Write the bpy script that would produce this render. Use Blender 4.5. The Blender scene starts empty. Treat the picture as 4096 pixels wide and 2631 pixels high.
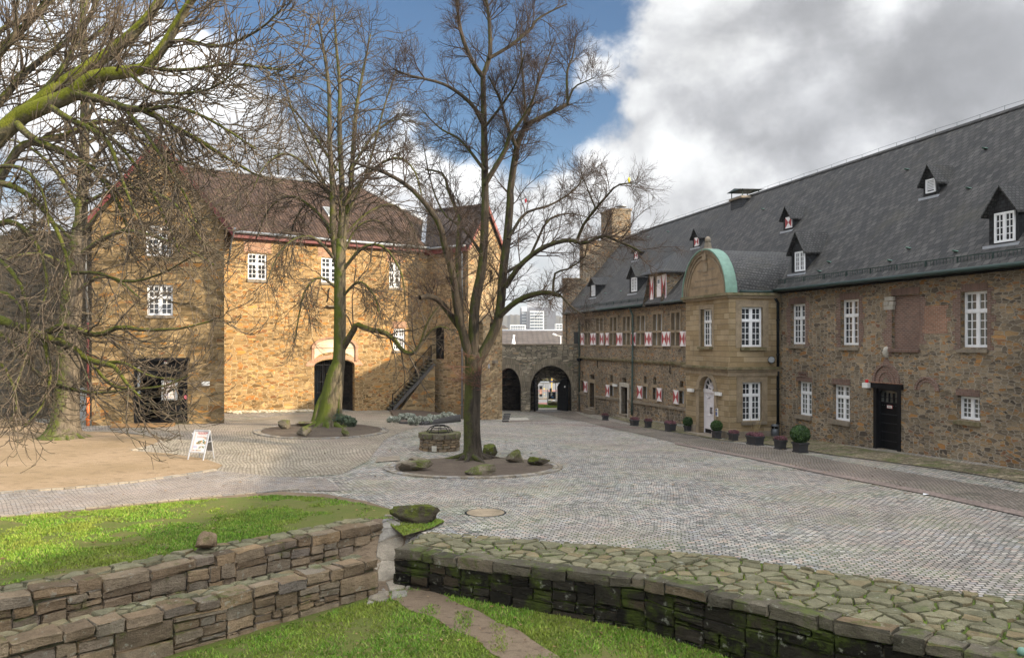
import bpy, math, random
import numpy as np
from mathutils import Vector, Matrix, noise as mnoise
from mathutils.geometry import delaunay_2d_cdt
random.seed(11)
sc = bpy.context.scene
COL = sc.collection
R = math.radians
# ------------------------------------------------------------------ camera geometry
F, CX, HY, CH = 3250.0, 2048.0, 1365.0, 4.5
def ray(x, y): return Vector(((x-CX)/F, 1.0, (HY-y)/F))
def at(x, y, Y):
    r = ray(x, y); return Vector((r.x*Y, Y, CH+r.z*Y))
def atd(x, y, Y): return at(x*1.7081, y*1.7081, Y)
# ------------------------------------------------------------------ terrain
CTRL = np.array([(16.8,26.6,.32),(13.3,40.3,-.18),(10.56,39.6,-.25),(9.43,44.1,-.37),(10.8,50.4,-.65),(8,60,-1.1),
 (5.76,70.3,-1.56),(0,70,-1.57),(-.74,61,-1.4),(-3.08,57,-1.02),(-6.3,59,-.55),(-10.8,56.5,-.33),(-18,51,.02),
 (-15.4,43.6,.1),(-21.6,41.8,.17),(-30,42,.2),(-20,35,.2),(-9.2,40.4,.3),(0,45,-.38),(-1.5,31,.05),(-7.5,30.5,.1),
 (-15,28,.2),(0,20,.25),(6,16,.28),(12,14,.36),(-10,16,.33),(-18,16,.4),(8,30,.1),(5,40,-.2),(20,20,.4),(2,55,-.9),(-5,50,-.42)])
def _U(r2): return np.where(r2 > 0, r2*np.log(r2+1e-12), 0)
_n = len(CTRL)
_K = _U(((CTRL[:,None,:2]-CTRL[None,:,:2])**2).sum(-1)) + np.eye(_n)*6.0
_P = np.c_[np.ones(_n), CTRL[:,:2]]
_A = np.block([[_K,_P],[_P.T,np.zeros((3,3))]])
_W = np.linalg.solve(_A, np.r_[CTRL[:,2],0,0,0])
GARDEN = [(-7.3,11.0),(-2.75,15.6),(-2.1,16.9),(6.2,9.9),(7.5,6),(-8,6)]
def _inpoly(X, Y, poly):
    ins = np.zeros(X.shape, bool); j = len(poly)-1
    for i in range(len(poly)):
        xi,yi = poly[i]; xj,yj = poly[j]
        c = ((yi > Y) != (yj > Y)) & (X < (xj-xi)*(Y-yi)/(yj-yi+1e-12)+xi)
        ins ^= c; j = i
    return ins
def ground_arr(X, Y, garden=True):
    X = np.asarray(X, float); Y = np.asarray(Y, float); sh = X.shape
    x = np.clip(X.ravel(), -34, 22); y = np.clip(Y.ravel(), 10, 71)
    d2 = (x[:,None]-CTRL[None,:,0])**2+(y[:,None]-CTRL[None,:,1])**2
    z = _U(d2)@_W[:_n]+_W[_n]+_W[_n+1]*x+_W[_n+2]*y
    yy = Y.ravel(); t = np.clip((yy-70)/6, 0, 1); t = t*t*(3-2*t)
    z = z*(1-t)+(-1.75)*t
    z = z.reshape(sh)
    if garden:
        g = _inpoly(X, Y, GARDEN)
        z = np.where(g, garden_z(X, Y), z)
    return z
def garden_z(X, Y):
    b = -.44-.035*(16.5-Y); t = np.clip((Y-16.6)/2.2,0,1); return b+(.27-b)*t*t*(3-2*t)
def ground(x, y, garden=True): return float(ground_arr(np.array([x]), np.array([y]), garden)[0])
def gp(x, y, dz=0.0, lo=8.0, hi=140.0):
    """point where the sight line through photo pixel (x, y) meets the terrain"""
    r = ray(x, y)
    Ys = np.linspace(lo, hi, 500); f = CH+r.z*Ys-ground_arr(r.x*Ys, Ys, False)-dz
    k = np.where(f < 0)[0]
    k = k[0] if len(k) else 499
    a, b = Ys[max(k-1,0)], Ys[k]
    for _ in range(24):
        m = (a+b)/2
        if CH+r.z*m-ground(r.x*m, m, False)-dz > 0: a = m
        else: b = m
    return Vector((r.x*a, a, ground(r.x*a, a, False)+dz))
def gpd(x, y, dz=0.0): return gp(x*1.7081, y*1.7081, dz)
# ------------------------------------------------------------------ objects
def root_of(o):
    while o.parent: o = o.parent
    return o
def tag(o, label=None, cat=None, group=None, kind=None):
    if label: o['label'] = label
    if cat: o['category'] = cat
    if group: o['group'] = group
    if kind: o['kind'] = kind
    return o
def thing(name, label, cat, loc=(0,0,0), group=None):
    o = bpy.data.objects.new(name, None); COL.objects.link(o); o.location = loc
    o.empty_display_size = .2
    return tag(o, label, cat, group)
def copy_tree(o, parent=None):
    c = o.copy(); COL.objects.link(c); c.parent = parent
    for ch in list(o.children): copy_tree(ch, c)
    return c
def auto_uv(me):
    nl = len(me.loops); npoly = len(me.polygons)
    if not nl: return
    co = np.empty(len(me.vertices)*3); me.vertices.foreach_get('co', co); co = co.reshape(-1,3)
    li = np.empty(nl, int); me.loops.foreach_get('vertex_index', li)
    lt = np.empty(npoly, int); me.polygons.foreach_get('loop_total', lt)
    nr = np.empty(npoly*3); me.polygons.foreach_get('normal', nr); nr = nr.reshape(-1,3)
    t = np.c_[-nr[:,1], nr[:,0], np.zeros(npoly)]
    ln = np.linalg.norm(t, axis=1); flat = ln < .05
    t[flat] = (1,0,0); ln[flat] = 1; t /= ln[:,None]
    b = np.cross(nr, t)
    # keep v pointing up
    T = np.repeat(t, lt, 0); B = np.repeat(b, lt, 0); p = co[li]
    uv = np.c_[(T*p).sum(1), (B*p).sum(1)]
    lay = me.uv_layers.new(name='UVMap'); lay.data.foreach_set('uv', uv.ravel().astype(np.float32))
class MB:
    def __init__(s): s.v = []; s.f = []; s.m = []; s.sm = []
    def poly(s, pts, mi=0, smooth=False):
        k = len(s.v); s.v.extend([tuple(p) for p in pts]); s.f.append(tuple(range(k, k+len(pts)))); s.m.append(mi); s.sm.append(smooth)
    def mesh(s, pts, faces, mi=0, smooth=False):
        k = len(s.v); s.v.extend([tuple(p) for p in pts])
        for f in faces: s.f.append(tuple(i+k for i in f)); s.m.append(mi); s.sm.append(smooth)
    def hexa(s, c, mi=0):   # 8 corners: bottom ring 0-3, top ring 4-7
        s.mesh(c, [(3,2,1,0),(4,5,6,7),(0,1,5,4),(1,2,6,5),(2,3,7,6),(3,0,4,7)], mi)
    def box(s, a, b, mi=0):
        (x0,y0,z0),(x1,y1,z1) = a, b
        s.hexa([(x0,y0,z0),(x1,y0,z0),(x1,y1,z0),(x0,y1,z0),(x0,y0,z1),(x1,y0,z1),(x1,y1,z1),(x0,y1,z1)], mi)
    def fbox(s, fr, s0, s1, o0, o1, z0, z1, mi=0):
        P = fr.pt
        s.hexa([P(s0,o0,z0),P(s1,o0,z0),P(s1,o1,z0),P(s0,o1,z0),P(s0,o0,z1),P(s1,o0,z1),P(s1,o1,z1),P(s0,o1,z1)], mi)
    def bar(s, a, b, w, h=None, up=(0,0,1), mi=0):
        a = Vector(a); b = Vector(b); h = h or w
        d = (b-a).normalized(); u = Vector(up)
        x = d.cross(u)
        if x.length < 1e-4: x = d.cross(Vector((1,0,0)))
        x.normalize(); y = x.cross(d).normalized()
        x *= w/2; y *= h/2
        s.hexa([a-x-y,a+x-y,b+x-y,b-x-y,a-x+y,a+x+y,b+x+y,b-x+y], mi)
    def tube(s, pts, r, n=8, mi=0, cap=True, smooth=True):
        pts = [Vector(p) for p in pts]
        if not hasattr(r, '__len__'): r = [r]*len(pts)
        k = len(s.v); m = len(pts)
        prev = None
        for i, p in enumerate(pts):
            d = (pts[min(i+1,m-1)]-pts[max(i-1,0)]).normalized()
            if prev is None:
                a = d.cross(Vector((0,0,1)))
                if a.length < .1: a = d.cross(Vector((1,0,0)))
            else: a = prev-d*prev.dot(d)
            a.normalize(); prev = a; b = d.cross(a)
            for j in range(n):
                an = 2*math.pi*j/n
                s.v.append(tuple(p+(a*math.cos(an)+b*math.sin(an))*r[i]))
        for i in range(m-1):
            for j in range(n):
                j2 = (j+1)%n
                s.f.append((k+i*n+j,k+i*n+j2,k+(i+1)*n+j2,k+(i+1)*n+j)); s.m.append(mi); s.sm.append(smooth)
        if cap:
            s.f.append(tuple(k+j for j in range(n-1,-1,-1))); s.m.append(mi); s.sm.append(False)
            s.f.append(tuple(k+(m-1)*n+j for j in range(n))); s.m.append(mi); s.sm.append(False)
    def lathe(s, prof, c, n=20, mi=0, smooth=True, sx=1, sy=1):
        k = len(s.v); c = Vector(c)
        for (r, z) in prof:
            for j in range(n):
                a = 2*math.pi*j/n
                s.v.append((c.x+r*sx*math.cos(a), c.y+r*sy*math.sin(a), c.z+z))
        for i in range(len(prof)-1):
            for j in range(n):
                j2 = (j+1)%n
                s.f.append((k+i*n+j,k+i*n+j2,k+(i+1)*n+j2,k+(i+1)*n+j)); s.m.append(mi); s.sm.append(smooth)
        s.f.append(tuple(k+(len(prof)-1)*n+j for j in range(n))); s.m.append(mi); s.sm.append(False)
        s.f.append(tuple(k+j for j in range(n-1,-1,-1))); s.m.append(mi); s.sm.append(False)
    def prism(s, pts, vec, mi=0):
        n = len(pts); vec = Vector(vec); a = [Vector(p) for p in pts]; b = [p+vec for p in a]
        s.mesh(a+b, [tuple(range(n))[::-1], tuple(range(n,2*n))]+[(i,(i+1)%n,n+(i+1)%n,n+i) for i in range(n)], mi)
    def build(s, name, mats, parent=None, uv=True):
        if not isinstance(mats, (list,tuple)): mats = [mats]
        me = bpy.data.meshes.new(name); me.from_pydata(s.v, [], s.f)
        for m in mats: me.materials.append(m)
        me.polygons.foreach_set('material_index', s.m); me.polygons.foreach_set('use_smooth', s.sm)
        me.update()
        if name in ('stone_face','coping_stones','flagstone_top','well_stones','rim_stones','slab_path'): me.set_sharp_from_angle(angle=R(34))
        if uv: auto_uv(me)
        o = bpy.data.objects.new(name, me); COL.objects.link(o)
        if parent is not None:
            off = root_of(parent).location
            if off.length > 0: me.transform(Matrix.Translation(-off))
            o.parent = parent
        return o
class Frame:
    """vertical wall plane: s along d, o along the outward normal, z up"""
    def __init__(f, p0, p1=None, d=None, flip=False):
        f.p = Vector((p0[0],p0[1],0))
        if d is None: d = (p1[0]-p0[0], p1[1]-p0[1])
        f.d = Vector((d[0],d[1],0)).normalized()
        n = Vector((f.d.y,-f.d.x,0))
        if n.dot(-f.p) < 0: n = -n
        if flip: n = -n
        f.n = n
    def pt(f, s, o, z): return f.p+f.d*s+f.n*o+Vector((0,0,z))
    def sx(f, x, o=0):
        q = f.p+f.n*o; k = (x-CX)/F
        return (k*q.y-q.x)/(f.d.x-k*f.d.y)
    def zy(f, x, y, o=0):
        s = f.sx(x, o); Y = f.p.y+f.d.y*s+f.n.y*o
        return CH+(HY-y)*Y/F
    def rect(f, xl, xr, yt, yb, o=0):
        a, b = sorted((f.sx(xl,o), f.sx(xr,o))); xm = (xl+xr)/2
        return a, b, f.zy(xm,yb,o), f.zy(xm,yt,o)
def arch_pts(a, b, zs, zc, n=14):
    m = (a+b)/2; w = (b-a)/2
    return [(m-w*math.cos(math.pi*i/n), zs+(zc-zs)*math.sin(math.pi*i/n)) for i in range(n+1)]
def wall(mb, fr, s0, s1, z0, z1, holes=(), o=0, depth=.25, mi=0, rmi=None):
    """flat wall face with real openings; hole = (a,b,z0,z1) or (a,b,z0,z1,zspring) for an arched head"""
    rmi = mi if rmi is None else rmi
    S = sorted({s0,s1,*[h[0] for h in holes],*[h[1] for h in holes]}); Z = sorted({z0,z1,*[h[2] for h in holes],*[h[3] for h in holes]})
    S = [s for s in S if s0 <= s <= s1]; Z = [z for z in Z if z0 <= z <= z1]
    for i in range(len(S)-1):
        for j in range(len(Z)-1):
            cs = (S[i]+S[i+1])/2; cz = (Z[j]+Z[j+1])/2
            if any(h[0] < cs < h[1] and h[2] < cz < h[3] for h in holes): continue
            mb.poly([fr.pt(S[i],o,Z[j]),fr.pt(S[i+1],o,Z[j]),fr.pt(S[i+1],o,Z[j+1]),fr.pt(S[i],o,Z[j+1])], mi)
    for h in holes:
        a,b,c,d = h[:4]; q = o-depth; P = fr.pt
        top = d if len(h) == 4 else h[4]
        mb.poly([P(a,o,c),P(a,q,c),P(a,q,top),P(a,o,top)], rmi)
        mb.poly([P(b,o,c),P(b,o,top),P(b,q,top),P(b,q,c)], rmi)
        mb.poly([P(a,o,c),P(b,o,c),P(b,q,c),P(a,q,c)], rmi)
        if len(h) == 4: mb.poly([P(a,o,d),P(a,q,d),P(b,q,d),P(b,o,d)], rmi)
        else:
            A = arch_pts(a,b,h[4],d)
            for (sa,za),(sb,zb) in zip(A,A[1:]):
                mb.poly([P(sa,o,za),P(sb,o,zb),P(sb,o,d),P(sa,o,d)], mi)
                mb.poly([P(sa,o,za),P(sa,q,za),P(sb,q,zb),P(sb,o,zb)], rmi)
def drape(name, poly, mat, dz, step=.6, garden=False, zfun=None, extra=None):
    """a ground sheet with a clean outline laid dz above the terrain"""
    P = [Vector((p[0],p[1])) for p in poly]
    xs = [p.x for p in P]; ys = [p.y for p in P]
    nb = len(P); pts = []
    for i in range(nb):
        a, b = P[i], P[(i+1)%nb]; k = max(1, int((b-a).length/step))
        pts += [a.lerp(b, t/k) for t in range(k)]
    nb = len(pts); edges = [(i,(i+1)%nb) for i in range(nb)]
    gx = np.arange(min(xs)+step*.37, max(xs), step); gy = np.arange(min(ys)+step*.41, max(ys), step)
    X, Y = np.meshgrid(gx, gy); ins = _inpoly(X, Y, [(p.x,p.y) for p in pts])
    pts += [Vector((x,y)) for x,y in zip(X[ins], Y[ins])]
    r = delaunay_2d_cdt(pts, edges, [list(range(nb))], 1, 1e-4)
    vx = np.array([v.x for v in r[0]]); vy = np.array([v.y for v in r[0]])
    z = (zfun(vx,vy) if zfun else ground_arr(vx, vy, garden))+dz
    mb = MB(); mb.mesh(list(zip(vx,vy,z)), r[2], 0, True)
    # make faces point up
    out = []
    for f in mb.f:
        a,b,c = [mb.v[i] for i in f[:3]]
        out.append(f if (b[0]-a[0])*(c[1]-a[1])-(b[1]-a[1])*(c[0]-a[0]) > 0 else f[::-1])
    mb.f = out
    o = mb.build(name, mat); tag(o, kind='structure'); return o
class Tubes:
    def __init__(s): s.V = []; s.Fq = []; s.n = 0
    def add(s, P, Rr, k=5):
        P = np.asarray(P, float); n = len(P); Rr = np.asarray(Rr, float)
        T = np.empty_like(P); T[1:-1] = P[2:]-P[:-2]; T[0] = P[1]-P[0]; T[-1] = P[-1]-P[-2]
        T /= np.linalg.norm(T, axis=1)[:,None]+1e-9
        ov = np.abs(T.mean(0)); ref = np.zeros(3); ref[int(np.argmin(ov))] = 1
        A = np.cross(T, ref); A /= np.linalg.norm(A, axis=1)[:,None]+1e-9
        B = np.cross(T, A)
        an = np.arange(k)*2*math.pi/k
        ring = P[:,None,:]+Rr[:,None,None]*(np.cos(an)[None,:,None]*A[:,None,:]+np.sin(an)[None,:,None]*B[:,None,:])
        s.V.append(ring.reshape(-1,3))
        i = np.arange(n-1)[:,None]*k; j = np.arange(k)[None,:]; j2 = (j+1)%k
        q = np.stack([i+j, i+j2, i+k+j2, i+k+j], -1).reshape(-1,4)+s.n
        s.Fq.append(q); s.n += n*k
    def build(s, name, mat, parent=None):
        V = np.concatenate(s.V); Q = np.concatenate(s.Fq)
        if parent is not None: V = V-np.array(root_of(parent).location)
        me = bpy.data.meshes.new(name)
        me.vertices.add(len(V)); me.vertices.foreach_set('co', V.ravel().astype(np.float32))
        me.loops.add(Q.size); me.loops.foreach_set('vertex_index', Q.ravel().astype(np.int32))
        me.polygons.add(len(Q)); me.polygons.foreach_set('loop_start', np.arange(len(Q), dtype=np.int32)*4)
        me.polygons.foreach_set('loop_total', np.full(len(Q),4,np.int32))
        me.polygons.foreach_set('use_smooth', np.ones(len(Q),bool))
        me.update(calc_edges=True); me.materials.append(mat)
        o = bpy.data.objects.new(name, me); COL.objects.link(o); o.parent = parent
        return o
def tris_object(name, V, mat, parent=None, quad=False):
    k = 4 if quad else 3
    V = np.asarray(V, np.float32).reshape(-1,3)
    if parent is not None: V = V-np.array(root_of(parent).location, np.float32)
    me = bpy.data.meshes.new(name); me.vertices.add(len(V)); me.vertices.foreach_set('co', V.ravel())
    me.loops.add(len(V)); me.loops.foreach_set('vertex_index', np.arange(len(V), dtype=np.int32))
    npo = len(V)//k
    me.polygons.add(npo); me.polygons.foreach_set('loop_start', np.arange(npo, dtype=np.int32)*k)
    me.polygons.foreach_set('loop_total', np.full(npo,k,np.int32))
    me.update(calc_edges=True); me.materials.append(mat)
    o = bpy.data.objects.new(name, me); COL.objects.link(o); o.parent = parent
    return o
# ------------------------------------------------------------------ materials
class G:
    def __init__(g, nt): g.nt = nt
    def n(g, typ, ins=None, **at_):
        nd = g.nt.nodes.new(typ)
        for k, v in at_.items(): setattr(nd, k, v)
        for k, v in (ins or {}).items(): g.put(nd.inputs[k], v)
        return nd
    def put(g, sock, v):
        if isinstance(v, bpy.types.NodeSocket): g.nt.links.new(v, sock)
        elif isinstance(v, bpy.types.Node): g.nt.links.new(v.outputs[0], sock)
        else:
            if sock.type == 'RGBA' and hasattr(v,'__len__') and len(v) == 3: v = (*v,1)
            sock.default_value = v
    def math(g, op, a, b=0.0, clamp=False):
        nd = g.n('ShaderNodeMath', operation=op, use_clamp=clamp); g.put(nd.inputs[0], a); g.put(nd.inputs[1], b); return nd.outputs[0]
    def mix(g, f, a, b, bt='MIX'):
        nd = g.n('ShaderNodeMix', data_type='RGBA', blend_type=bt); g.put(nd.inputs[0], f); g.put(nd.inputs[6], a); g.put(nd.inputs[7], b); return nd.outputs[2]
    def mixf(g, f, a, b):
        nd = g.n('ShaderNodeMix', data_type='FLOAT'); g.put(nd.inputs[0], f); g.put(nd.inputs[2], a); g.put(nd.inputs[3], b); return nd.outputs[0]
    def ramp(g, f, stops, interp='LINEAR'):
        nd = g.n('ShaderNodeValToRGB'); g.put(nd.inputs[0], f); cr = nd.color_ramp; cr.interpolation = interp
        while len(cr.elements) < len(stops): cr.elements.new(.5)
        for e, (p, c) in zip(cr.elements, stops): e.position = p; e.color = (*c,1) if hasattr(c,'__len__') else (c,c,c,1)
        return nd.outputs[0]
    def noise(g, v, scale, detail=3, rough=.55, dist=0.0, dim='3D'):
        nd = g.n('ShaderNodeTexNoise', noise_dimensions=dim); g.put(nd.inputs['Vector'], v)
        nd.inputs['Scale'].default_value = scale; nd.inputs['Detail'].default_value = detail
        nd.inputs['Roughness'].default_value = rough; nd.inputs['Distortion'].default_value = dist
        return nd
    def mapp(g, v, scale=(1,1,1), loc=(0,0,0), rot=(0,0,0)):
        nd = g.n('ShaderNodeMapping'); g.put(nd.inputs[0], v); nd.inputs['Scale'].default_value = scale
        nd.inputs['Location'].default_value = loc; nd.inputs['Rotation'].default_value = rot; return nd.outputs[0]
    def vmath(g, op, a, b=(0,0,0), sc_=None):
        nd = g.n('ShaderNodeVectorMath', operation=op); g.put(nd.inputs[0], a); g.put(nd.inputs[1], b)
        if sc_ is not None: g.put(nd.inputs['Scale'], sc_)
        return nd.outputs[1] if op in ('LENGTH','DOT_PRODUCT','DISTANCE') else nd.outputs[0]
    def mr(g, v, a, b, c=0.0, d=1.0, smooth=True):
        nd = g.n('ShaderNodeMapRange', interpolation_type='SMOOTHSTEP' if smooth else 'LINEAR')
        for i, x in enumerate((v,a,b,c,d)): g.put(nd.inputs[i], x)
        return nd.outputs[0]
    def bump(g, h, strength=.5, dist=.02, normal=None):
        nd = g.n('ShaderNodeBump'); g.put(nd.inputs['Height'], h); nd.inputs['Strength'].default_value = strength; nd.inputs['Distance'].default_value = dist
        if normal is not None: g.put(nd.inputs['Normal'], normal)
        return nd.outputs[0]
    def uv(g): return g.n('ShaderNodeTexCoord').outputs['UV']
    def obj(g): return g.n('ShaderNodeTexCoord').outputs['Object']
    def pos(g): return g.n('ShaderNodeNewGeometry').outputs['Position']
    def island(g): return g.n('ShaderNodeNewGeometry').outputs['Random Per Island']
def newmat(name):
    m = bpy.data.materials.new(name); m.use_nodes = True; nt = m.node_tree; nt.nodes.clear()
    out = nt.nodes.new('ShaderNodeOutputMaterial'); b = nt.nodes.new('ShaderNodeBsdfPrincipled')
    nt.links.new(b.outputs[0], out.inputs[0]); g = G(nt); g.b = b; g.m = m
    return g
def fin(g, col, rough=.85, normal=None, spec=.3, **kw):
    g.put(g.b.inputs['Base Color'], col); g.put(g.b.inputs['Roughness'], rough)
    g.b.inputs['Specular IOR Level'].default_value = spec
    if normal is not None: g.put(g.b.inputs['Normal'], normal)
    for k, v in kw.items(): g.put(g.b.inputs[k], v)
    return g.m
def plain(name, col, rough=.6, var=.12, scale=6, metal=0.0, spec=.4, bump=.0):
    g = newmat(name); p = g.obj(); n = g.noise(p, scale, 5, .6)
    f = g.mr(n.outputs[0], .3, .7, 1-var, 1+var, False)
    c = g.vmath('SCALE', col, sc_=f)
    nm = g.bump(g.noise(p, scale*6, 3).outputs[0], bump, .01) if bump else None
    return fin(g, c, g.mr(n.outputs[0], .3,.7, max(rough-.1,.02), min(rough+.1,1), False), nm, spec, Metallic=metal)
def rubble(name, pal, mortar, sx=.3, sy=.14, gap=.07, bump=.6, bigmix=.5, stain=(.55,1.15), moss=None, warp=.05, vcoord=None):
    g = newmat(name); uv = g.uv() if vcoord is None else g.pos()
    w = g.noise(uv, 2.2, 2).outputs['Color']; w = g.vmath('SUBTRACT', w, (.5,.5,.5)); w = g.vmath('SCALE', w, sc_=warp*2.4)
    w2 = g.noise(uv, 9, 2).outputs['Color']; w2 = g.vmath('SUBTRACT', w2, (.5,.5,.5)); w2 = g.vmath('SCALE', w2, sc_=warp*.7)
    p = g.vmath('ADD', g.vmath('ADD', uv, w), w2)
    def layer(a, b, off):
        q = g.mapp(p, (1/a,1/b,1), (off,off*.7,0))
        v = g.n('ShaderNodeTexVoronoi', {'Vector':q,'Scale':1.0,'Randomness':.74}, voronoi_dimensions='2D', feature='F1')
        e = g.n('ShaderNodeTexVoronoi', {'Vector':q,'Scale':1.0,'Randomness':.74}, voronoi_dimensions='2D', feature='DISTANCE_TO_EDGE')
        sep = g.n('ShaderNodeSeparateColor', {0:v.outputs['Color']})
        return sep.outputs[0], sep.outputs[1], e.outputs[0]
    r1,k1,e1 = layer(sx, sy, 0); r2,k2,e2 = layer(sx*1.9, sy*1.75, 5.3)
    sel = g.mr(g.noise(uv, .9, 3, .7).outputs[0], .5+(.5-bigmix)*.25-.01, .5+(.5-bigmix)*.25+.01)
    r = g.mixf(sel, r1, r2); k = g.mixf(sel, k1, k2); e = g.mixf(sel, e1, g.math('MULTIPLY', e2, 1.6))
    c = g.ramp(r, pal)
    c = g.vmath('SCALE', c, sc_=g.mr(k, 0, 1, .72, 1.22, False))
    fine = g.noise(uv, 22, 4, .65).outputs[0]
    c = g.vmath('SCALE', c, sc_=g.mr(fine, .3, .7, .74, 1.26, False))
    mm = g.mr(e, gap*.35, gap*1.15)
    mc = g.vmath('SCALE', mortar, sc_=g.mr(g.noise(uv, 5, 4).outputs[0], .3,.7,.75,1.15,False))
    c = g.mix(mm, mc, c)
    big = g.noise(uv, .35, 5, .62).outputs[0]
    c = g.vmath('SCALE', c, sc_=g.mr(big, .3, .7, stain[0], stain[1], False))
    if moss:
        mk = g.mr(g.noise(uv, 1.3, 6, .7).outputs[0], moss[1], moss[1]+.08)
        c = g.mix(g.math('MULTIPLY', mk, moss[2]), c, moss[0])
    h = g.math('ADD', g.math('MULTIPLY', mm, .8), g.math('MULTIPLY', g.math('ADD', fine, k), .35))
    return fin(g, c, .9, g.bump(h, bump, .035), .2)
def bricks(name, c1, c2, mortar, bw=.24, rh=.075, ms=.012, bump=.4, warp=.015, rot=0, extra=None, stain=(.7,1.15), rough=.88, coords='uv', offset=.5):
    g = newmat(name); uv = g.uv() if coords == 'uv' else g.pos()
    if rot: uv = g.mapp(uv, rot=(0,0,rot))
    w = g.noise(uv, 3, 2).outputs['Color']; w = g.vmath('SCALE', g.vmath('SUBTRACT', w, (.5,.5,.5)), sc_=warp*2)
    p = g.vmath('ADD', uv, w)
    b = g.n('ShaderNodeTexBrick', {'Vector':p,'Color1':(0,0,0),'Color2':(1,1,1),'Mortar':(.5,.5,.5),'Scale':1.0,'Mortar Size':ms,'Mortar Smooth':.25,'Brick Width':bw,'Row Height':rh}, offset=offset)
    stops = [(0,c1),(1,c2)] if extra is None else extra
    c = g.ramp(b.outputs['Color'], stops)
    fine = g.noise(uv, 25, 4, .6).outputs[0]
    c = g.vmath('SCALE', c, sc_=g.mr(fine,.3,.7,.82,1.18,False))
    c = g.mix(b.outputs['Fac'], c, mortar)
    big = g.noise(uv, .5, 5, .6).outputs[0]
    c = g.vmath('SCALE', c, sc_=g.mr(big,.3,.7,stain[0],stain[1],False))
    h = g.math('SUBTRACT', g.math('MULTIPLY', fine, .3), b.outputs['Fac'])
    return fin(g, c, rough, g.bump(h, bump, .02), .25)
def slate_mat(name, dark, light, rh=.2, bw=.26, tint=(.06,.065,.05), bump=.7, rough=.62, slant=.18):
    """overlapping slates: each course is a little step, lower edges rounded"""
    g = newmat(name); uv = g.uv()
    sx = g.n('ShaderNodeSeparateXYZ', {0:uv})
    u2 = g.math('ADD', sx.outputs[0], g.math('MULTIPLY', sx.outputs[1], 0.0))
    v2 = g.math('ADD', sx.outputs[1], g.math('MULTIPLY', sx.outputs[0], slant))
    p = g.n('ShaderNodeCombineXYZ', {0:u2,1:v2}).outputs[0]
    wob = g.vmath('SCALE', g.vmath('SUBTRACT', g.noise(uv, 1.1, 2).outputs['Color'], (.5,.5,.5)), sc_=.06)
    p = g.vmath('ADD', p, wob)
    b = g.n('ShaderNodeTexBrick', {'Vector':p,'Color1':(0,0,0),'Color2':(1,1,1),'Mortar':(.5,.5,.5),'Scale':1.0,'Mortar Size':.02,'Mortar Smooth':.3,'Brick Width':bw,'Row Height':rh})
    c = g.ramp(b.outputs['Color'], [(0,dark),(1,light)])
    row = g.math('FRACT', g.math('DIVIDE', g.n('ShaderNodeSeparateXYZ',{0:p}).outputs[1], rh))
    c = g.mix(g.math('MULTIPLY', b.outputs['Fac'], .75), c, (.012,.012,.013))
    big = g.noise(uv, .45, 6, .65).outputs[0]
    c = g.mix(g.mr(big, .52, .72, 0, .55), c, tint)
    c = g.vmath('SCALE', c, sc_=g.mr(g.noise(g.mapp(uv,(3,.35,1)), 1, 4,.6).outputs[0], .3,.7,.75,1.25,False))
    h = g.math('SUBTRACT', g.math('MULTIPLY', row, -1.0), g.math('MULTIPLY', b.outputs['Fac'], .6))
    ro = g.mr(b.outputs['Color'], 0, 1, rough-.05, rough+.2, False)
    return fin(g, c, ro, g.bump(h, bump, .04), .3)
def tile_mat(name, cols, cw=.22, rh=.34, bump=.8):
    g = newmat(name); uv = g.uv()
    wob = g.vmath('SCALE', g.vmath('SUBTRACT', g.noise(uv, .8, 2).outputs['Color'], (.5,.5,.5)), sc_=.07)
    p = g.vmath('ADD', uv, wob)
    b = g.n('ShaderNodeTexBrick', {'Vector':p,'Color1':(0,0,0),'Color2':(1,1,1),'Mortar':(.5,.5,.5),'Scale':1.0,'Mortar Size':.012,'Mortar Smooth':.4,'Brick Width':cw,'Row Height':rh}, offset=0.0)
    s = g.n('ShaderNodeSeparateXYZ', {0:p})
    fu = g.math('FRACT', g.math('DIVIDE', s.outputs[0], cw)); fv = g.math('FRACT', g.math('DIVIDE', s.outputs[1], rh))
    wave = g.math('SINE', g.math('MULTIPLY', fu, 2*math.pi))
    c = g.ramp(b.outputs['Color'], cols)
    c = g.mix(g.math('MULTIPLY', b.outputs['Fac'], .6), c, (.02,.015,.013))
    c = g.vmath('SCALE', c, sc_=g.mr(g.noise(uv, .5, 6, .65).outputs[0], .3,.7,.7,1.25,False))
    h = g.math('SUBTRACT', g.math('MULTIPLY', wave, .5), fv)
    return fin(g, c, .8, g.bump(h, bump, .05), .25)
M = {}
M['rub_right'] = rubble('brown_rubble_stone', [(0,(0.1032,0.084,0.064)),(0.22,(0.172,0.1386,0.096)),(0.5,(0.2322,0.1848,0.124)),(0.72,(0.2838,0.2226,0.148)),(0.86,(0.2838,0.1848,0.088)),(0.94,(0.3268,0.168,0.06)),(1,(0.172,0.0924,0.06))], (.34,.295,.23), .27, .095, .11, .85, .28, (.68,1.2))
M['rub_dark'] = rubble('darker_plinth_rubble', [(0,(.1,.085,.065)),(.3,(.17,.14,.1)),(.7,(.25,.2,.14)),(1,(.3,.2,.1))], (.36,.32,.26), .32, .16, .1, .8, .5)
M['rub_left'] = rubble('golden_rubble_stone', [(0,(0.1485,0.0891,0.034)),(0.2,(0.2504,0.1604,0.068)),(0.5,(0.3432,0.2229,0.0978)),(0.75,(0.4175,0.2763,0.1275)),(0.88,(0.3989,0.205,0.0553)),(0.95,(0.3711,0.1604,0.0425)),(1,(0.2041,0.098,0.0425))], (.46,.34,.19), .34, .11, .1, .9, .35, (.72,1.12))
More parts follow.
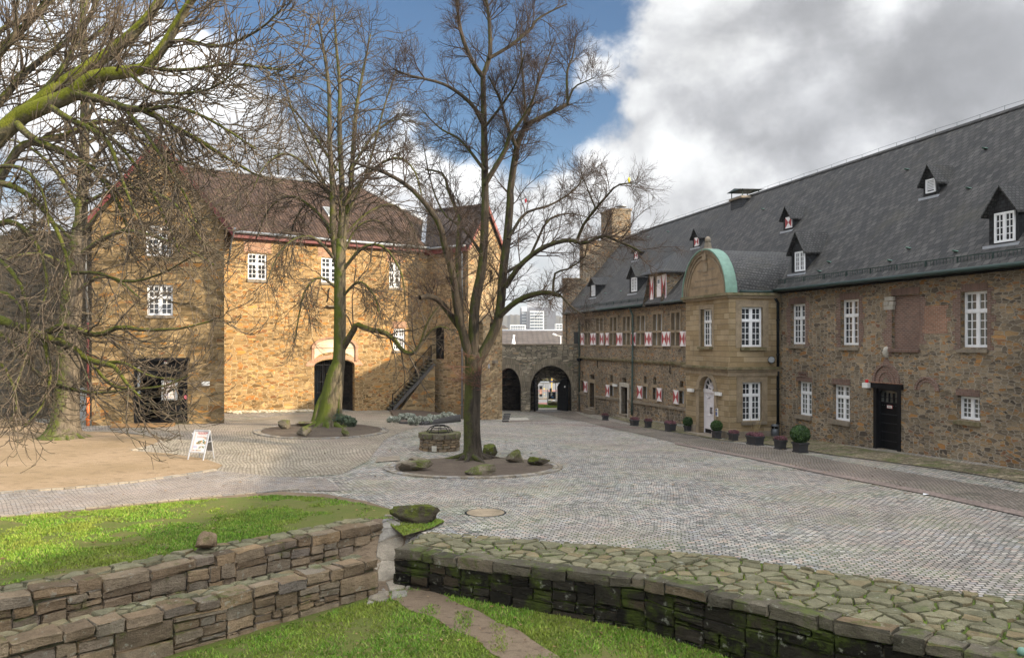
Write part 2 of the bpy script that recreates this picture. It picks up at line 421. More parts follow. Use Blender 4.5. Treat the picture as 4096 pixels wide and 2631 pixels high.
M['rub_tower'] = rubble('ochre_tower_rubble', [(0,(0.1224,0.0868,0.0408)),(0.25,(0.204,0.1428,0.0694)),(0.55,(0.2754,0.1938,0.097)),(0.8,(0.3366,0.2448,0.1274)),(0.9,(0.357,0.1836,0.051)),(1,(0.204,0.102,0.0458))], (.33,.25,.15), .4, .12, .085, .9, .5, (.62,1.15))
M['rub_grey'] = rubble('grey_gate_rubble', [(0,(0.13,0.117,0.091)),(0.3,(0.221,0.195,0.143)),(0.65,(0.312,0.273,0.2015)),(0.9,(0.39,0.338,0.247)),(1,(0.286,0.195,0.104))], (.11,.1,.08), .45, .12, .1, .9, .3, (.6,1.2), ((.1,.11,.04),.58,.5))
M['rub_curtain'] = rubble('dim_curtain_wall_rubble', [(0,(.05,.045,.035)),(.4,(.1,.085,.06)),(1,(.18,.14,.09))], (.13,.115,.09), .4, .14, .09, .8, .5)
M['rub_black'] = rubble('shaded_passage_rubble', [(0,(0.0126,0.0109,0.0084)),(0.5,(0.0294,0.0231,0.0168)),(1,(0.0546,0.042,0.0294))], (.035,.03,.024), .34, .15, .09, .8, .5)  # the passage's shade is put into these near-black stone colours
M['brick'] = bricks('purple_brown_brick', (.13,.075,.06), (.22,.12,.09), (.27,.23,.185), .22, .075, .012, .5)
M['brick_soldier'] = bricks('upright_brown_brick', (.12,.075,.06), (.21,.125,.095), (.2,.17,.14), .075, .3, .008, .5)
M['brick_red'] = bricks('orange_red_brick', (.21,.105,.065), (.32,.16,.1), (.32,.26,.2), .22, .075, .012, .5)
M['brick_arch'] = bricks('orange_arch_brick', (.3,.15,.09), (.42,.24,.15), (.42,.33,.23), .08, .3, .01, .5)  # paler, more orange brick than on the manor
g = newmat('dressed_sandstone'); uv = g.uv(); v_ = g.n('ShaderNodeSeparateXYZ',{0:uv}).outputs[1]
b_ = g.n('ShaderNodeTexBrick', {'Vector':uv,'Color1':(0,0,0),'Color2':(1,1,1),'Mortar':(.5,.5,.5),'Scale':1.0,'Mortar Size':.004,'Mortar Smooth':.2,'Brick Width':.74,'Row Height':.267})
c_ = g.ramp(b_.outputs['Color'], [(0,(.25,.185,.1)),(.4,(.295,.22,.125)),(.7,(.325,.25,.15)),(1,(.37,.29,.18))])
c_ = g.vmath('SCALE', c_, sc_=g.mr(g.noise(uv,.7,6,.65).outputs[0],.3,.7,.72,1.18,False)); c_ = g.vmath('SCALE', c_, sc_=g.mr(g.noise(uv,24,4,.6).outputs[0],.3,.7,.86,1.14,False))
fv_ = g.math('FRACT', g.math('DIVIDE', v_, .267)); ln_ = g.math('MAXIMUM', g.mr(fv_,.055,.03), g.mr(fv_,.975,.99))
c_ = g.mix(g.math('MULTIPLY', b_.outputs['Fac'], .5), c_, (.13,.1,.065)); c_ = g.mix(g.math('MULTIPLY', ln_, .8), c_, (.05,.04,.028))
c_ = g.mix(g.mr(g.noise(g.mapp(uv,(1.6,.35,1)),1,6,.7).outputs[0],.56,.74,0,.4), c_, (.12,.1,.07))
M['sandstone'] = fin(g, c_, .9, g.bump(g.math('SUBTRACT', g.math('MULTIPLY', g.noise(uv,24,4).outputs[0],.2), ln_), .5, .03), .2)
def stone_plain(name, col, moss=None, sc=2.5):
    g = newmat(name); p = g.pos()
    a = g.noise(p, sc, 6, .65).outputs[0]; b_ = g.noise(p, 30, 4, .6).outputs[0]
    c = g.vmath('SCALE', col, sc_=g.mr(a,.3,.7,.7,1.25,False)); c = g.vmath('SCALE', c, sc_=g.mr(b_,.3,.7,.85,1.15,False))
    if moss: c = g.mix(g.mr(g.noise(p, 2.0, 6, .7).outputs[0], moss[1], moss[1]+.12, 0, moss[2]), c, moss[0])
    return fin(g, c, .9, g.bump(g.math('ADD', a, b_), .35, .02), .2)
M['stone_trim'] = stone_plain('tan_window_stone', (.27,.215,.145))
M['stone_grey'] = stone_plain('worn_grey_sandstone', (.22,.185,.14))
M['stone_light'] = stone_plain('pale_limestone', (.42,.39,.33))
M['stone_moss'] = stone_plain('mossy_cornice_stone', (.2,.165,.1), ((.07,.075,.025),.46,.6))
M['tympanum'] = stone_plain('weathered_sandstone_panel', (.27,.2,.125), sc=1.6)
M['plaster'] = stone_plain('old_beige_plaster', (.52,.44,.32), sc=1.5)
M['slate'] = slate_mat('blue_grey_slate', (.032,.031,.029), (.098,.094,.088), .26, .3, (.062,.058,.043))
M['slate_dormer'] = slate_mat('small_dormer_slates', (.04,.04,.039), (.085,.083,.079), .13, .17, (.065,.06,.045), slant=.1)
M['slate_cheek'] = slate_mat('dark_cheek_slates', (.018,.019,.021), (.038,.04,.043), .14, .18, (.02,.022,.02), slant=.1)
M['tile_brown'] = tile_mat('brown_clay_pantiles', [(0,(0.033,0.0188,0.0116)),(0.5,(0.0495,0.0276,0.0172)),(1,(0.0693,0.0402,0.0249))])
M['tile_dark'] = tile_mat('dark_brown_tiles', [(0,(0.0338,0.0255,0.0225)),(0.5,(0.0488,0.0375,0.0323)),(1,(0.0675,0.0525,0.045))])
M['tile_far'] = tile_mat('grey_brown_hall_tiles', [(0,(0.0715,0.0567,0.0477)),(0.5,(0.0935,0.0756,0.0636)),(1,(0.1155,0.0972,0.0795))], .9, .5, .5)
M['copper'] = plain('verdigris_copper', (.14,.245,.19), .6, .25, 3)
M['copper_dark'] = plain('dull_green_gutter_copper', (.02,.04,.033), .55, .35, 4)
M['pipe_black'] = plain('black_downpipe', (.012,.014,.015), .45, .3, 5)
M['pipe_green'] = plain('green_grey_downpipe', (.05,.085,.075), .5, .3, 3)
M['zinc'] = plain('weathered_zinc', (.27,.285,.295), .4, .15, 4, .35)
M['lead'] = plain('lead_flashing', (.33,.35,.38), .5, .15, 6)
M['white'] = plain('white_window_paint', (.78,.79,.8), .45, .05, 5)
M['white_door'] = plain('white_door_paint', (.74,.71,.73), .45, .06, 3)
M['red_paint'] = plain('faded_red_paint', (.36,.045,.05), .55, .2, 8)
M['red_verge'] = plain('dull_red_verge_board', (.13,.03,.028), .6, .25, 4)
M['shutter_white'] = plain('white_shutter_paint', (.76,.74,.74), .5, .08, 8)
M['black_wood'] = bricks('black_stained_boards', (.005,.005,.0055), (.009,.009,.0095), (.003,.003,.003), .16, 6.0, .008, .5, .002, stain=(.6,1.4), rough=.5)
M['black'] = plain('black_iron', (.012,.012,.013), .5, .3, 10)
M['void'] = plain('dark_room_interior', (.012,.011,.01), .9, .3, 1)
M['wood'] = plain('worn_brown_wood', (.25,.145,.06), .75, .25, 5)
M['palisade'] = plain('dark_palisade_timber', (.055,.052,.05), .85, .35, 9)
M['lamp_white'] = plain('white_lamp_plastic', (.72,.72,.69), .4, .04, 5)
M['plastic_pot'] = plain('charcoal_plastic_pot', (.035,.035,.038), .6, .15, 40, bump=.2)
M['soil'] = plain('bare_soil', (.075,.055,.04), .95, .3, 12, bump=.6)
M['alu'] = plain('brushed_aluminium', (.62,.64,.68), .35, .06, 8, .5)
M['paper'] = plain('poster_paper', (.62,.58,.55), .5, .12, 9)
M['galv'] = plain('galvanised_steel', (.3,.34,.38), .5, .2, 5, .3)
M['orange'] = plain('orange_drain_plastic', (.5,.13,.03), .5, .1, 4)
M['grey_box'] = plain('grey_utility_cabinet', (.36,.37,.36), .6, .08, 5)
M['bin_metal'] = plain('dark_metal_bin', (.12,.13,.14), .4, .2, 6, .4)
M['yellow'] = plain('yellow_sign_enamel', (.75,.52,.02), .5, .05, 8)
M['blue'] = plain('blue_sign_enamel', (.02,.05,.22), .5, .05, 8)
M['ink'] = plain('dark_print', (.02,.02,.025), .6, .1, 8)
M['red_lamp'] = plain('red_signal_lens', (.6,.02,.02), .25, .05, 8)
def glass(name, col, rough=.06):
    g = newmat(name); p = g.pos()
    n = g.noise(p, 1.7, 3).outputs[0]
    c = g.vmath('SCALE', col, sc_=g.mr(n,.3,.7,.5,1.5,False))
    return fin(g, c, rough, g.bump(n, .06, .05), .6)
M['pane'] = glass('window_glass', (.035,.04,.045))
M['pane_curtain'] = glass('window_glass_over_curtain', (.10,.105,.095), .12)
M['pane_dark'] = glass('dark_window_glass', (.012,.013,.016))
# paving
def cobble(name, stops, bw, rh, ms, joint, rot=0.0, moss=.5, wavy=.22, bump=.9, stainr=(.75,1.15)):
    g = newmat(name); p0 = g.pos()
    p = g.mapp(p0, rot=(0,0,rot))
    lo = g.vmath('SCALE', g.vmath('SUBTRACT', g.noise(p, .22, 2).outputs['Color'], (.5,.5,.5)), sc_=wavy*4)
    hi = g.vmath('SCALE', g.vmath('SUBTRACT', g.noise(p, 5.5, 2).outputs['Color'], (.5,.5,.5)), sc_=.06)
    q = g.vmath('ADD', g.vmath('ADD', p, lo), hi)
    b = g.n('ShaderNodeTexBrick', {'Vector':q,'Color1':(0,0,0),'Color2':(1,1,1),'Mortar':(.5,.5,.5),'Scale':1.0,'Mortar Size':ms,'Mortar Smooth':.5,'Brick Width':bw,'Row Height':rh})
    c = g.ramp(b.outputs['Color'], stops)
    c = g.vmath('SCALE', c, sc_=g.mr(g.noise(p0, 30, 3).outputs[0], .3,.7,.85,1.15,False))
    tintn = g.noise(p0, .16, 4, .6).outputs[0]
    c = g.mix(g.mr(tintn, .45,.62,0,.4), c, (.36,.28,.235))
    mk = g.mr(g.noise(p0, .33, 7, .75).outputs[0], .46, .62)
    damp = g.mr(g.noise(g.mapp(p0,(1,.6,1)), .8, 7, .72, .6).outputs[0], .54, .7, 1.0, .68)
    jc = g.mix(g.math('MULTIPLY', mk, moss), joint, (.085,.13,.03))
    c = g.mix(g.mr(b.outputs['Fac'], .1, .8), c, jc)
    c = g.mix(g.math('MULTIPLY', g.math('MULTIPLY', mk, g.mr(g.noise(p0, 9, 4, .7).outputs[0], .5,.7)), moss*.45), c, (.1,.13,.045))
    c = g.vmath('SCALE', c, sc_=g.mr(g.noise(p0, .6, 6, .65).outputs[0], .3,.7,stainr[0],stainr[1],False))
    c = g.vmath('SCALE', c, sc_=damp)
    h = g.math('SUBTRACT', g.math('MULTIPLY', g.noise(p0, 14, 3).outputs[0], .5), b.outputs['Fac'])
    return fin(g, c, g.mr(b.outputs['Color'],0,1,.62,.85,False), g.bump(h, bump, .03), .3)
ST = [(0,(.13,.13,.115)),(.2,(.235,.225,.2)),(.45,(.345,.33,.29)),(.65,(.44,.405,.345)),(.82,(.4,.31,.255)),(.92,(.28,.285,.29)),(1,(.48,.46,.41))]
M['cobbles'] = cobble('grey_granite_setts', ST, .15, .115, .016, (.06,.055,.045), R(8), .85)
M['cobbles_warm'] = cobble('beige_granite_setts', [(0,(0.216,0.189,0.144)),(0.4,(0.306,0.27,0.207)),(0.8,(0.378,0.333,0.261)),(1,(0.306,0.261,0.216))], .13, .15, .018, (.13,.105,.07), R(4), .15, .2)
M['cobbles_path'] = cobble('pale_path_setts', [(0,(0.17,0.153,0.1318)),(0.4,(0.2805,0.2465,0.2125)),(0.7,(0.3485,0.3017,0.255)),(1,(0.255,0.255,0.255))], .2, .1, .014, (.09,.075,.055), R(-35), .1, .12)
M['cobbles_red'] = cobble('reddish_small_setts', [(0,(0.1248,0.1077,0.087)),(0.4,(0.1833,0.1556,0.1249)),(0.7,(0.234,0.1915,0.1514)),(1,(0.2106,0.1875,0.1589))], .12, .1, .014, (.06,.05,.04), R(-14), .25, .12)
M['edge_red'] = bricks('red_border_setts', (.2,.155,.13), (.26,.2,.17), (.13,.105,.09), .22, .11, .012, .5, .02, coords='pos', rot=R(-14))
M['pebbles'] = rubble('mossy_pebble_gutter', [(0,(.13,.11,.075)),(.5,(.23,.19,.13)),(.9,(.34,.28,.19)),(1,(.2,.15,.1))], (.075,.075,.03), .16, .1, .1, .9, .2, (.65,1.2), ((.085,.11,.025),.5,.6), vcoord='pos')
def earth(name, c1, c2, c3, sc=1.0, bump=.5, speck=None):
    g = newmat(name); p = g.pos()
    a = g.noise(p, .35*sc, 6, .65).outputs[0]; b_ = g.noise(g.mapp(p,(1,2.2,1)), 3*sc, 5, .65).outputs[0]; f = g.noise(p, 40, 4, .7).outputs[0]
    c = g.mix(g.mr(a,.35,.65), c1, c2); c = g.mix(g.mr(b_,.5,.68,0,.7), c, c3)
    c = g.vmath('SCALE', c, sc_=g.mr(f,.3,.7,.75,1.25,False))
    if speck:
        v = g.n('ShaderNodeTexVoronoi', {'Vector':p,'Scale':11.0}, feature='F1'); 
        c = g.mix(g.math('MULTIPLY', g.mr(v.outputs['Distance'], .16,.1), g.mr(g.noise(p,.7,3).outputs[0],.5,.6)), c, speck)
    h = g.math('ADD', b_, g.math('MULTIPLY', f, .5))
    return fin(g, c, .95, g.bump(h, bump, .04), .15)
M['sand'] = earth('trodden_sandy_ground', (.23,.165,.095), (.29,.21,.13), (.15,.108,.065), .8, .7, (.45,.4,.33))
M['dirt'] = earth('dark_bare_earth', (.085,.065,.05), (.12,.095,.07), (.06,.048,.038), 1.5, .7, (.28,.25,.2))
M['mud'] = earth('muddy_track', (.15,.11,.075), (.2,.15,.1), (.09,.065,.045), 1.6, .9)
M['lawn'] = earth('mossy_lawn_soil', (.085,.11,.022), (.115,.12,.033), (.14,.105,.055), 1.2, .7)
M['terrain'] = earth('distant_ground', (.12,.12,.07), (.15,.14,.09), (.1,.11,.05), .2, .2)
M['asphalt'] = earth('street_asphalt', (.17,.17,.17), (.2,.2,.195), (.14,.14,.14), 1, .2)
M['bike_lane'] = earth('red_cycle_lane', (.3,.13,.11), (.34,.16,.13), (.26,.12,.1), 1, .2)
def foliage(name, stops, rough=.6, spec=.3, trans=.0):
    g = newmat(name); isl = g.island(); n = g.noise(g.pos(), 1.1, 4, .6).outputs[0]
    c = g.ramp(isl, stops)
    c = g.vmath('SCALE', c, sc_=g.mr(n,.3,.7,.65,1.35,False))
    return fin(g, c, rough, None, spec)
def grass_mat(name):
    g = newmat(name); isl = g.island(); p = g.pos()
    n = g.noise(p, .55, 5, .65).outputs[0]; n2 = g.noise(p, 2.3, 4, .6).outputs[0]
    c = g.ramp(isl, [(0,(.065,.145,.012)),(.45,(.12,.245,.02)),(.8,(.18,.29,.03)),(1,(.27,.24,.085))])
    c = g.mix(g.mr(n,.42,.62,0,.6), c, (.21,.22,.035)); c = g.vmath('SCALE', c, sc_=g.mr(n2,.3,.7,.75,1.3,False))
    return fin(g, c, .6, None, .25)
M['grass'] = grass_mat('short_lawn_grass')
M['box_leaf'] = foliage('clipped_box_leaves', [(0,(.012,.03,.008)),(.5,(.028,.062,.014)),(1,(.06,.11,.025))])
M['heather'] = foliage('winter_heather', [(0,(.09,.05,.05)),(.4,(.2,.085,.1)),(.8,(.3,.14,.16)),(1,(.13,.1,.06))])
M['santolina'] = foliage('silver_grey_foliage', [(0,(0.135,0.1553,0.1148)),(0.5,(0.27,0.2903,0.2295)),(1,(0.432,0.4455,0.378))])
M['shrub_leaf'] = foliage('dark_evergreen_leaves', [(0,(.025,.04,.02)),(.6,(.06,.085,.045)),(1,(.1,.13,.08))])
M['hedge'] = foliage('brown_green_hedge', [(0,(.05,.05,.02)),(.6,(.1,.09,.04)),(1,(.16,.13,.06))])
def bark(name, base, base2, moss, mthr=.45, mdir=(-.6,-.3,.6), mamt=.9, sc=1.0, ridge=.7):
    g = newmat(name); p = g.pos()
    st = g.noise(g.mapp(p,(9*sc,9*sc,1.6*sc)), 1, 5, .65, .4).outputs[0]
    fine = g.noise(p, 35*sc, 4, .65).outputs[0]
    c = g.mix(g.mr(st,.35,.65), base, base2); c = g.vmath('SCALE', c, sc_=g.mr(fine,.3,.7,.75,1.25,False))
    nrm = g.n('ShaderNodeNewGeometry').outputs['Normal']
    dn = g.vmath('DOT_PRODUCT', nrm, Vector(mdir).normalized())
    mk = g.math('ADD', g.math('MULTIPLY', dn, .32), g.noise(p, 1.8*sc, 6, .7).outputs[0])
    mk = g.mr(mk, mthr, mthr+.22, 0, mamt)
    mc = g.vmath('SCALE', moss, sc_=g.mr(fine,.3,.7,.6,1.4,False))
    c = g.mix(mk, c, mc)
    return fin(g, c, .9, g.bump(g.math('ADD', st, g.math('MULTIPLY', fine, .4)), ridge, .05), .2)
M['bark_chestnut'] = bark('grey_brown_bark', (.075,.06,.04), (.15,.12,.085), (.075,.09,.014), .5)
M['bark_moss'] = bark('moss_covered_bark', (.1,.085,.05), (.17,.15,.1), (.165,.178,.014), .36, (-.5,-.2,.55), .93)
M['bark_moss2'] = bark('mossy_grey_bark', (.075,.062,.038), (.15,.125,.08), (.08,.105,.012), .38, (-.75,-.1,.3), .92)
M['bark_linden'] = bark('dark_furrowed_bark', (.024,.019,.014), (.056,.045,.032), (.06,.07,.012), .56, (-.9,-.3,.1), .75)
M['twig_chestnut'] = bark('pale_twig_bark', (.045,.036,.027), (.095,.075,.056), (.05,.058,.015), .7, (0,0,1), .6, 2.0, .2)
M['twig_linden'] = bark('reddish_twig_bark', (.04,.028,.022), (.07,.05,.038), (.04,.045,.015), .75, (0,0,1), .5, 2.0, .2)
def rock_mat(name, pal, moss, mthr=.5, mamt=.8, sc=1.0):
    g = newmat(name); p = g.pos(); isl = g.island()
    a = g.noise(p, 2.2*sc, 6, .68).outputs[0]; b_ = g.noise(g.mapp(p,(1,1,3)), 7*sc, 5, .65).outputs[0]; f = g.noise(p, 45, 4, .65).outputs[0]
    c = g.ramp(isl, pal)
    c = g.vmath('SCALE', c, sc_=g.mr(a,.3,.7,.6,1.3,False)); c = g.vmath('SCALE', c, sc_=g.mr(f,.3,.7,.75,1.25,False))
    nz = g.n('ShaderNodeSeparateXYZ', {0:g.n('ShaderNodeNewGeometry').outputs['Normal']}).outputs[2]
    mk = g.mr(g.math('ADD', g.noise(p, 1.7*sc, 6, .72).outputs[0], g.math('MULTIPLY', nz, .06)), mthr, mthr+.12, 0, mamt)
    c = g.mix(mk, c, g.vmath('SCALE', moss, sc_=g.mr(b_,.3,.7,.5,1.5,False)))
    lich = g.mr(g.noise(p, 6*sc, 5, .7).outputs[0], .6, .68, 0, .55)
    c = g.mix(lich, c, (.3,.3,.24))
    h = g.math('ADD', a, g.math('ADD', g.math('MULTIPLY', b_, .6), g.math('MULTIPLY', f, .25)))
    return fin(g, c, .92, g.bump(h, 1.0, .07), .15)
M['ruin_stone'] = rock_mat('weathered_ruin_stone', [(0,(0.1057,0.0809,0.0547)),(0.2,(0.1761,0.1254,0.0766)),(0.4,(0.2289,0.1739,0.1131)),(0.6,(0.1761,0.1497,0.1131)),(0.8,(0.2642,0.1821,0.1021)),(1,(0.1497,0.1254,0.1021))], (.075,.088,.018), .58, .7)
M['ruin_dark'] = rock_mat('blackish_mossy_stone', [(0,(0.0092,0.0082,0.0061)),(0.4,(0.0204,0.0179,0.0127)),(0.75,(0.0382,0.0326,0.0235)),(1,(0.0612,0.0459,0.0281))], (.045,.06,.01), .5, .85)  # near-black stone colours under green moss
M['flag_stone'] = rock_mat('lichen_grey_flagstone', [(0,(0.1227,0.1158,0.0697)),(0.4,(0.1733,0.1604,0.0988)),(0.75,(0.2166,0.1979,0.122)),(1,(0.1949,0.1493,0.0813))], (.095,.115,.04), .58, .6)
M['path_slab'] = rock_mat('pale_path_slab', [(0,(0.2448,0.2088,0.1584)),(0.5,(0.3312,0.288,0.2232)),(1,(0.216,0.2088,0.1944))], (.1,.1,.05), .7, .5)
M['boulder'] = rock_mat('mossy_boulder_rock', [(0,(.13,.11,.08)),(1,(.18,.15,.11))], (.085,.1,.02), .5, .85, .9)
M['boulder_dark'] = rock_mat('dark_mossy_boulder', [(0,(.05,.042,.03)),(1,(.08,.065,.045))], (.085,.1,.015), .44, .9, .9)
M['core'] = earth('wall_core_mortar', (.06,.055,.035), (.09,.085,.045), (.045,.05,.02), 2, .6)
M['core_moss'] = earth('mossy_joint_soil', (.055,.075,.018), (.1,.14,.025), (.035,.035,.018), 3, .6)
M['bark_olive'] = bark('olive_branch_bark', (.05,.042,.028), (.11,.09,.06), (.095,.105,.014), .5, (-.3,-.2,.7), .9)  # darker bark with less moss, for the limbs
M['leaf_litter'] = foliage('fallen_leaves', [(0,(.09,.05,.025)),(.5,(.18,.1,.04)),(1,(.3,.2,.1))])
M['copper_vent'] = plain('dull_copper_hood', (.1,.2,.155), .6, .25, 3)
M['twig_near'] = bark('sunlit_twig_bark', (.065,.05,.037), (.14,.11,.08), (.06,.07,.018), .68, (0,0,1), .6, 2.0, .2)  # twig colours raised to carry the sunlight on the near boughs
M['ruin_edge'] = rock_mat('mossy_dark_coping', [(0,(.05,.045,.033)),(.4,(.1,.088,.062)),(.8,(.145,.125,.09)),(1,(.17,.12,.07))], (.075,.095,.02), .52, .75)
for k_ in ('black','black_wood','ink','void','pipe_black'):
    b_ = M[k_].node_tree.nodes['Principled BSDF']; b_.inputs['Specular IOR Level'].default_value = .08
# ------------------------------------------------------------------ shared building parts
def window(fr, par, rect, o, cols=2, rows=(2,4), split=None, pane='pane', post=.1, fw=.065, mw=.03, sill=None, mat='white'):
    """white two-leaf casement in its opening: frame + glazing bars, pane behind, optional stone sill"""
    a, b, z0, z1 = rect; mb = MB(); B = lambda s0,s1,q0,q1,d=0: mb.fbox(fr, s0, s1, o-.06, o-d, q0, q1)
    B(a,a+fw,z0,z1); B(b-fw,b,z0,z1); B(a+fw,b-fw,z0,z0+fw); B(a+fw,b-fw,z1-fw,z1)
    m = (a+b)/2
    if post: B(m-post/2,m+post/2,z0+fw,z1-fw)
    secs = [(z0+fw, z1-fw, rows[0])]
    if len(rows) == 2:
        zt = z0+(z1-z0)*(split or .65); B(a+fw,b-fw,zt-.05,zt+.05,-.012)
        secs = [(zt+.05, z1-fw, rows[0]), (z0+fw, zt-.05, rows[1])]
    leaves = [(a+fw, m-post/2), (m+post/2, b-fw)] if post else [(a+fw, b-fw)]
    for (q0,q1,nr) in secs:
        for (u0,u1) in leaves:
            e = .028
            for (x0,x1,y0,y1) in ((u0,u0+e,q0,q1),(u1-e,u1,q0,q1),(u0+e,u1-e,q0,q0+e),(u0+e,u1-e,q1-e,q1)): B(x0,x1,y0,y1,.012)
            for i in range(1,cols): c = u0+(u1-u0)*i/cols; B(c-mw/2,c+mw/2,q0,q1,.018)
            for i in range(1,nr): c = q0+(q1-q0)*i/nr; B(u0,u1,c-mw/2,c+mw/2,.022)
    w = mb.build('window', M[mat], par)
    p = MB(); p.poly([fr.pt(a,o-.048,z0),fr.pt(b,o-.048,z0),fr.pt(b,o-.048,z1),fr.pt(a,o-.048,z1)]); p.build('pane', M[pane], w)
    if sill:
        sa,sb,sz0,sz1,so = sill[:5]; q = MB(); q.fbox(fr, sa, sb, o-.02, so, sz0, sz1); q.build('sill', M[sill[5] if len(sill) > 5 else 'stone_grey'], w)
    return w
def px_sill(fr, xl, xr, yt, yb, proud=.09, mat='stone_grey'):
    a,b,z0,z1 = fr.rect(xl,xr,yt,yb); return (a,b,z0,z1,proud,mat)
def shutter(fr, par, xl, xr, yt, yb, o=.07, name='shutter'):
    a,b,z0,z1 = fr.rect(xl,xr,yt,yb,o); m = (a+b)/2; zm = (z0+z1)/2; mb = MB()
    mb.fbox(fr, a, b, o-.04, o, z0, z1, 0)
    e = .012
    for s in (a, b):
        i = e if s == a else -e
        tri = [fr.pt(s+i,o+.001,z0+.02), fr.pt(s+i,o+.001,z1-.02), fr.pt(m,o+.001,zm)]
        mb.prism(tri, fr.n*.004, 1)
    for z in (z0+.15*(z1-z0), z0+.85*(z1-z0)):
        s = b if True else a
        mb.fbox(fr, b, b+.03, o-.06, o-.01, z-.03, z+.03, 2)
    return mb.build(name, [M['shutter_white'], M['red_paint'], M['black']], par)
def soldier(fr, par, xl, xr, yt, yb, mat='brick_soldier', o=.022, name='brick_head'):
    a,b,z0,z1 = fr.rect(xl,xr,yt,yb); mb = MB(); mb.fbox(fr, a, b, -.1, o, z0, z1); return mb.build(name, M[mat], par)
def toothed(fr, par, s_in, side, z0, z1, w=.28, o=.012, seed=0, mat='brick'):
    """brick jamb with a ragged outer edge"""
    rng = random.Random(seed); mb = MB(); z = z0
    while z < z1-.02:
        h = min(rng.choice((.15,.15,.225)), z1-z); ww = w*rng.uniform(.45,1.25)
        a, b = (s_in, s_in+side*ww); a, b = min(a,b), max(a,b)
        mb.fbox(fr, a, b, -.12, o, z, z+h); z += h
    return mb.build('brick_jamb', M[mat], par)
def downpipe(par, pts, r=.055, mat='pipe_black', name='downpipe'):
    mb = MB(); mb.tube(pts, r, 10)
    a, b = Vector(pts[-2]), Vector(pts[-1]); L = (b-a).length; n = max(2,int(L/1.7))
    for i in range(n):
        p = a.lerp(b, (i+.5)/n); d = (b-a).normalized()
        mb.tube([p-d*.03, p+d*.03], r*1.35, 10)
    return mb.build(name, M[mat], par)
def text(par, s, size, loc, right, up, mat, name='lettering', ext=.002, align='CENTER'):
    cu = bpy.data.curves.new(name, 'FONT'); cu.body = s; cu.size = size; cu.extrude = ext; cu.align_x = align; cu.align_y = 'CENTER'
    o = bpy.data.objects.new(name, cu); COL.objects.link(o)
    dg = bpy.context.evaluated_depsgraph_get(); me = bpy.data.meshes.new_from_object(o.evaluated_get(dg))
    bpy.data.objects.remove(o); me.name = name; me.materials.clear(); me.materials.append(M[mat])
    r = Vector(right).normalized(); u = Vector(up).normalized(); n = r.cross(u)
    mt = Matrix((r,u,n)).transposed().to_4x4(); mt.translation = Vector(loc)-(root_of(par).location if par else Vector())
    me.transform(mt); ob = bpy.data.objects.new(name, me); COL.objects.link(ob); ob.parent = par; return ob
# ------------------------------------------------------------------ the slate-roofed manor house
RF = Frame((18.43,20), d=(-.2441,.9698))
BF = Frame((10.56,39.6), d=(-.2441,.9698))
BS = Frame((10.56,39.6), d=(.9698,.2441))
S_END = RF.sx(2267)
Z_EAVE, Z_RIDGE, O_EAVE, O_RIDGE = 7.02, 14.2, .38, -5.8
def roof_o(z): return O_EAVE+(z-Z_EAVE)/(Z_RIDGE-Z_EAVE)*(O_RIDGE-O_EAVE)
manor = thing('manor_house', 'long stone manor house with steep slate roof, red and white shutters and sandstone bay', 'building', (14,40,0))
holes = []; todo = []
# right wing, upper row
for (xl,xr,yt,yb,frl,sl,pane) in ((3843.5,3949,1165,1389,3854,(3832,3956,1396,1410),'pane_curtain'),(3363,3435,1197.7,1379.5,3373,(3356,3438,1389,1400),'pane'),(3163.3,3221,1215.6,1376,3171,(3158,3223,1384,1393),'pane')):
    h = RF.rect(xl,xr,yt,yb); holes.append(h); todo.append((h,(2,4),.65,px_sill(RF,*sl),pane,RF.sx(frl,-.17)))
for (xl,xr,yt,yb,frl,sl,rows) in ((3191.5,3247,1526,1661,3196,(3182,3248,1661,1677),(2,4)),(3331,3399,1539,1682,3340,(3325,3402,1682,1699),(2,4)),(3829,3920,1586,1679,3839,(3820.8,3925,1684,1700),(4,))):
    h = RF.rect(xl,xr,yt,yb); holes.append(h); todo.append((h,rows,.66,px_sill(RF,*sl,mat='stone_moss' if xl > 3800 else 'stone_grey'),'pane_curtain',RF.sx(frl,-.17)))
h_niche = RF.rect(3567.5,3678,1180,1396)
h_door = RF.rect(3500,3600,1543,1800)
# left wing, lower floor
LOW = {'vent':[(2325.5,2333.4,1484.5,1511.7),(2360.7,2377.7,1498.7,1519),(2440,2451.5,1498.7,1530.5),(2488,2505,1511.7,1530.5),(2575,2586,1504,1532.7),(2613,2624.6,1507.8,1537),(2720,2732.4,1523,1548.6)],
       'win':[(2325,2338,1523,1563),(2440.5,2455,1541,1583.6),(2573.5,2589.4,1545.8,1594),(2611.5,2626,1549.8,1597),(2719,2737,1563,1614)],
       'door':[(2359.5,2379,1531,1640),(2485.5,2512,1547,1667)]}
lh = {k:[RF.rect(*r) for r in v] for k,v in LOW.items()}
UP = [(2337,2365.3,1265,1328,1386.7),(2383,2417,1263,1328,1387),(2436.7,2472.4,1260.7,1327.5,1387),(2488.6,2526,1257.5,1327.5,1387),(2543.8,2586,1253.6,1327,1387),(2608,2654,1246,1326,1389),(2681.8,2725.6,1240,1325,1391.5)]
uh = [RF.rect(a,b,c,e) for a,b,c,d,e in UP]
s_b0, s_b1 = RF.sx(3112), RF.sx(3112)+4.6
mb = MB()
allh = holes+[h_niche,h_door]
s_mid = s_b0+2.3
wall(mb, RF, -1, s_mid, -1.0, 7.05, allh, 0, .3)
wall(mb, RF, s_mid, S_END, -2.6, 7.05, lh['vent']+lh['win']+lh['door']+uh, 0, .35)
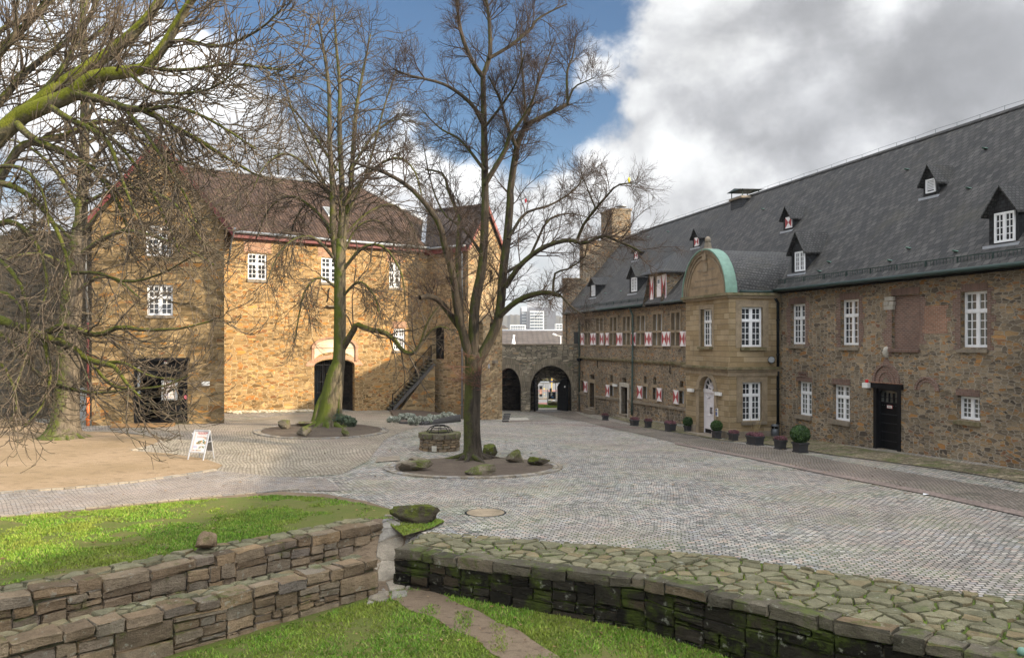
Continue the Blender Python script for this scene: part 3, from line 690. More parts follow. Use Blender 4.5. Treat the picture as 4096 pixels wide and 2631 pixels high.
# far gable end wall and back
far = Frame(RF.pt(S_END,0,0), d=-RF.n)
P = RF.pt
mb.poly([P(S_END,0,-2.6),P(S_END,-11.8,-2.6),P(S_END,-11.8,7),P(S_END,-5.8,14),P(S_END,0,7)])
mb.poly([P(-1,-11.8,-1),P(S_END,-11.8,-2.6),P(S_END,-11.8,7.05),P(-1,-11.8,7.05)])
mb.poly([P(-1,0,-1),P(-1,-11.8,-1),P(-1,-11.8,7),P(-1,-5.8,14),P(-1,0,7)])
mb.build('wall', M['rub_right'], manor)
# niche back, dark rooms behind the open doors and slits
mb = MB(); a,b,c,d = h_niche; mb.poly([P(a,-.13,c),P(b,-.13,c),P(b,-.13,d),P(a,-.13,d)]); mb.build('bricked_up_window', M['brick'], manor)
soldier(RF, manor, 3567, 3680, 1152, 1178, name='brick_lintel'); soldier(RF, manor, 3558, 3682, 1395, 1408, o=.09, name='brick_sill')
for (a,b,c,d) in lh['vent']:
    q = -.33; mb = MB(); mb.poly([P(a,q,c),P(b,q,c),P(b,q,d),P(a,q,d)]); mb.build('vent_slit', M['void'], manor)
for i,(h,rows,sp,sl,pane,fs) in enumerate(todo):
    a,b,c,d = h; window(RF, manor, (a,min(b,fs),c,d), -.17, 2, rows, sp, pane, .11, sill=sl)
for r in ((3846,3952,1134,1163),(3360,3437,1172,1197),(3158,3224,1191,1214),(3186,3249,1508,1525),(3329,3401,1515,1538),(3824.5,3919,1557,1583)): soldier(RF, manor, *r)
for i,h in enumerate(holes[:3]):
    toothed(RF, manor, h[1]+.01, 1, h[2]-.1, h[3]+.1, .3, seed=i); toothed(RF, manor, h[0]-.01, -1, h[2]-.1, h[3]+.1, .3, seed=i+9)
toothed(RF, manor, h_niche[1]+.01, 1, h_niche[2]-.3, h_niche[3]-.5, .45, seed=31); toothed(RF, manor, h_niche[0]-.01, -1, h_niche[2]+.2, h_niche[3]-.1, .3, seed=32)
# orange brick repair patch and pale quoins beside the bricked-up window
mb = MB(); rng = random.Random(5)
a,b,c,d = RF.rect(3690,3792,1228,1335)
z = c
while z < d:
    mb.fbox(RF, a+rng.uniform(-.15,.1), b+rng.uniform(-.12,.15), -.1, .01, z, z+.15); z += .15
mb.build('brick_patch', M['brick_red'], manor)
mb = MB()
for r in ((3540,3573,1187,1203),(3536,3553,1206,1221),(3556,3574,1206,1221),(3537,3572,1223,1239)):
    a,b,c,d = RF.rect(*r); mb.fbox(RF,a,b,-.1,.025,c,d)
mb.build('pale_quoin', M['stone_light'], manor)
# vent grille
a,b,c,d = RF.rect(3195.8,3230.5,1485.7,1505.8); mb = MB()
for (x0,x1,y0,y1) in ((a,a+.04,c,d),(b-.04,b,c,d),(a,b,c,c+.035),(a,b,d-.035,d)): mb.fbox(RF,x0,x1,0,.05,y0,y1)
for i in range(1,4): z = c+(d-c)*i/4; mb.fbox(RF,a,b,.005,.035,z-.02,z+.012)
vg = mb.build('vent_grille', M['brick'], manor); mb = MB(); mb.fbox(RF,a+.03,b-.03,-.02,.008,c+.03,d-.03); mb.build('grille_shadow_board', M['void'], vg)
# black plank door with glazed top light
a,b,c,d = h_door; mb = MB()
mb.fbox(RF,a-.06,a+.12,-.2,.04,c,d-.12); mb.fbox(RF,b-.12,b+.06,-.2,.04,c,d-.12)
mb.fbox(RF,a-.2,b+.2,-.22,.06,d-.12,d+.1)
A = arch_pts(a+.12,b-.12,d-.3,d-.18,12)
for (x0,y0),(x1,y1) in zip(A,A[1:]): mb.prism([RF.pt(x0,-.02,y0),RF.pt(x1,-.02,y1),RF.pt(x1,-.02,d-.12),RF.pt(x0,-.02,d-.12)], -RF.n*.1)
door = mb.build('door', M['black'], manor)
zt = c+(d-c)*.72
mb = MB(); mb.fbox(RF,a+.1,b-.1,-.26,-.2,c+.02,zt); mb.build('door_leaf', M['black_wood'], door)
mb = MB()
for k in range(6):
    z = c+.35+k*.36
    for i in range(9): s = a+.2+(b-a-.4)*i/8; q = RF.pt(s,-.197,z); mb.fbox(RF,s-.012,s+.012,-.2,-.185,z-.012,z+.012)
mb.build('stud_pattern', M['bin_metal'], door)
mb = MB(); mb.fbox(RF,a+.2,a+.32,-.2,-.15,c+1.02,c+1.05); mb.build('door_handle', M['bin_metal'], door)
mb = MB(); z0,z1 = zt+.06,d-.3; mb.fbox(RF,a+.1,b-.1,-.24,-.15,zt,zt+.06)
for i in range(1,5): s = a+.1+(b-a-.2)*i/5; mb.fbox(RF,s-.02,s+.02,-.24,-.17,z0,z1)
mb.fbox(RF,a+.1,b-.1,-.24,-.175,(z0+z1)/2-.015,(z0+z1)/2+.015)
mb.build('glazing_bars', M['black'], door)
mb = MB(); mb.poly([P(a+.1,-.23,z0),P(b-.1,-.23,z0),P(b-.1,-.23,d),P(a+.1,-.23,d)]); mb.build('pane', M['pane_curtain'], door)
sa,sb,s0,s1 = RF.rect(3548.6,3569.6,1620,1633,-.19); mb = MB(); mb.fbox(RF,sa,sb,-.2,-.18,s0,s1); pl = mb.build('door_plate', M['red_paint'], door)
mb = MB(); mb.fbox(RF,sa+.015,sb-.015,-.185,-.177,s0+.015,s1-.015); mb.build('plate_face', M['lamp_white'], door)
text(door, 'BMKZ', .07, RF.pt((sa+sb)/2,-.176,(s0+s1)/2), -RF.d, (0,0,1), 'ink')
a,b,c,d = RF.rect(3484,3612,1786,1812); mb = MB(); mb.fbox(RF,a,b,-.1,.28,c-.25,c+.1); mb.build('door_step', M['stone_grey'], manor)
a,b,c,d = RF.rect(3488,3608,1528,1534); zz = h_door[3]+.1; mb = MB(); mb.fbox(RF,a,b,-.05,.1,zz,zz+.035); mb.build('brick_ledge', M['brick_red'], manor)
# round arched brick reliefs above and beside the door
def ring(mb, fr, sc_, zc, r0, r1, o0, o1, a0=0, a1=math.pi, n=18, ys=1.0):
    for i in range(n):
        t0 = a0+(a1-a0)*i/n; t1 = a0+(a1-a0)*(i+1)/n
        q = [(sc_+r*math.cos(t), zc+ys*r*math.sin(t)) for r,t in ((r0,t0),(r1,t0),(r1,t1),(r0,t1))]
        mb.prism([fr.pt(s,o0,z) for s,z in q], fr.n*(o1-o0))
a,b,_,_ = RF.rect(3494,3602,1530,1531); sc0 = (a+b)/2; zc0 = zz+.04; rr = (b-a)/2
ztop = RF.zy(3545,1452); ys = (ztop-zc0)/rr
mb = MB()
for (r0,r1,o1) in ((.86,1,.07),(.62,.84,.02),(.52,.6,.05),(.36,.5,.015),(.26,.34,.04)): ring(mb, RF, sc0, zc0, rr*r0, rr*r1, -.05, o1, ys=ys)
mb.prism([RF.pt(sc0-.22,-.03,ztop-.03),RF.pt(sc0+.22,-.03,ztop-.03),RF.pt(sc0,-.03,RF.zy(3545,1423))], RF.n*.07)
rel = mb.build('arch_relief', M['brick'], manor)
mb = MB()
for i in range(7):
    t = math.pi*(i+.5)/7; mb.bar(RF.pt(sc0,.0,zc0+.02), RF.pt(sc0+rr*.24*math.cos(t),.02,zc0+rr*.24*ys*math.sin(t)), .05, .05, RF.n)
mb.build('shell_ornament', M['stone_grey'], rel)
q = RF.pt(sc0-.02,.0,RF.zy(3545,1407)); mb = MB(); mb.lathe([(.0,-.26),(.16,-.2),(.2,0),(.13,.18),(.0,.24)], q, 12, sx=1, sy=.6); mb.build('carved_boss', M['stone_light'], manor)
a,b,_,_ = RF.rect(3660,3759,1560,1561); sc1 = (a+b)/2; zc1 = RF.zy(3710,1562); r1_ = (b-a)/2
mb = MB(); ring(mb,RF,sc1,zc1,r1_*.84,r1_,-.05,.045,ys=.85); ring(mb,RF,sc1,zc1,r1_*.6,r1_*.8,-.05,.015,ys=.85); mb.build('blocked_arch', M['brick_arch'] if False else M['brick'], manor)
# signal lamp
a,b,c,d = RF.rect(3466,3487,1530,1550); mb = MB(); mb.fbox(RF,a,b,0,.22,c,d); al = mb.build('signal_lamp', M['lamp_white'], manor)
mb = MB(); q = RF.pt((a+b)/2,.11,d); mb.lathe([(.07,0),(.07,.09),(.05,.13)], q, 12); mb.build('red_lens', M['red_lamp'], al)
# left wing mullioned windows
for i,((xl,xr,yt,ym,yb),h) in enumerate(zip(UP,uh)):
    a,b,c,d = h; zm = RF.zy((xl+xr)/2, ym); e = .17; m = (a+b)/2; mb = MB()
    B = lambda s0,s1,q0,q1: mb.fbox(RF,s0,s1,-.34,.035,q0,q1)
    B(a,a+e,c,d); B(b-e,b,c,d); B(a+e,b-e,c,c+e*.9); B(a+e,b-e,d-e,d)
    mb.fbox(RF,m-.07,m+.07,-.33,.02,c+e*.9,d-e); mb.fbox(RF,a+e,m-.07,-.33,.02,zm-.08,zm+.08); mb.fbox(RF,m+.07,b-e,-.33,.02,zm-.08,zm+.08)
    w = mb.build('mullion_window', M['stone_trim'], manor)
    wf = MB(); pn = MB()
    for (u0,u1) in ((a+e,m-.07),(m+.07,b-e)):
        for (q0,q1) in ((c+e*.9,zm-.08),(zm+.08,d-e)):
            f = .05
            for (x0,x1,y0,y1) in ((u0,u0+f,q0,q1),(u1-f,u1,q0,q1),(u0+f,u1-f,q0,q0+f),(u0+f,u1-f,q1-f,q1)): wf.fbox(RF,x0,x1,-.29,-.22,y0,y1)
            pn.poly([P(u0,-.27,q0),P(u1,-.27,q0),P(u1,-.27,q1),P(u0,-.27,q1)])
    wf.build('casement', M['white'], w); pn.build('pane', M['pane'], w)
for (xl,xr,yt,yb) in ((2322,2335,1332.5,1379),(2360.4,2373.4,1332.5,1379),(2374,2382.5,1332,1379),(2400,2412.5,1332,1379.5),(2421.4,2434.4,1331,1380.5),(2465,2481,1331,1382),(2481.5,2488,1331,1382),(2524,2542,1330,1382.5),(2579,2596,1328,1383),(2596.2,2606.5,1328,1383),(2646.8,2666.5,1326,1384),(2667,2680.2,1326,1384),(2718.5,2737,1325,1384.5),(2738,2743,1325,1385)):
    shutter(RF, manor, xl, xr, yt, yb, .1)
for i,h in enumerate(lh['win']):
    a,b,c,d = h; mb = MB(); e = .2
    for (x0,x1,y0,y1) in ((a-e,a,c-e,d+e),(b,b+e,c-e,d+e),(a,b,c-e,c),(a,b,d,d+e)): mb.fbox(RF,x0,x1,-.2,.03,y0,y1)
    w = mb.build('small_window', M['stone_trim'], manor)
    mb = MB()
    for (x0,x1,y0,y1) in ((a,a+.06,c,d),(b-.06,b,c,d),(a,b,c,c+.06),(a,b,d-.06,d)): mb.fbox(RF,x0,x1,-.28,-.2,y0,y1)
    mb.build('casement', M['white'], w); mb = MB(); mb.poly([P(a,-.25,c),P(b,-.25,c),P(b,-.25,d),P(a,-.25,d)]); mb.build('pane', M['pane_dark'], w)
for (xl,xr,yt,yb) in ((2334,2347.6,1525,1568),(2422,2437,1538.6,1586),(2548,2568,1543,1593),(2626.5,2646,1551.5,1604),(2692.7,2712.5,1560,1615)): shutter(RF, manor, xl, xr, yt, yb, .1)
for i,h in enumerate(lh['door']):
    a,b,c,d = h; mb = MB(); e = .26
    mb.fbox(RF,a-e,a,-.3,.06,c,d+.3); mb.fbox(RF,b,b+e,-.3,.06,c,d+.3); mb.fbox(RF,a,b,-.3,.06,d,d+.3)
    dr = mb.build('side_door', M['stone_trim'] if i == 0 else M['stone_light'], manor)
    mb = MB(); mb.fbox(RF,a,b-.05,-.34,-.3,c,d); mb.build('door_leaf', M['black_wood'], dr)
    mb = MB(); mb.fbox(RF,a-.3,b+.3,-.3,.45,c-.5,c+.05); mb.fbox(RF,a,b,-.3,.2,c+.05,c+.2); mb.build('door_step', M['stone_grey'], dr)
# string course, plinth with moulded top
mb = MB(); mb.fbox(RF, s_mid, S_END-2.6, 0, .13, 3.08, 3.2); mb.fbox(RF, s_mid, S_END-2.6, 0, .08, 2.98, 3.08); mb.build('string_course', M['stone_moss'], manor)
def zpl(s): return np.interp(s, [RF.sx(2744), RF.sx(2383), RF.sx(2318)], [.29,-.08,-.02])
segs = [(s_mid, lh['door'][1][0]-.3), (lh['door'][1][1]+.3, lh['door'][0][0]-.3), (lh['door'][0][1]+.3, S_END-2.4)]
mb = MB(); cap = MB()
for (u,v) in segs:
    for m_,(o1,q0,q1) in ((mb,(.1,-2.6,0)),(cap,(.17,0,.17))):
        c = []
        for (s,o) in ((u,.0),(v,.0),(v,o1),(u,o1)): c.append(RF.pt(s,o,(zpl(s) if q0 == 0 else q0)))
        for (s,o) in ((u,.0),(v,.0),(v,o1),(u,o1)): c.append(RF.pt(s,o,zpl(s)+q1))
        m_.hexa(c)
mb.build('plinth', M['rub_dark'], manor); cap.build('plinth_moulding', M['stone_grey'], manor)
# iron wall anchors
for (x,y0,y1) in ((2392,1436,1470),(2682,1451,1493.6)):
    s = RF.sx(x); za,zb = RF.zy(x,y1), RF.zy(x,y0); mb = MB()
    mb.tube([RF.pt(s-.08,.04,za),RF.pt(s+.02,.05,za+.12),RF.pt(s,.05,(za+zb)/2),RF.pt(s,.04,zb)], .025, 6); mb.build('wall_anchor', M['black'], manor)
# pipes
def rp(x,y,o): s = RF.sx(x,o); return RF.pt(s,o,RF.zy(x,y,o))
downpipe(manor, [rp(2308,1243,.4),rp(2309,1247,.35),rp(2316,1268,.13),rp(2317,1640,.13)], .07, 'pipe_green')
downpipe(manor, [rp(2517,1229,.4),rp(2518,1233,.35),rp(2531,1262,.17),rp(2529,1570,.17),rp(2527,1660,.24)], .075, 'pipe_green')
downpipe(manor, [RF.pt(s_b0-.25,.4,6.9),RF.pt(s_b0-.25,.38,6.75),RF.pt(s_b0-.25,.16,6.4),RF.pt(s_b0-.25,.16,-.4)], .075, 'pipe_black')
# floodlights and speaker
q = rp(2316,1440,.35); mb = MB(); mb.lathe([(.1,-.1),(.2,.0),(.22,.14),(.18,.16)], q, 14); mb.bar(q, q-RF.n*.35, .05); mb.build('floodlight', M['pipe_black'], manor)
def lampbox(par, fr, xl, xr, yt, yb, dep=.16, name='wall_lamp'):
    a,b,c,d = fr.rect(xl,xr,yt,yb); mb = MB(); mb.fbox(fr,a,b,.03,dep,c,d); l = mb.build(name, M['lamp_white'], par)
    mb = MB(); mb.fbox(fr,a+.03,b-.03,0,.05,c+.02,d-.02); mb.build('lamp_back', M['zinc'], l); return l
lampbox(manor, RF, 2457, 2471, 1536, 1545.4)
# main roof
mb = MB()
def slope(mb, s0, s1, oe, ze, orr, zr, t=.1, mi=0):
    c = [P(s0,oe,ze),P(s1,oe,ze),P(s1,orr,zr),P(s0,orr,zr)]; dn = Vector((0,0,-t)); mb.hexa([v+dn for v in c]+c, mi)
slope(mb, -1.4, S_END-.1, O_EAVE, Z_EAVE+.05, O_RIDGE, Z_RIDGE); slope(mb, -1.4, S_END-.1, -11.98, Z_EAVE+.05, O_RIDGE-.002, Z_RIDGE)
roof = mb.build('roof', M['slate'], manor)
mb = MB(); c = [P(-1.4,O_RIDGE+.16,Z_RIDGE-.1),P(S_END-3,O_RIDGE+.16,Z_RIDGE-.1),P(S_END-3,O_RIDGE,Z_RIDGE+.06),P(-1.4,O_RIDGE,Z_RIDGE+.06)]
mb.poly(c); mb.poly([P(-1.4,O_RIDGE-.16,Z_RIDGE-.1),P(S_END-3,O_RIDGE-.16,Z_RIDGE-.1),P(S_END-3,O_RIDGE,Z_RIDGE+.06),P(-1.4,O_RIDGE,Z_RIDGE+.06)]); mb.build('ridge_cap', M['slate'], roof)
mb = MB(); pts = [P(s,O_RIDGE,Z_RIDGE+.22+.02*math.sin(s*3)) for s in np.arange(-1,S_END-3,1.3)]; mb.tube(pts, .008, 4)
for p in pts: mb.bar(p-Vector((0,0,.2)), p, .012)
mb.build('lightning_wire', M['copper_dark'], roof)
# gutters + snow guard
mb = MB()
for (u,v) in ((-1.4, s_b0-.1),(s_b1+.1, RF.sx(2669)),(RF.sx(2594), S_END)):
    mb = MB(); mb.tube([P(u,O_EAVE+.06,Z_EAVE-.02),P(v,O_EAVE+.06,Z_EAVE-.02)], .085, 8); mb.build('gutter', M['copper_dark'], manor)
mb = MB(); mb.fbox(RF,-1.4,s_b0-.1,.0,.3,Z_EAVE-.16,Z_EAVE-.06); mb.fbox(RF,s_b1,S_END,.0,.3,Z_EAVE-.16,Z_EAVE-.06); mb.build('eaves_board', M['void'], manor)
for (u,v) in ((-1.4, s_b0-.3),(RF.sx(2594), S_END-.5)):
    mb = MB(); o = O_EAVE-.22; zr = Z_EAVE+.26
    mb.bar(P(u,o,zr+.24),P(v,o,zr+.24),.035); mb.bar(P(u,o,zr+.02),P(v,o,zr+.02),.025)
    s = u
    while s < v: mb.bar(P(s,o,zr),P(s,o,zr+.24),.014); s += .16
    s = u
    while s < v: mb.bar(P(s,o-.25,zr+.22),P(s,o+.05,zr-.08),.05); mb.bar(P(s,o,zr-.05),P(s,o,zr+.26),.05); s += 1.55
    mb.build('snow_guard', M['copper_dark'], roof)
# roof vents (little copper hoods)
def roof_hit(x, y):
    r = ray(x,y); n = Vector((RF.n.x,RF.n.y,0)); A = P(0,O_EAVE,Z_EAVE); u = RF.d; v = (P(0,O_RIDGE,Z_RIDGE)-A)
    N = u.cross(v); cam = Vector((0,0,CH)); t = (A-cam).dot(N)/r.dot(N); return cam+r*t, N.normalized()
for (x,y) in ((3640,995),(3945,597),(3565,1045),(3828,1008),(3283,1087),(3322,1050),(2486,1165),(2426,1174),(2337,1181),(2590,1156),(3055,838),(2790,925),(2675,928),(2595,951),(2485,985),(3632,680),(3880,756)):
    q,N = roof_hit(x,y); 
    if N.z < 0: N = -N
    mb = MB(); w = RF.d*.1; f = RF.n*.16
    mb.mesh([q+N*.02+w+f*.4, q+N*.02-w+f*.4, q+N*.02-w-f, q+N*.02+w-f, q+N*.12+f*.9], [(0,1,4),(1,2,4),(3,0,4),(2,3,4)])
    mb.build('roof_vent', M['copper_vent'], roof)
# stepped gable and chimney at the far end
def wide(x0, x1, s): # offsets along -n seen at pixel columns in the far gable plane
    return far.sx(x0), far.sx(x1)
mb = MB()
for (x0,x1,ytop,back) in ((2262,2331,1118,0),(2331,2402,968,.0)):
    a,b = sorted((far.sx(x0),far.sx(x1))); zt = far.zy((x0+x1)/2, ytop)
    mb.fbox(far, a, b+.05, -.9, .06, -2.5 if x0 < 2300 else 6, zt)
    mb.fbox(far, a-.06, b+.05, -.95, .12, zt, zt+.14)
mb.build('stepped_gable', M['rub_right'], manor)
a,b = sorted((far.sx(2447),far.sx(2522))); zt = far.zy(2480,842); mb = MB()
mb.fbox(far, a, b, -2.8, .06, 6, zt); mb.fbox(far, a-.07, b+.08, -2.87, .13, zt, zt+.18); mb.fbox(far, a-.12, b+.1, -2.6, .05, 6, 12.6)
mb.build('chimney', M['rub_right'], manor)
mb = MB(); q = far.pt((a+b)/2,0,zt+.3); mb.lathe([(.5,0),(.55,.06),(.3,.2),(.0,.24)], q, 8); mb.build('chimney_cowl', M['zinc'], manor)
# dormers
def dormer(xl, xr, ybot, yeave, yapex, win=None, wkind=None, name='dormer'):
    xm = (xl+xr)/2; q,_ = roof_hit(xm, ybot); o0 = (q-RF.p).dot(RF.n)
    s0,s1 = sorted((RF.sx(xl,o0),RF.sx(xr,o0))); z0 = RF.zy(xm,ybot,o0); ze = RF.zy(xm,yeave,o0); za = RF.zy(xm,yapex,o0); sm = (s0+s1)/2
    mb = MB(); o1 = o0
    F_ = [P(s0,o1,z0-.05),P(s1,o1,z0-.05),P(s1,o1,ze),P(sm,o1,za-.03),P(s0,o1,ze)]; mb.poly(F_)
    for s in (s0,s1): mb.poly([P(s,o1,z0-.05),P(s,o1,ze),P(s,roof_o(ze)-.1,ze)])
    d_ = mb.build(name, M['slate_cheek'], manor)
    mb = MB(); ov = .16; fo = o1+.2; k = (za-ze)/((s1-s0)/2)
    for (se,sg) in ((s0-ov,-1),(s1+ov,1)):
        zl = ze-k*ov; zl = max(zl, ze-.25)
        c = [P(se,fo,zl),P(sm,fo,za),P(sm,roof_o(za)-.25,za),P(se,roof_o(zl)-.25,zl)]
        up = Vector((0,0,.07)); mb.hexa(c+[v+up for v in c])
    mb.build('dormer_roof', M['slate_dormer'], d_)
    mb = MB(); mb.fbox(RF,s0-.14,s1+.14,o1-.1,o1+.14,z0-.12,z0-.02); mb.build('lead_apron', M['lead'], d_)
    if win:
        wl,wr,wt,wb = win; r = RF.rect(wl,wr,wt,wb,o1+.03)
        if wkind == 'win': 
            w = window(RF, d_, r, o1+.06, 2, (4,), None, 'pane', .08, .05, .028); w.name = 'dormer_window'
            # keep to three levels: the pane hangs on the dormer itself
            for ch in list(w.children): ch.parent = d_
        elif wkind == 'shut':
            sh = shutter(RF, d_, wl, wr, wt, wb, o1+.05)
        else:
            a,b,c,d = r; mb = MB()
            for (x0,x1,y0,y1) in ((a,a+.06,c,d),(b-.06,b,c,d),(a,b,c,c+.06),(a,b,d-.06,d)): mb.fbox(RF,x0,x1,o1,o1+.06,y0,y1)
            for i in range(7):
                z = c+.08+(d-c-.12)*i/7; mb.mesh([P(a+.06,o1+.01,z+.09),P(b-.06,o1+.01,z+.09),P(b-.06,o1+.05,z+.03),P(a+.06,o1+.05,z+.03)],[(0,1,2,3)])
            mb.build('louvre', M['white'], d_)
    return d_
dormer(3956,4072,975,838,747,(3979,4060,848,968),'win')
dormer(3694,3752,785,722,664,(3704,3742,716,771),'louv')
dormer(3166,3221,1092,1000,931,(3181,3219,1006,1085),'win')
dormer(3134,3168,922,868,829,(3141,3166,868,912),'shut')
dormer(2772,2798,990,948,917,(2777,2794,950,984),'shut')
dormer(2534,2554,1041,1004,979,(2536.5,2550,1006.5,1036),'shut')
dormer(2518,2549,1173,1105,1064,(2526.6,2547,1110,1166),'win')
dormer(2360,2384,1190,1138,1112,(2367,2380,1141,1184),'win')
# stone wall dormer with a loading door, shutters and its own slate roof
s0,s1 = sorted((RF.sx(2597),RF.sx(2668))); zt = RF.zy(2633,1085); zb = Z_EAVE-.15
mb = MB(); mb.poly([P(s0,.03,zb),P(s1,.03,zb),P(s1,.03,zt),P(s0,.03,zt)])
for s in (s0,s1): mb.poly([P(s,.03,zb),P(s,.03,zt),P(s,roof_o(zt)-.1,zt),P(s,roof_o(zb),zb)])
wd = mb.build('loading_dormer', M['rub_right'], manor)
a,b,c,d = RF.rect(2632,2648,1104,1187,.03); mb = MB(); mb.fbox(RF,a-.35,b+.05,.03,.09,c-.1,d+.12); mb.build('stone_surround', M['stone_trim'], wd)
mb = MB(); mb.fbox(RF,a,b,.09,.12,c,d); mb.fbox(RF,a+.1,b-.1,.12,.13,c+(d-c)*.6,d-.15); mb.build('loading_door', M['white_door'], wd)
mb = MB(); mb.fbox(RF,a+.15,b-.15,.13,.135,c+(d-c)*.64,d-.25); mb.build('pane', M['pane'], wd)
shutter(RF, wd, 2599, 2613, 1106, 1202, .16); shutter(RF, wd, 2645.5, 2663, 1097, 1197, .16)
zr = RF.zy(2636,1003,.0); sm = (s0+s1)/2; e = .4; ze = zt-.12
mb = MB(); fo = .5; ip = -1.3
R0 = P(sm,ip,zr); R1 = P(sm,roof_o(zr)-.5,zr); el,er = P(s1+e,fo,ze),P(s0-e,fo,ze); bl,br = P(s1+e,roof_o(ze)-.4,ze),P(s0-e,roof_o(ze)-.4,ze)
for f in ([el,er,R0],[er,br,R1,R0],[el,R0,R1,bl]): mb.poly(f); mb.poly([v-Vector((0,0,.09)) for v in f])
mb.bar(el-Vector((0,0,.05)),er-Vector((0,0,.05)),.08); mb.bar(er-Vector((0,0,.05)),br-Vector((0,0,.05)),.08)
mb.build('hipped_roof', M['slate_dormer'], wd)
# slated ridge chimney with a tin cap
q = roof_hit(2925,862)[0]; sq = (q-RF.p).dot(RF.d); zt = 4.5+(1365-800)*(P(sq,O_RIDGE+.4,0).y)/3250
mb = MB(); mb.fbox(RF,sq-.75,sq+.75,O_RIDGE-.6,O_RIDGE+.75,11.5,zt); ch = mb.build('slate_chimney', M['slate_cheek'], manor)
mb = MB(); mb.fbox(RF,sq-.85,sq+.85,O_RIDGE-.7,O_RIDGE+.85,zt,zt+.14); mb.build('chimney_slab', M['stone_grey'], ch)
mb = MB(); mb.mesh([P(sq-.95,O_RIDGE-.8,zt+.62),P(sq+.95,O_RIDGE-.8,zt+.62),P(sq+.95,O_RIDGE+.95,zt+.56),P(sq-.95,O_RIDGE+.95,zt+.56),P(sq,O_RIDGE-.7,zt+.76),P(sq,O_RIDGE+.9,zt+.74)],[(0,1,4),(1,2,5,4),(2,3,5),(3,0,4,5)])
for (u,v) in ((-.7,-.5),(.7,-.5),(.7,.7),(-.7,.7)): mb.bar(P(sq+u,O_RIDGE+v,zt+.14),P(sq+u,O_RIDGE+v,zt+.62),.05)
mb.build('chimney_cap', M['copper_dark'], ch)
q,N = roof_hit(2872,862); mb = MB(); mb.fbox(RF,sq+.76,sq+1.25,O_RIDGE+.3,O_RIDGE+.9,12.9,13.45); 
# ------------------------------------------------------------------ sandstone entrance bay
L1 = BF.sx(2743); L2 = BS.sx(3113); ZC = 6.86
bw_h = BF.rect(2803,2848,1235.7,1385); dz0 = BF.zy(2830,1738); dsp = BF.zy(2828,1559); dcr = BF.zy(2828,1504)
bd_h = (*sorted((BF.sx(2797),BF.sx(2859))), dz0, dcr, dsp)
sw_h = BS.rect(2966,3050,1227.6,1386.7); sl_h = BS.rect(2970,3046,1528,1682.5)
mb = MB(); wall(mb, BF, 0, L1, -1.2, 7.0, [bw_h,bd_h], 0, .32); wall(mb, BS, 0, L2+.2, -1.2, 7.0, [sw_h,sl_h], 0, .2)
mb.poly([BF.pt(L1,0,-1.2),BF.pt(L1,-3.2,-1.2),BF.pt(L1,-3.2,7),BF.pt(L1,0,7)])
bay = mb.build('entrance_bay', M['sandstone'], manor)
def band(fr_o, z0, z1, mat, name):
    mb = MB(); mb.fbox(BF,-fr_o,L1+fr_o,0,fr_o,z0,z1); mb.fbox(BS,0,L2,0,fr_o,z0,z1); mb.fbox(BF,L1,L1+fr_o,-2.8,0,z0,z1); return mb.build(name, M[mat], bay)
band(.12,6.62,6.74,'stone_trim','cornice_bed'); band(.22,6.741,6.87,'stone_moss','cornice')
band(.12,3.02,3.12,'stone_trim','string_bed'); band(.2,3.121,3.24,'stone_moss','string_moulding'); band(.06,3.0-.2,3.019,'stone_trim','string_frieze')
mb = MB(); pz = BS.zy(3000,1724); a,b = bd_h[0],bd_h[1]
mb.fbox(BF,-.07,a-.28,0,.07,-1.2,pz); mb.fbox(BS,0,L2,0,.07,-1.2,pz); mb.build('bay_plinth', M['stone_grey'], bay); mb = MB(); mb.fbox(BF,b+.28,L1+.07,0,.07,-1.2,pz); mb.build('bay_plinth', M['stone_grey'], bay)
window(BF, manor, (bw_h[0],bw_h[1],bw_h[2],bw_h[3]), -.2, 2, (2,4), .66, 'pane', .09, sill=px_sill(BF,2797,2851,1386,1396,.12,'stone_moss'))
window(BS, manor, sw_h, -.12, 2, (2,4), .66, 'pane', .12, sill=px_sill(BS,2961,3061,1388,1401,.14,'stone_moss'))
window(BS, manor, sl_h, -.12, 2, (2,4), .66, 'pane', .12, sill=px_sill(BS,2965,3064,1686,1697,.12))
def surround(fr, h, e, par, o=.02):
    a,b,c,d = h; mb = MB()
    for (x0,x1,y0,y1) in ((a-e,a,c-.05,d+e),(b,b+e,c-.05,d+e),(a,b,d,d+e)): mb.fbox(fr,x0,x1,-.1,o,y0,y1)
    mb.build('stone_surround', M['stone_trim'], par)
surround(BS, sw_h, .32, bay); surround(BS, sl_h, .32, bay); surround(BF, bw_h, .2, bay)
# arched door with fanlight
a,b,c,d,sp = bd_h; m = (a+b)/2; mb = MB(); rr = (b-a)/2
mb.fbox(BF,a-.28,a,-.1,.05,c,sp); mb.fbox(BF,b,b+.28,-.1,.05,c,sp); ring(mb,BF,m,sp,rr,rr+.28,-.1,.05,ys=(d-sp)/rr)
mb.fbox(BF,a-.36,a+.02,-.1,.12,sp-.02,sp+.07); mb.fbox(BF,b-.02,b+.36,-.1,.12,sp-.02,sp+.07)
mb.build('door_surround', M['stone_trim'], bay)
q = -.3; mb = MB(); dt = BF.zy(2836,1569,q)
mb.fbox(BF,a,a+.07,q-.05,q+.03,c,sp); mb.fbox(BF,b-.07,b,q-.05,q+.03,c,sp); mb.fbox(BF,a,b,q-.05,q+.06,dt,sp+.02)
mb.fbox(BF,a+.07,m-.01,q-.04,q,c+.02,dt); mb.fbox(BF,m+.01,b-.07,q-.04,q,c+.02,dt)
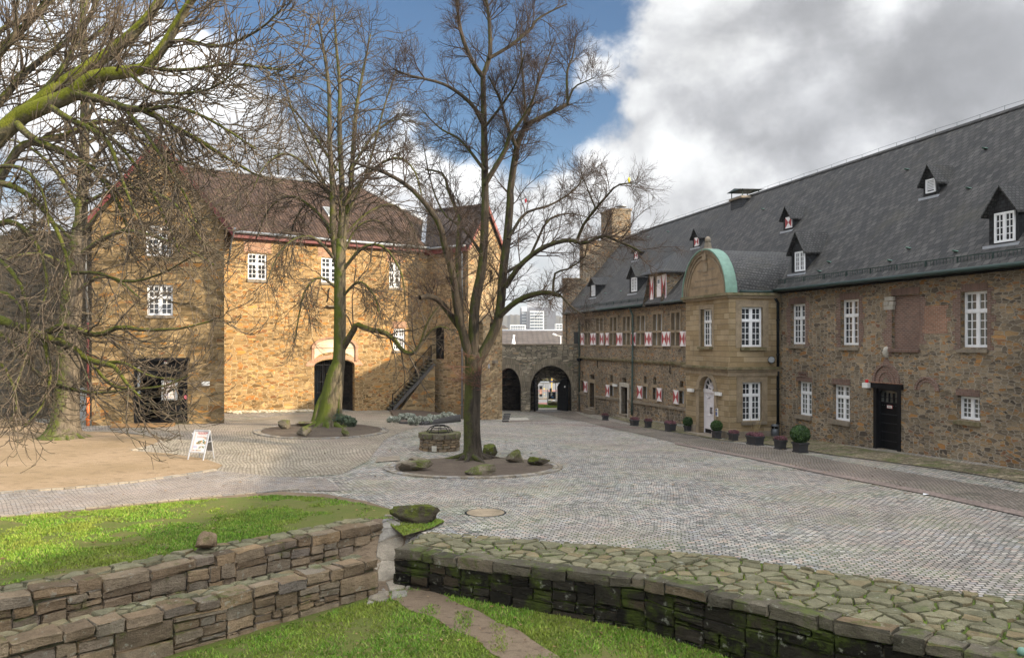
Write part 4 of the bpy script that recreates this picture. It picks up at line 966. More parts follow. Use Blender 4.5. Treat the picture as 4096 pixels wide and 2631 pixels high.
for (u0,u1) in ((a+.07,m-.01),(m+.01,b-.07)):
    w = u1-u0
    for (z0,z1) in ((c+.35,c+.95),(c+1.15,dt-.55),(dt-.45,dt-.1)):
        for (x0,x1,y0,y1) in ((u0+.1,u0+.125,z0,z1),(u1-.125,u1-.1,z0,z1),(u0+.1,u1-.1,z0,z0+.025),(u0+.1,u1-.1,z1-.025,z1)): mb.fbox(BF,x0,x1,q,q+.02,y0,y1)
    mb.tube([BF.pt(u0+.14,q+.02,dt-.18),BF.pt(u0+w/2,q+.03,dt-.3),BF.pt(u1-.14,q+.02,dt-.18)], .025, 6)
A = arch_pts(a,b,sp,d,16)
ring(mb,BF,m,sp,rr-.07,rr,q-.04,q+.03,ys=(d-sp)/rr)
for i in range(1,6):
    t = math.pi*i/6; mb.bar(BF.pt(m,q,sp+.03),BF.pt(m+rr*.95*math.cos(t),q,sp+(d-sp)*.95*math.sin(t)),.045,.05,BF.n)
ring(mb,BF,m,sp,rr*.42,rr*.5,q-.03,q+.02,ys=(d-sp)/rr)
fd = mb.build('front_door', M['white_door'], manor)
mb = MB(); mb.poly([BF.pt(s,q-.03,z) for s,z in A]); mb.build('fanlight_pane', M['pane'], fd)
mb = MB()
for s in (m-.07,m+.07): mb.tube([BF.pt(s,q+.07,c+1.05),BF.pt(s,q+.07,c+1.4)], .018, 6); mb.bar(BF.pt(s,q,c+1.1),BF.pt(s,q+.07,c+1.1),.02); mb.bar(BF.pt(s,q,c+1.36),BF.pt(s,q+.07,c+1.36),.02)
mb.fbox(BF,m+.08,b-.1,q,q+.012,c+.04,c+.24)
mb.build('door_handles_and_kick_plate', M['black'], fd)
mb = MB(); mb.fbox(BF,a-.5,b+.75,-.3,.45,c-.6,c+.01); mb.build('door_step', M['stone_grey'], bay)
lampbox(manor, BF, 2759, 2779, 1554, 1566); lampbox(manor, BF, 2869, 2890, 1568, 1581)
a2,b2,c2,d2 = BF.rect(2865,2873,1632,1665); mb = MB(); mb.fbox(BF,a2,b2,0,.05,c2,d2); pl = mb.build('name_plate', M['lamp_white'], manor)
mb = MB()
for i in range(5): z = c2+.06+(d2-c2-.25)*i/5; mb.fbox(BF,a2+.03,b2-.03,.05,.052,z,z+.035)
mb.fbox(BF,a2+.03,b2-.03,.05,.052,d2-.12,d2-.05); mb.build('plate_print', M['blue'], pl)
# curved gable, copper coping, finial, barrel roof
gm = L1/2; gr = L1/2+.02; gcz = BF.zy(2830,1000)-6.87; gy = gcz/gr
def arc(r, n=28): return [(gm+r*math.cos(math.pi*i/n), 6.871+gy*r*math.sin(math.pi*i/n)) for i in range(n+1)]
mb = MB(); mb.prism([BF.pt(s,.02,z) for s,z in arc(gr-.02)], -BF.n*.5); gb = mb.build('curved_gable', M['tympanum'], manor)
mb = MB(); ring(mb,BF,gm,6.871,gr*.82,gr*.86,.02,.06,n=28,ys=gy); ring(mb,BF,gm,6.871,gr*.9,gr*.995,.02,.09,n=28,ys=gy); ring(mb,BF,gm,6.871,gr*.96,gr*.999,.09,.15,n=28,ys=gy)
mb.fbox(BF,gm-.17,gm+.17,.06,.13,6.87+gcz*.78,6.87+gcz*.99); mb.fbox(BF,gm-.2,gm+.2,.02,.06,6.87+gcz*.52,6.87+gcz*.72)
mb.build('arch_moulding', M['stone_trim'], gb)
mb = MB(); A0 = arc(gr); A1 = arc(gr+.07)
for i in range(28):
    (s0,z0),(s1,z1),(t0,y0),(t1,y1) = A0[i],A0[i+1],A1[i],A1[i+1]
    mb.hexa([BF.pt(s0,.2,z0),BF.pt(s1,.2,z1),BF.pt(s1,-.42,z1),BF.pt(s0,-.42,z0),BF.pt(t0,.2,y0),BF.pt(t1,.2,y1),BF.pt(t1,-.42,y1),BF.pt(t0,-.42,y0)])
mb.build('copper_coping', M['copper'], gb)
for k,(tx,fz,sz) in enumerate((('HERREN   WAGERNTHOFES',.56,.15),('LIMBURG',.44,.15),('BURG ZU BROICH  EIN LANDGRAFENSITZ',.33,.13),('GRAEFIN VON LIMBURG  HERREN VON BROICH',.2,.13),('1648',.09,.14))):
    text(gb, tx, sz, BF.pt(gm,.021,6.87+gcz*fz), -BF.d, (0,0,1), 'stone_grey', 'carved_line', .004)
q = BF.pt(gm,-.1,6.87+gcz+.03); mb = MB(); mb.lathe([(.36,-.1),(.34,.02),(.25,.06),(.2,.1),(.15,.38)], q, 4, smooth=False); mb.lathe([(.08,.36),(.14,.42),(.16,.52),(.12,.63),(.03,.69)], q, 12); mb.build('finial', M['stone_grey'], gb)
mb = MB(); nseg = 24
prof = [(gm+(gr+.05)*math.cos(math.pi*i/nseg), 6.9+gy*(gr-.03)*math.sin(math.pi*i/nseg)**.9) for i in range(nseg+1)]
for i in range(nseg):
    (s0,z0),(s1,z1) = prof[i],prof[i+1]
    mb.poly([BF.pt(s0,-.4,z0),BF.pt(s1,-.4,z1),BF.pt(s1,-6.4,z1),BF.pt(s0,-6.4,z0)], 0, True)
br_ = mb.build('bay_roof', M['slate_dormer'], manor)
mb = MB(); mb.tube([BS.pt(.55,.14,6.93),BS.pt(L2-.1,.14,6.93)], .07, 8); mb.build('bay_gutter', M['copper_dark'], br_)
# horn speaker at the corner of the bay
q = RF.pt(s_b0-.3,.55,RF.zy(3112,1438)); mb = MB()
dirv = (Vector((0,0,4.5))-q).normalized(); e1 = dirv.cross(Vector((0,0,1))).normalized()
mb.tube([q-dirv*.3,q-dirv*.12,q+dirv*.05,q+dirv*.08], [.08,.11,.17,.175], 16); sp_ = mb.build('horn_speaker', M['pipe_black'], manor)
mb = MB(); mb.tube([q+dirv*.081,q+dirv*.1], [.155,.14], 16); mb.tube([q+dirv*.1,q+dirv*.13],[.05,.03],10); mb.bar(q-dirv*.2, q-dirv*.2-RF.n*.5, .05); mb.build('speaker_face', M['zinc'], sp_)
# ------------------------------------------------------------------ golden stone hall
LF = Frame((-18.06,51), d=(.796,.606))
hall = thing('stone_hall', 'long golden stone hall with brown pantile roof and arched gateway behind the three-stemmed tree', 'building', (-12,56,0))
lw = [(991.7,1068,1014,1118),(1286,1362,1031,1130),(1557.7,1603,1051,1151),(1574,1620,1314,1401)]
lh4 = [LF.rect(*r) for r in lw]
ga,gb_ = sorted((LF.sx(1257),LF.sx(1418.5))); gcr = LF.zy(1338,1436); gsp = LF.zy(1338,1462); gz0 = -1.2
ta,tb = ga-.02,gb_+.02; tz0 = gcr+.62; 
mb = MB(); wall(mb, LF, -2.5, 19, -1.5, 11.3, lh4+[(ga,gb_,gz0,gcr,gsp)], 0, .3)
Q = LF.pt
for s in (-2.5,19): mb.poly([Q(s,0,-1.5),Q(s,-13,-1.5),Q(s,-13,11.3),Q(s,0,11.3)])
mb.poly([Q(-2.5,-13,-1.5),Q(19,-13,-1.5),Q(19,-13,11.3),Q(-2.5,-13,11.3)])
mb.build('wall', M['rub_left'], hall)
for i,(h,sl) in enumerate(zip(lh4,((988,1071,1118,1130),(1283,1365,1130,1140),(1553,1607,1151,1160),(1568,1624,1402,1411)))):
    window(LF, hall, h, -.1, 2, (2,3), .6, 'pane', .12, .07, .035, sill=px_sill(LF,*sl,.1))
for r in ((975,1085,963,1010),(1272,1375,990,1029),(1548,1612,1014,1049),(1570,1625,1286,1312)): soldier(LF, hall, *r, mat='brick_arch', o=.012)
# arch ring, blind panel above, dark passage with iron gate
gm_ = (ga+gb_)/2; gr_ = (gb_-ga)/2; gys = (gcr-gsp)/gr_
mb = MB(); ring(mb,LF,gm_,gsp,gr_,gr_+.62,-.1,.03,n=20,ys=gys*.9+.08)
mb.build('brick_arch', M['brick_arch'], hall)
tcr = LF.zy(1338,1352); tsp = LF.zy(1338,1392)
mb = MB(); mb.poly([Q(s,.012,z) for s,z in arch_pts(ga,gb_,tsp,tcr)]+[Q(gb_,.012,gsp+.35)]+[Q(s,.012,z) for s,z in arch_pts(gb_,ga,gsp+.35,gcr+.5)][1:-1]+[Q(ga,.012,gsp+.35)])
mb.build('blind_panel', M['plaster'], hall)
mb = MB(); ring(mb,LF,gm_,tsp,gr_,gr_+.24,-.1,.16,n=20,ys=(tcr-tsp)/gr_); mb.fbox(LF,gb_,gb_+.2,-.1,.14,gsp+.3,tsp); mb.fbox(LF,ga-.2,ga,-.1,.05,gsp+.3,tsp); mb.fbox(LF,ga+.05,gb_-.05,.012,.03,tsp-.02,tsp+.03); mb.build('hood_mould', M['brick_arch'], hall)
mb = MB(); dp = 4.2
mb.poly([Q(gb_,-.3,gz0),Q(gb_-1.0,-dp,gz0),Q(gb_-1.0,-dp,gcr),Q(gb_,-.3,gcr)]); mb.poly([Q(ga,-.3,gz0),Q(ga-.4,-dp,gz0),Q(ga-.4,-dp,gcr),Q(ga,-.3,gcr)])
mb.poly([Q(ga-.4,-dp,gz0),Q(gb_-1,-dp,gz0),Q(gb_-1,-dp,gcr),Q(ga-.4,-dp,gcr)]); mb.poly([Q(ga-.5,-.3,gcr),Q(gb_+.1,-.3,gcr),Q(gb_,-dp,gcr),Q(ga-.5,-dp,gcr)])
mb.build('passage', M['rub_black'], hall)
gl = LF.sx(1345); gbase = -.35; mb = MB()
for i in range(13): s = ga+.05+(gl-ga)*i/12; mb.tube([Q(s,-.6,gbase),Q(s,-.6,gcr-.05)], .022, 5)
for z in (gbase+.25,gbase+1.35,gbase+2.1,gcr-.4): mb.bar(Q(ga,-.6,z),Q(gl,-.6,z),.05)
mb.bar(Q(ga+.95,-.6,gbase),Q(ga+.95,-.6,gcr),.1); gate = mb.build('iron_gate', M['black'], hall)
a,b,c,d = LF.rect(1307,1331,1493,1510,-.5); mb = MB(); mb.fbox(LF,a,b,-.52,-.5,c,d); sg = mb.build('yellow_notice', M['yellow'], hall)
text(sg, 'Schloss\nder Burg', .13, Q((a+b)/2,-.497,(c+d)/2), LF.d, (0,0,1), 'ink')
mb = MB(); mb.fbox(LF,ga+1.1,ga+2.3,-3.9,-3.8,gz0,gcr-.9); mb.build('inner_door', plain('teal_inner_door',(.02,.06,.075),.4,.3,2), hall)
# ledge + iron anchor
a,b,c,d = LF.rect(1305,1352,1222,1228); mb = MB(); mb.fbox(LF,a,b,0,.34,c,d); mb.build('stone_ledge', M['stone_grey'], hall)
mb = MB(); s = LF.sx(1312); z0 = LF.zy(1312,1208); mb.tube([Q(s-.1,.05,z0),Q(s,.06,z0+.3),Q(s,.06,z0+.7),Q(s+.1,.05,z0+.95)], .035, 6); mb.build('wall_anchor', M['black'], hall)
# rubble at the wall foot
rng = random.Random(3); mb = MB()
def lump(mb, c, r, rng, sq=.7):
    pts = []; 
    for (x,y,z) in ((1,0,0),(-1,0,0),(0,1,0),(0,-1,0),(0,0,1),(0,0,-1),(.6,.6,.5),(-.6,.6,.5),(.6,-.6,.5),(-.6,-.6,.5)): pts.append(Vector((x,y,z*sq))*r*rng.uniform(.75,1.2)+Vector(c))
    mb.mesh(pts, [(0,6,8),(6,0,2),(8,0,3),(6,4,8),(6,2,7),(6,7,4),(7,2,1),(7,1,9),(7,9,4),(9,1,3),(9,3,8),(9,8,4),(0,5,2),(2,5,1),(1,5,3),(3,5,0)], 0, False)
for i in range(420):
    s = rng.uniform(.15, ga-.2); o = abs(rng.gauss(0,.35))+.02; p = Q(s,o,0); z = ground(p.x,p.y); lump(mb,(p.x,p.y,z+.02+.12*max(0,.5-o)),rng.uniform(.05,.13),rng)
o = mb.build('rubble_heap', rock_mat('pale_rubble', [(0,(.3,.25,.16)),(.5,(.48,.42,.3)),(1,(.6,.55,.45))], (.2,.2,.08), .7, .3)); tag(o, 'pale loose rubble stones strewn along the foot of the golden stone hall', 'rubble', kind='stuff')
# roof
ZE, ZR, OE, OR = 11.38, 16.55, .45, -6.5
rs1 = 12.9; mb = MB()
def rf(pts, t=.12): 
    dn = Vector((0,0,-t)); n = len(pts); mb.mesh([p+dn for p in pts]+pts, [tuple(range(n))[::-1],tuple(range(n,2*n))]+[(i,(i+1)%n,n+(i+1)%n,n+i) for i in range(n)])
hx = 19.4
rf([Q(-3,OE,ZE),Q(hx,OE,ZE),Q(rs1,OR,ZR),Q(-3,OR,ZR)]); rf([Q(hx,OE-.01,ZE),Q(hx,-13.4,ZE),Q(rs1,OR,ZR)]); rf([Q(hx,-13.4,ZE),Q(-3,-13.4,ZE),Q(-3,OR-.01,ZR),Q(rs1,OR-.01,ZR)])
roof = mb.build('roof', M['tile_brown'], hall)
mb = MB(); mb.tube([Q(-3,OR,ZR+.02),Q(rs1,OR,ZR+.02),Q(hx,OE,ZE+.05)], .17, 8); mb.build('ridge_tiles', M['lead'], roof)
mb = MB(); mb.tube([Q(-.2,OE+.1,ZE-.03),Q(17,OE+.1,ZE-.06)], .1, 8); gt = mb.build('gutter', M['zinc'], hall)
mb = MB(); mb.fbox(LF,-.2,17,.03,.42,ZE-.36,ZE-.1); mb.build('red_fascia', M['red_verge'], hall)
# roof window
a,b = sorted((LF.sx(1295,-3),LF.sx(1322,-3))); r_ = lambda o: ZE+(o-OE)/(OR-OE)*(ZR-ZE)
oo = -2.2; mb = MB(); mb.hexa([Q(a,oo,r_(oo)),Q(b,oo,r_(oo)),Q(b,oo-1.0,r_(oo-1.0)),Q(a,oo-1.0,r_(oo-1)),Q(a,oo,r_(oo)+.1),Q(b,oo,r_(oo)+.1),Q(b,oo-1,r_(oo-1)+.1),Q(a,oo-1,r_(oo-1)+.1)]); rw = mb.build('roof_window', M['zinc'], hall)
mb = MB(); mb.poly([Q(a+.1,oo-.1,r_(oo-.1)+.105),Q(b-.1,oo-.1,r_(oo-.1)+.105),Q(b-.1,oo-.9,r_(oo-.9)+.105),Q(a+.1,oo-.9,r_(oo-.9)+.105)]); mb.build('pane', M['pane_curtain'], rw)
# ------------------------------------------------------------------ gabled tower house, left
TF = Frame((-15.44,43.6), d=(-.961,-.277))
TW = TF.sx(367); tm = TW/2
tower = thing('gabled_tower', 'tall ochre gabled house with black double door and red verge boards at the left', 'building', (-18,43,0))
tw = [TF.rect(582,691.5,901,1024),TF.rect(588,691.6,1138,1261)]
td = TF.rect(533.6,750,1431,1694)
tze = TF.zy(900,885); tza = TF.zy(651,556)
mb = MB(); wall(mb, TF, 0, TW, -.8, tze, tw+[(td[0],td[1],-.8,td[3])], 0, .3)
T = TF.pt; mb.poly([T(0,0,tze),T(TW,0,tze),T(tm,0,tza-.15)])
bd = Vector((-.345,.938,0)); back = lambda s,z,L=9.0: T(s,0,z)+bd*L
mb.poly([T(0,0,-.8),back(0,-.8),back(0,tze),T(0,0,tze)]); mb.poly([T(TW,0,-.8),back(TW,-.8),back(TW,tze),T(TW,0,tze)])
mb.build('wall', M['rub_tower'], tower)
window(TF, tower, tw[0], -.14, 2, (2,3), .58, 'pane', .14, .08, .035); window(TF, tower, tw[1], -.14, 2, (2,3), .58, 'pane', .14, .08, .035, sill=px_sill(TF,583,697,1262,1272,.1))
mb = MB(); ov = .45; kk = (tza-tze)/tm; dn = Vector((0,0,.14))
fo = TF.n*.3
for (s,sg) in ((0,-1),(TW,1)):
    e = T(s+sg*ov,0,tze-kk*ov); c = [e+fo, T(tm,0,tza)+fo, back(tm,tza,11.5), e+bd*9.5]; mb.hexa(c+[v+dn for v in c])
mb.build('roof', M['tile_brown'], tower)
mb = MB()
for (s,sg) in ((0,-1),(TW,1)):
    e = T(s+sg*ov,0,tze-kk*ov); a_ = T(tm,0,tza)
    c = [e+fo+TF.n*.02-Vector((0,0,.25)), a_+fo+TF.n*.02-Vector((0,0,.25)), a_+fo-TF.n*.06-Vector((0,0,.25)), e+fo-TF.n*.06-Vector((0,0,.25))]; mb.hexa(c+[v+Vector((0,0,.33)) for v in c])
mb.build('verge_board', M['red_verge'], tower)
# small slit in the gable
a,b,c,d = TF.rect(640,652,735,795); mb = MB(); mb.fbox(TF,a,b,-.1,.006,c,d); mb.build('gable_slit', M['void'], tower)
# big black door
a,b,c,d = td; mb = MB(); mb.fbox(TF,a-.12,b+.12,-.3,.04,d-.16,d); mb.fbox(TF,a,a+.14,-.3,-.1,c,d-.16); mb.fbox(TF,b-.14,b,-.3,-.1,c,d-.16)
gd = mb.build('gate_frame', M['black'], tower)
zl = TF.zy(640,1519); mb = MB(); mb.fbox(TF,a+.14,b-.14,-.32,-.22,zl,d-.16)
s0,s1 = sorted((TF.sx(643,-.2),TF.sx(742,-.2))); mb.fbox(TF,s0,s1,-.3,-.2,c+.05,zl-.02); mb.build('door_leaf', M['black_wood'], gd)
mb = MB(); s2 = TF.sx(551); mb.hexa([T(s2-.07,-.15,c+.05),T(s2,-.15,c+.05),T(s2-.3,-1.6,c+.05),T(s2-.37,-1.6,c+.05),T(s2-.07,-.15,zl),T(s2,-.15,zl),T(s2-.3,-1.6,zl),T(s2-.37,-1.6,zl)]); mb.build('open_leaf', M['black_wood'], gd)
mb = MB(); mb.fbox(TF,s2-.1,s2+.02,-.14,-.1,c+1.6,c+3.0); mb.build('edge_placard', M['zinc'], gd)
mb = MB(); mb.fbox(TF,s1-.3,s1+.1,-.2,-.1,0,0.001)
mb = MB(); q0 = TF.pt((a+b)/2,0,0); 
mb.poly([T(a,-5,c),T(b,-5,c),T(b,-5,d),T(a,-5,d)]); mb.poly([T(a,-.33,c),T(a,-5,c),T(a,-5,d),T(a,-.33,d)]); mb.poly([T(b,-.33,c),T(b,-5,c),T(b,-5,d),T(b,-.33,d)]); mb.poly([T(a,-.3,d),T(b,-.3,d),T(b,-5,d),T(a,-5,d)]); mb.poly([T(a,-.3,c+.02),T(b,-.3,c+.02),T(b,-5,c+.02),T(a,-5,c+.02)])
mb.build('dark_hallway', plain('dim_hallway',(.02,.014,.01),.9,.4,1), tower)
# poster in a silver frame
def poster(par, fr_pt, w, h, name='poster'):
    """fr_pt(u,v,off) with u,v in metres from the lower left corner"""
    def rc(mbx, u0,u1,v0,v1,o=.002,mi=0): mbx.hexa([fr_pt(u0,v0,0),fr_pt(u1,v0,0),fr_pt(u1,v0,o),fr_pt(u0,v0,o),fr_pt(u0,v1,0),fr_pt(u1,v1,0),fr_pt(u1,v1,o),fr_pt(u0,v1,o)],mi)
    mb = MB(); rc(mb,0,w,0,h,.003); p = mb.build(name, M['paper'], par)
    rng = random.Random(8); pr = MB()
    for (v,l,r_,t) in ((.9,.22,.98,.06),(.83,.3,.86,.05),(.75,.22,.8,.014),(.72,.22,.92,.014),(.685,.22,.7,.014)):
        u = l*w
        while u < r_*w: k = rng.uniform(.02,.07)*w*1.3; rc(pr,u,min(u+k,r_*w),v*h,(v+t)*h,.005,0); u += k+.02*w
    for i in range(24): v = (.02+i*.04)*h; rc(pr,.06*w,.1*w,v,v+.022*h,.005,0)
    # a soft heap of dark reds, greens and ochres: plain generic picture panels
    cols = (1,2,3,4)
    for i in range(46):
        u = (.28+.6*rng.random())*w; v = (.36+.2*rng.random()*math.sin((u/w-.2)*3.6))*h; k = rng.uniform(.04,.1); rc(pr,u,u+k*w,v,v+k*.55*h,.0045+.0002*i,rng.choice(cols))
    for i in range(10): u = (.7+.2*rng.random())*w; v=(.6+.1*rng.random())*h; rc(pr,u,u+.06*w,v,v+.035*h,.006,rng.choice((1,3)))
    rc(pr,.12*w,.42*w,.17*h,.29*h,.005,5)
    for i in range(18): u=(.48+.4*rng.random())*w; v=(.13+.13*rng.random())*h; rc(pr,u,u+.07*w,v,v+.03*h,.0052+.0002*i,rng.choice(cols))
    for i in range(9): u=(.14+.075*i)*w; rc(pr,u,u+.05*w,.03*h,.09*h,.005,rng.choice((1,2,3,5)))
    pr.build('poster_print', [plain('poster_red',(.3,.07,.06),.5,.2,30),plain('poster_brown',(.16,.08,.04),.5,.3,30),plain('poster_teal',(.05,.2,.2),.5,.3,30),plain('poster_ochre',(.4,.22,.07),.5,.3,30),plain('poster_green',(.1,.15,.06),.5,.3,30),plain('poster_lilac',(.4,.4,.5),.5,.1,30)], p)
    return p
a,b,c,d = TF.rect(646,710.5,1521,1600,-.2); mb = MB(); e = .1
for (x0,x1,y0,y1) in ((a,a+e,c,d),(b-e,b,c,d),(a+e,b-e,c,c+e),(a+e,b-e,d-e,d)): mb.fbox(TF,x0,x1,-.2,-.14,y0,y1)
pf = mb.build('poster_frame', M['zinc'], gd)
po = poster(gd, lambda u,v,o: T(b-e-u,-.19+o,c+e+v), b-a-2*e, d-c-2*e)
mb = MB(); a,b,c,d = TF.rect(657,669,1438,1457,-.2); mb.fbox(TF,a,b,-.22,-.12,c,d-.1); ab = mb.build('alarm_box', M['lamp_white'], tower); mb = MB(); mb.fbox(TF,a,b,-.22,-.11,d-.1,d); mb.build('alarm_top', M['red_paint'], ab)
mb = MB(); q = T(TF.sx(743),-.09,TF.zy(743,1588)); mb.tube([q,q+TF.n*.02], .1, 12); mb.build('pink_sticker', plain('pink_disc',(.6,.12,.16),.5,.05,5), gd)
a,b,c,d = TF.rect(525,765,1688,1698); mb = MB(); mb.fbox(TF,a,b,-.2,.25,c-.2,c+.03); mb.build('threshold', M['stone_moss'], tower)
lampbox(tower, TF, 808, 839, 1525, 1541, .2)
downpipe(tower, [T(TW+.35,.2,tze-.3),T(TW+.33,.12,tze-.6),T(TW+.16,.1,TF.zy(364,1290))], .06, 'zinc')
downpipe(tower, [T(TW+.16,.1,TF.zy(364,1290)),T(TW+.16,.1,TF.zy(364,1585))], .055, 'red_verge')
downpipe(tower, [T(TW+.16,.1,TF.zy(364,1585)),T(TW+.16,.1,.1)], .085, 'orange', 'drain_foot')
downpipe(tower, [T(-.55,.15,tze-.35),T(-.5,.1,tze-.55),T(-.3,-.7,tze-1.1),T(-.15,-1.0,tze-2.2)], .05, 'zinc')
g0 = gp(440,1712); g1 = gp(690,1707); mb = MB(); n_ = Vector((0,-1,0)); d_ = (g1-g0).normalized(); w_ = Vector((d_.y,-d_.x,0))
mb.hexa([g0-Vector((0,0,.1)),g1-Vector((0,0,.1)),g1-w_*.9-Vector((0,0,.1)),g0-w_*.9-Vector((0,0,.1)),g0+Vector((0,0,.05)),g1+Vector((0,0,.05)),g1-w_*.9+Vector((0,0,.14)),g0-w_*.9+Vector((0,0,.14))])
o = mb.build('wooden_ramp', M['wood']); tag(o, 'flat brown wooden ramp on the setts before the black double door', 'ramp')
# ------------------------------------------------------------------ curtain wall, left edge
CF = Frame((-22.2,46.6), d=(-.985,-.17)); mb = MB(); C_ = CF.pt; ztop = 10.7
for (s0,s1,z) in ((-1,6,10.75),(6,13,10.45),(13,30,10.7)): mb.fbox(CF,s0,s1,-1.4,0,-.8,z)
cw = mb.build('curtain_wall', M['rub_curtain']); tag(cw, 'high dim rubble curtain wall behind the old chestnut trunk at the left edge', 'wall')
mb = MB()
p = gp(352,1680); q = p+Vector((-.62,-.1,0)); h = 1.75
mb.hexa([q,p,p+Vector((.05,.45,0)),q+Vector((.05,.45,0)),q+Vector((0,0,h)),p+Vector((0,0,h)),p+Vector((.05,.45,h)),q+Vector((.05,.45,h))])
cab = mb.build('utility_cabinet', M['grey_box']); tag(cab, 'pale grey utility cabinet squeezed beside the orange drain foot', 'cabinet')
ca = thing('crowd_barrier', 'grey steel barrier railing standing before the dim curtain wall', 'barrier', (-25,44,.2))
mb = MB()
for k in range(3):
    x0 = 8+k*104; a = gp(x0,1662); b = gp(x0+92,1660)
    for z in (.15,1.1): mb.tube([a+Vector((0,0,z)),b+Vector((0,0,z))], .03, 6)
    for t in (0,1): v = a.lerp(b,t); mb.tube([v,v+Vector((0,0,1.1))], .04, 6)
mb.build('rail', M['galv'], ca)
mb = MB()
for k in range(3):
    x0 = 8+k*104; a = gp(x0,1662); b = gp(x0+92,1660)
    for i in range(1,9): v = a.lerp(b,i/9); mb.tube([v+Vector((0,0,.15)),v+Vector((0,0,1.1))], .012, 5)
mb.build('bars', M['galv'], ca)
# ------------------------------------------------------------------ projecting gable house with outside stair
G1 = Vector((-3.08,57,0)); G2 = Vector((-.74,61,0)); I0 = Vector((-6.24,60,0))
GF = Frame(G1, G2); WF = Frame(I0, G1)
GL = (G2-G1).length; WL = (G1-I0).length
gz, gzi, gza = 11.2, 11.3, 14.2
gh = thing('gable_house', 'narrow stone gable house with dark tiled roof and pink verges behind the big linden', 'building', (-3,56,-.8))
g_op = [GF.rect(1910,1932,1285,1379)+(GF.zy(1921,1297),),GF.rect(1960,1983,1285,1379)+(GF.zy(1971,1297),),GF.rect(1958,1970,1080,1127)]
w_dr = WF.rect(1729,1776,1305,1436); w_dr = (*w_dr, WF.zy(1752,1325)); w_sm = WF.rect(1782,1801,1107,1130)
mb = MB(); wall(mb, GF, 0, GL, -2.4, gz, g_op, 0, .4); wall(mb, WF, -1.0, WL, -2.4, gz, [w_dr,w_sm], 0, .4)
mb.poly([WF.pt(-1,0,gz),WF.pt(WL,0,gz),WF.pt(-1,0,gzi+.3)])
mb.poly([GF.pt(0,0,gz),GF.pt(GL,0,gz),GF.pt(GL/2,0,gza-.12)])
mb.poly([GF.pt(GL,0,-2.4),GF.pt(GL,-9,-2.4),GF.pt(GL,-9,gz),GF.pt(GL,0,gz)])
mb.build('wall', rubble('tan_layered_rubble', [(0,(.17,.12,.06)),(.3,(.27,.19,.1)),(.6,(.36,.26,.14)),(.85,(.43,.32,.18)),(1,(.4,.2,.07))], (.38,.3,.2), .4, .12, .09, .9, .4, (.68,1.15)), gh)
for (fr,hs) in ((GF,g_op),(WF,[w_dr,w_sm])):
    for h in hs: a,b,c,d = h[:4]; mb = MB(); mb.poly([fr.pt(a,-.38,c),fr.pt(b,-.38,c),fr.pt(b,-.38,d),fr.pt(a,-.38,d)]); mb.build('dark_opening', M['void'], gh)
apex = GF.pt(GL/2,0,gza); R2 = Vector((-6.5,61.5,14.2)); kk = (gza-gz)/(GL/2)
eL = GF.pt(-.22,.25,gz-.22*kk+.15); eR = GF.pt(GL+.22,.25,gz-.22*kk+.15); eI = WF.pt(-1.3,.3,gzi+.2); apf = apex+GF.n*.25+Vector((0,0,.05))
mb = MB(); dn = Vector((0,0,.12))
for c in ([eL,apf,R2,eI],[eR,apf,R2,eR+(R2-apf)]): mb.hexa(c+[v+dn for v in c])
rf2 = mb.build('roof', M['tile_dark'], gh)
mb = MB(); mb.tube([apf+dn,R2+dn], .14, 8); mb.build('ridge_tiles', M['tile_dark'], rf2)
mb = MB()
for e in (eL,eR):
    c = [e+GF.n*.03-Vector((0,0,.2)), apf+GF.n*.03-Vector((0,0,.2)), apf-GF.n*.05-Vector((0,0,.2)), e-GF.n*.05-Vector((0,0,.2))]; mb.hexa(c+[v+Vector((0,0,.32)) for v in c])
mb.build('verge_board', plain('sunlit_pink_verge',(.24,.085,.07),.6,.2,4), gh)  # verge red lightened to carry the sun on this gable
mb = MB(); mb.tube([WF.pt(-.3,.36,gzi-.05),WF.pt(WL,.33,gz+.0)], .09, 8); mb.build('gutter', M['zinc'], gh)
mb = MB(); mb.hexa([WF.pt(-.6,.02,gzi-.45),WF.pt(WL,.02,gz-.38),WF.pt(WL,.28,gz-.38),WF.pt(-.6,.28,gzi-.45),WF.pt(-.6,.02,gzi-.05),WF.pt(WL,.02,gz),WF.pt(WL,.28,gz),WF.pt(-.6,.28,gzi-.05)]); mb.build('red_fascia', M['red_verge'], gh)
vx = at(1712,850,58.6); mb = MB(); mb.bar(WF.pt(-.1,.35,gzi+.3), R2+Vector((0,0,.2)), .3, .06); mb.build('valley_flashing', M['lead'], gh)
ps = WF.sx(1848,.12); zg = ground(*WF.pt(ps,.12,0).xy)
downpipe(gh, [WF.pt(ps,.33,gz-.05),WF.pt(ps,.3,gz-.25),WF.pt(ps,.12,gz-.6),WF.pt(ps,.12,zg)], .07, 'zinc')
a,b,c,d = GF.rect(1968,1981,1440,1453); mb = MB(); mb.fbox(GF,a,b,0,.25,c,d); mb.build('nest_box', M['stone_grey'], gh)
a,b,c,d = GF.rect(1952,1957,1456,1473); mb = MB(); mb.fbox(GF,a,b,0,.04,c,d); mb.build('wall_plate', M['lead'], gh)
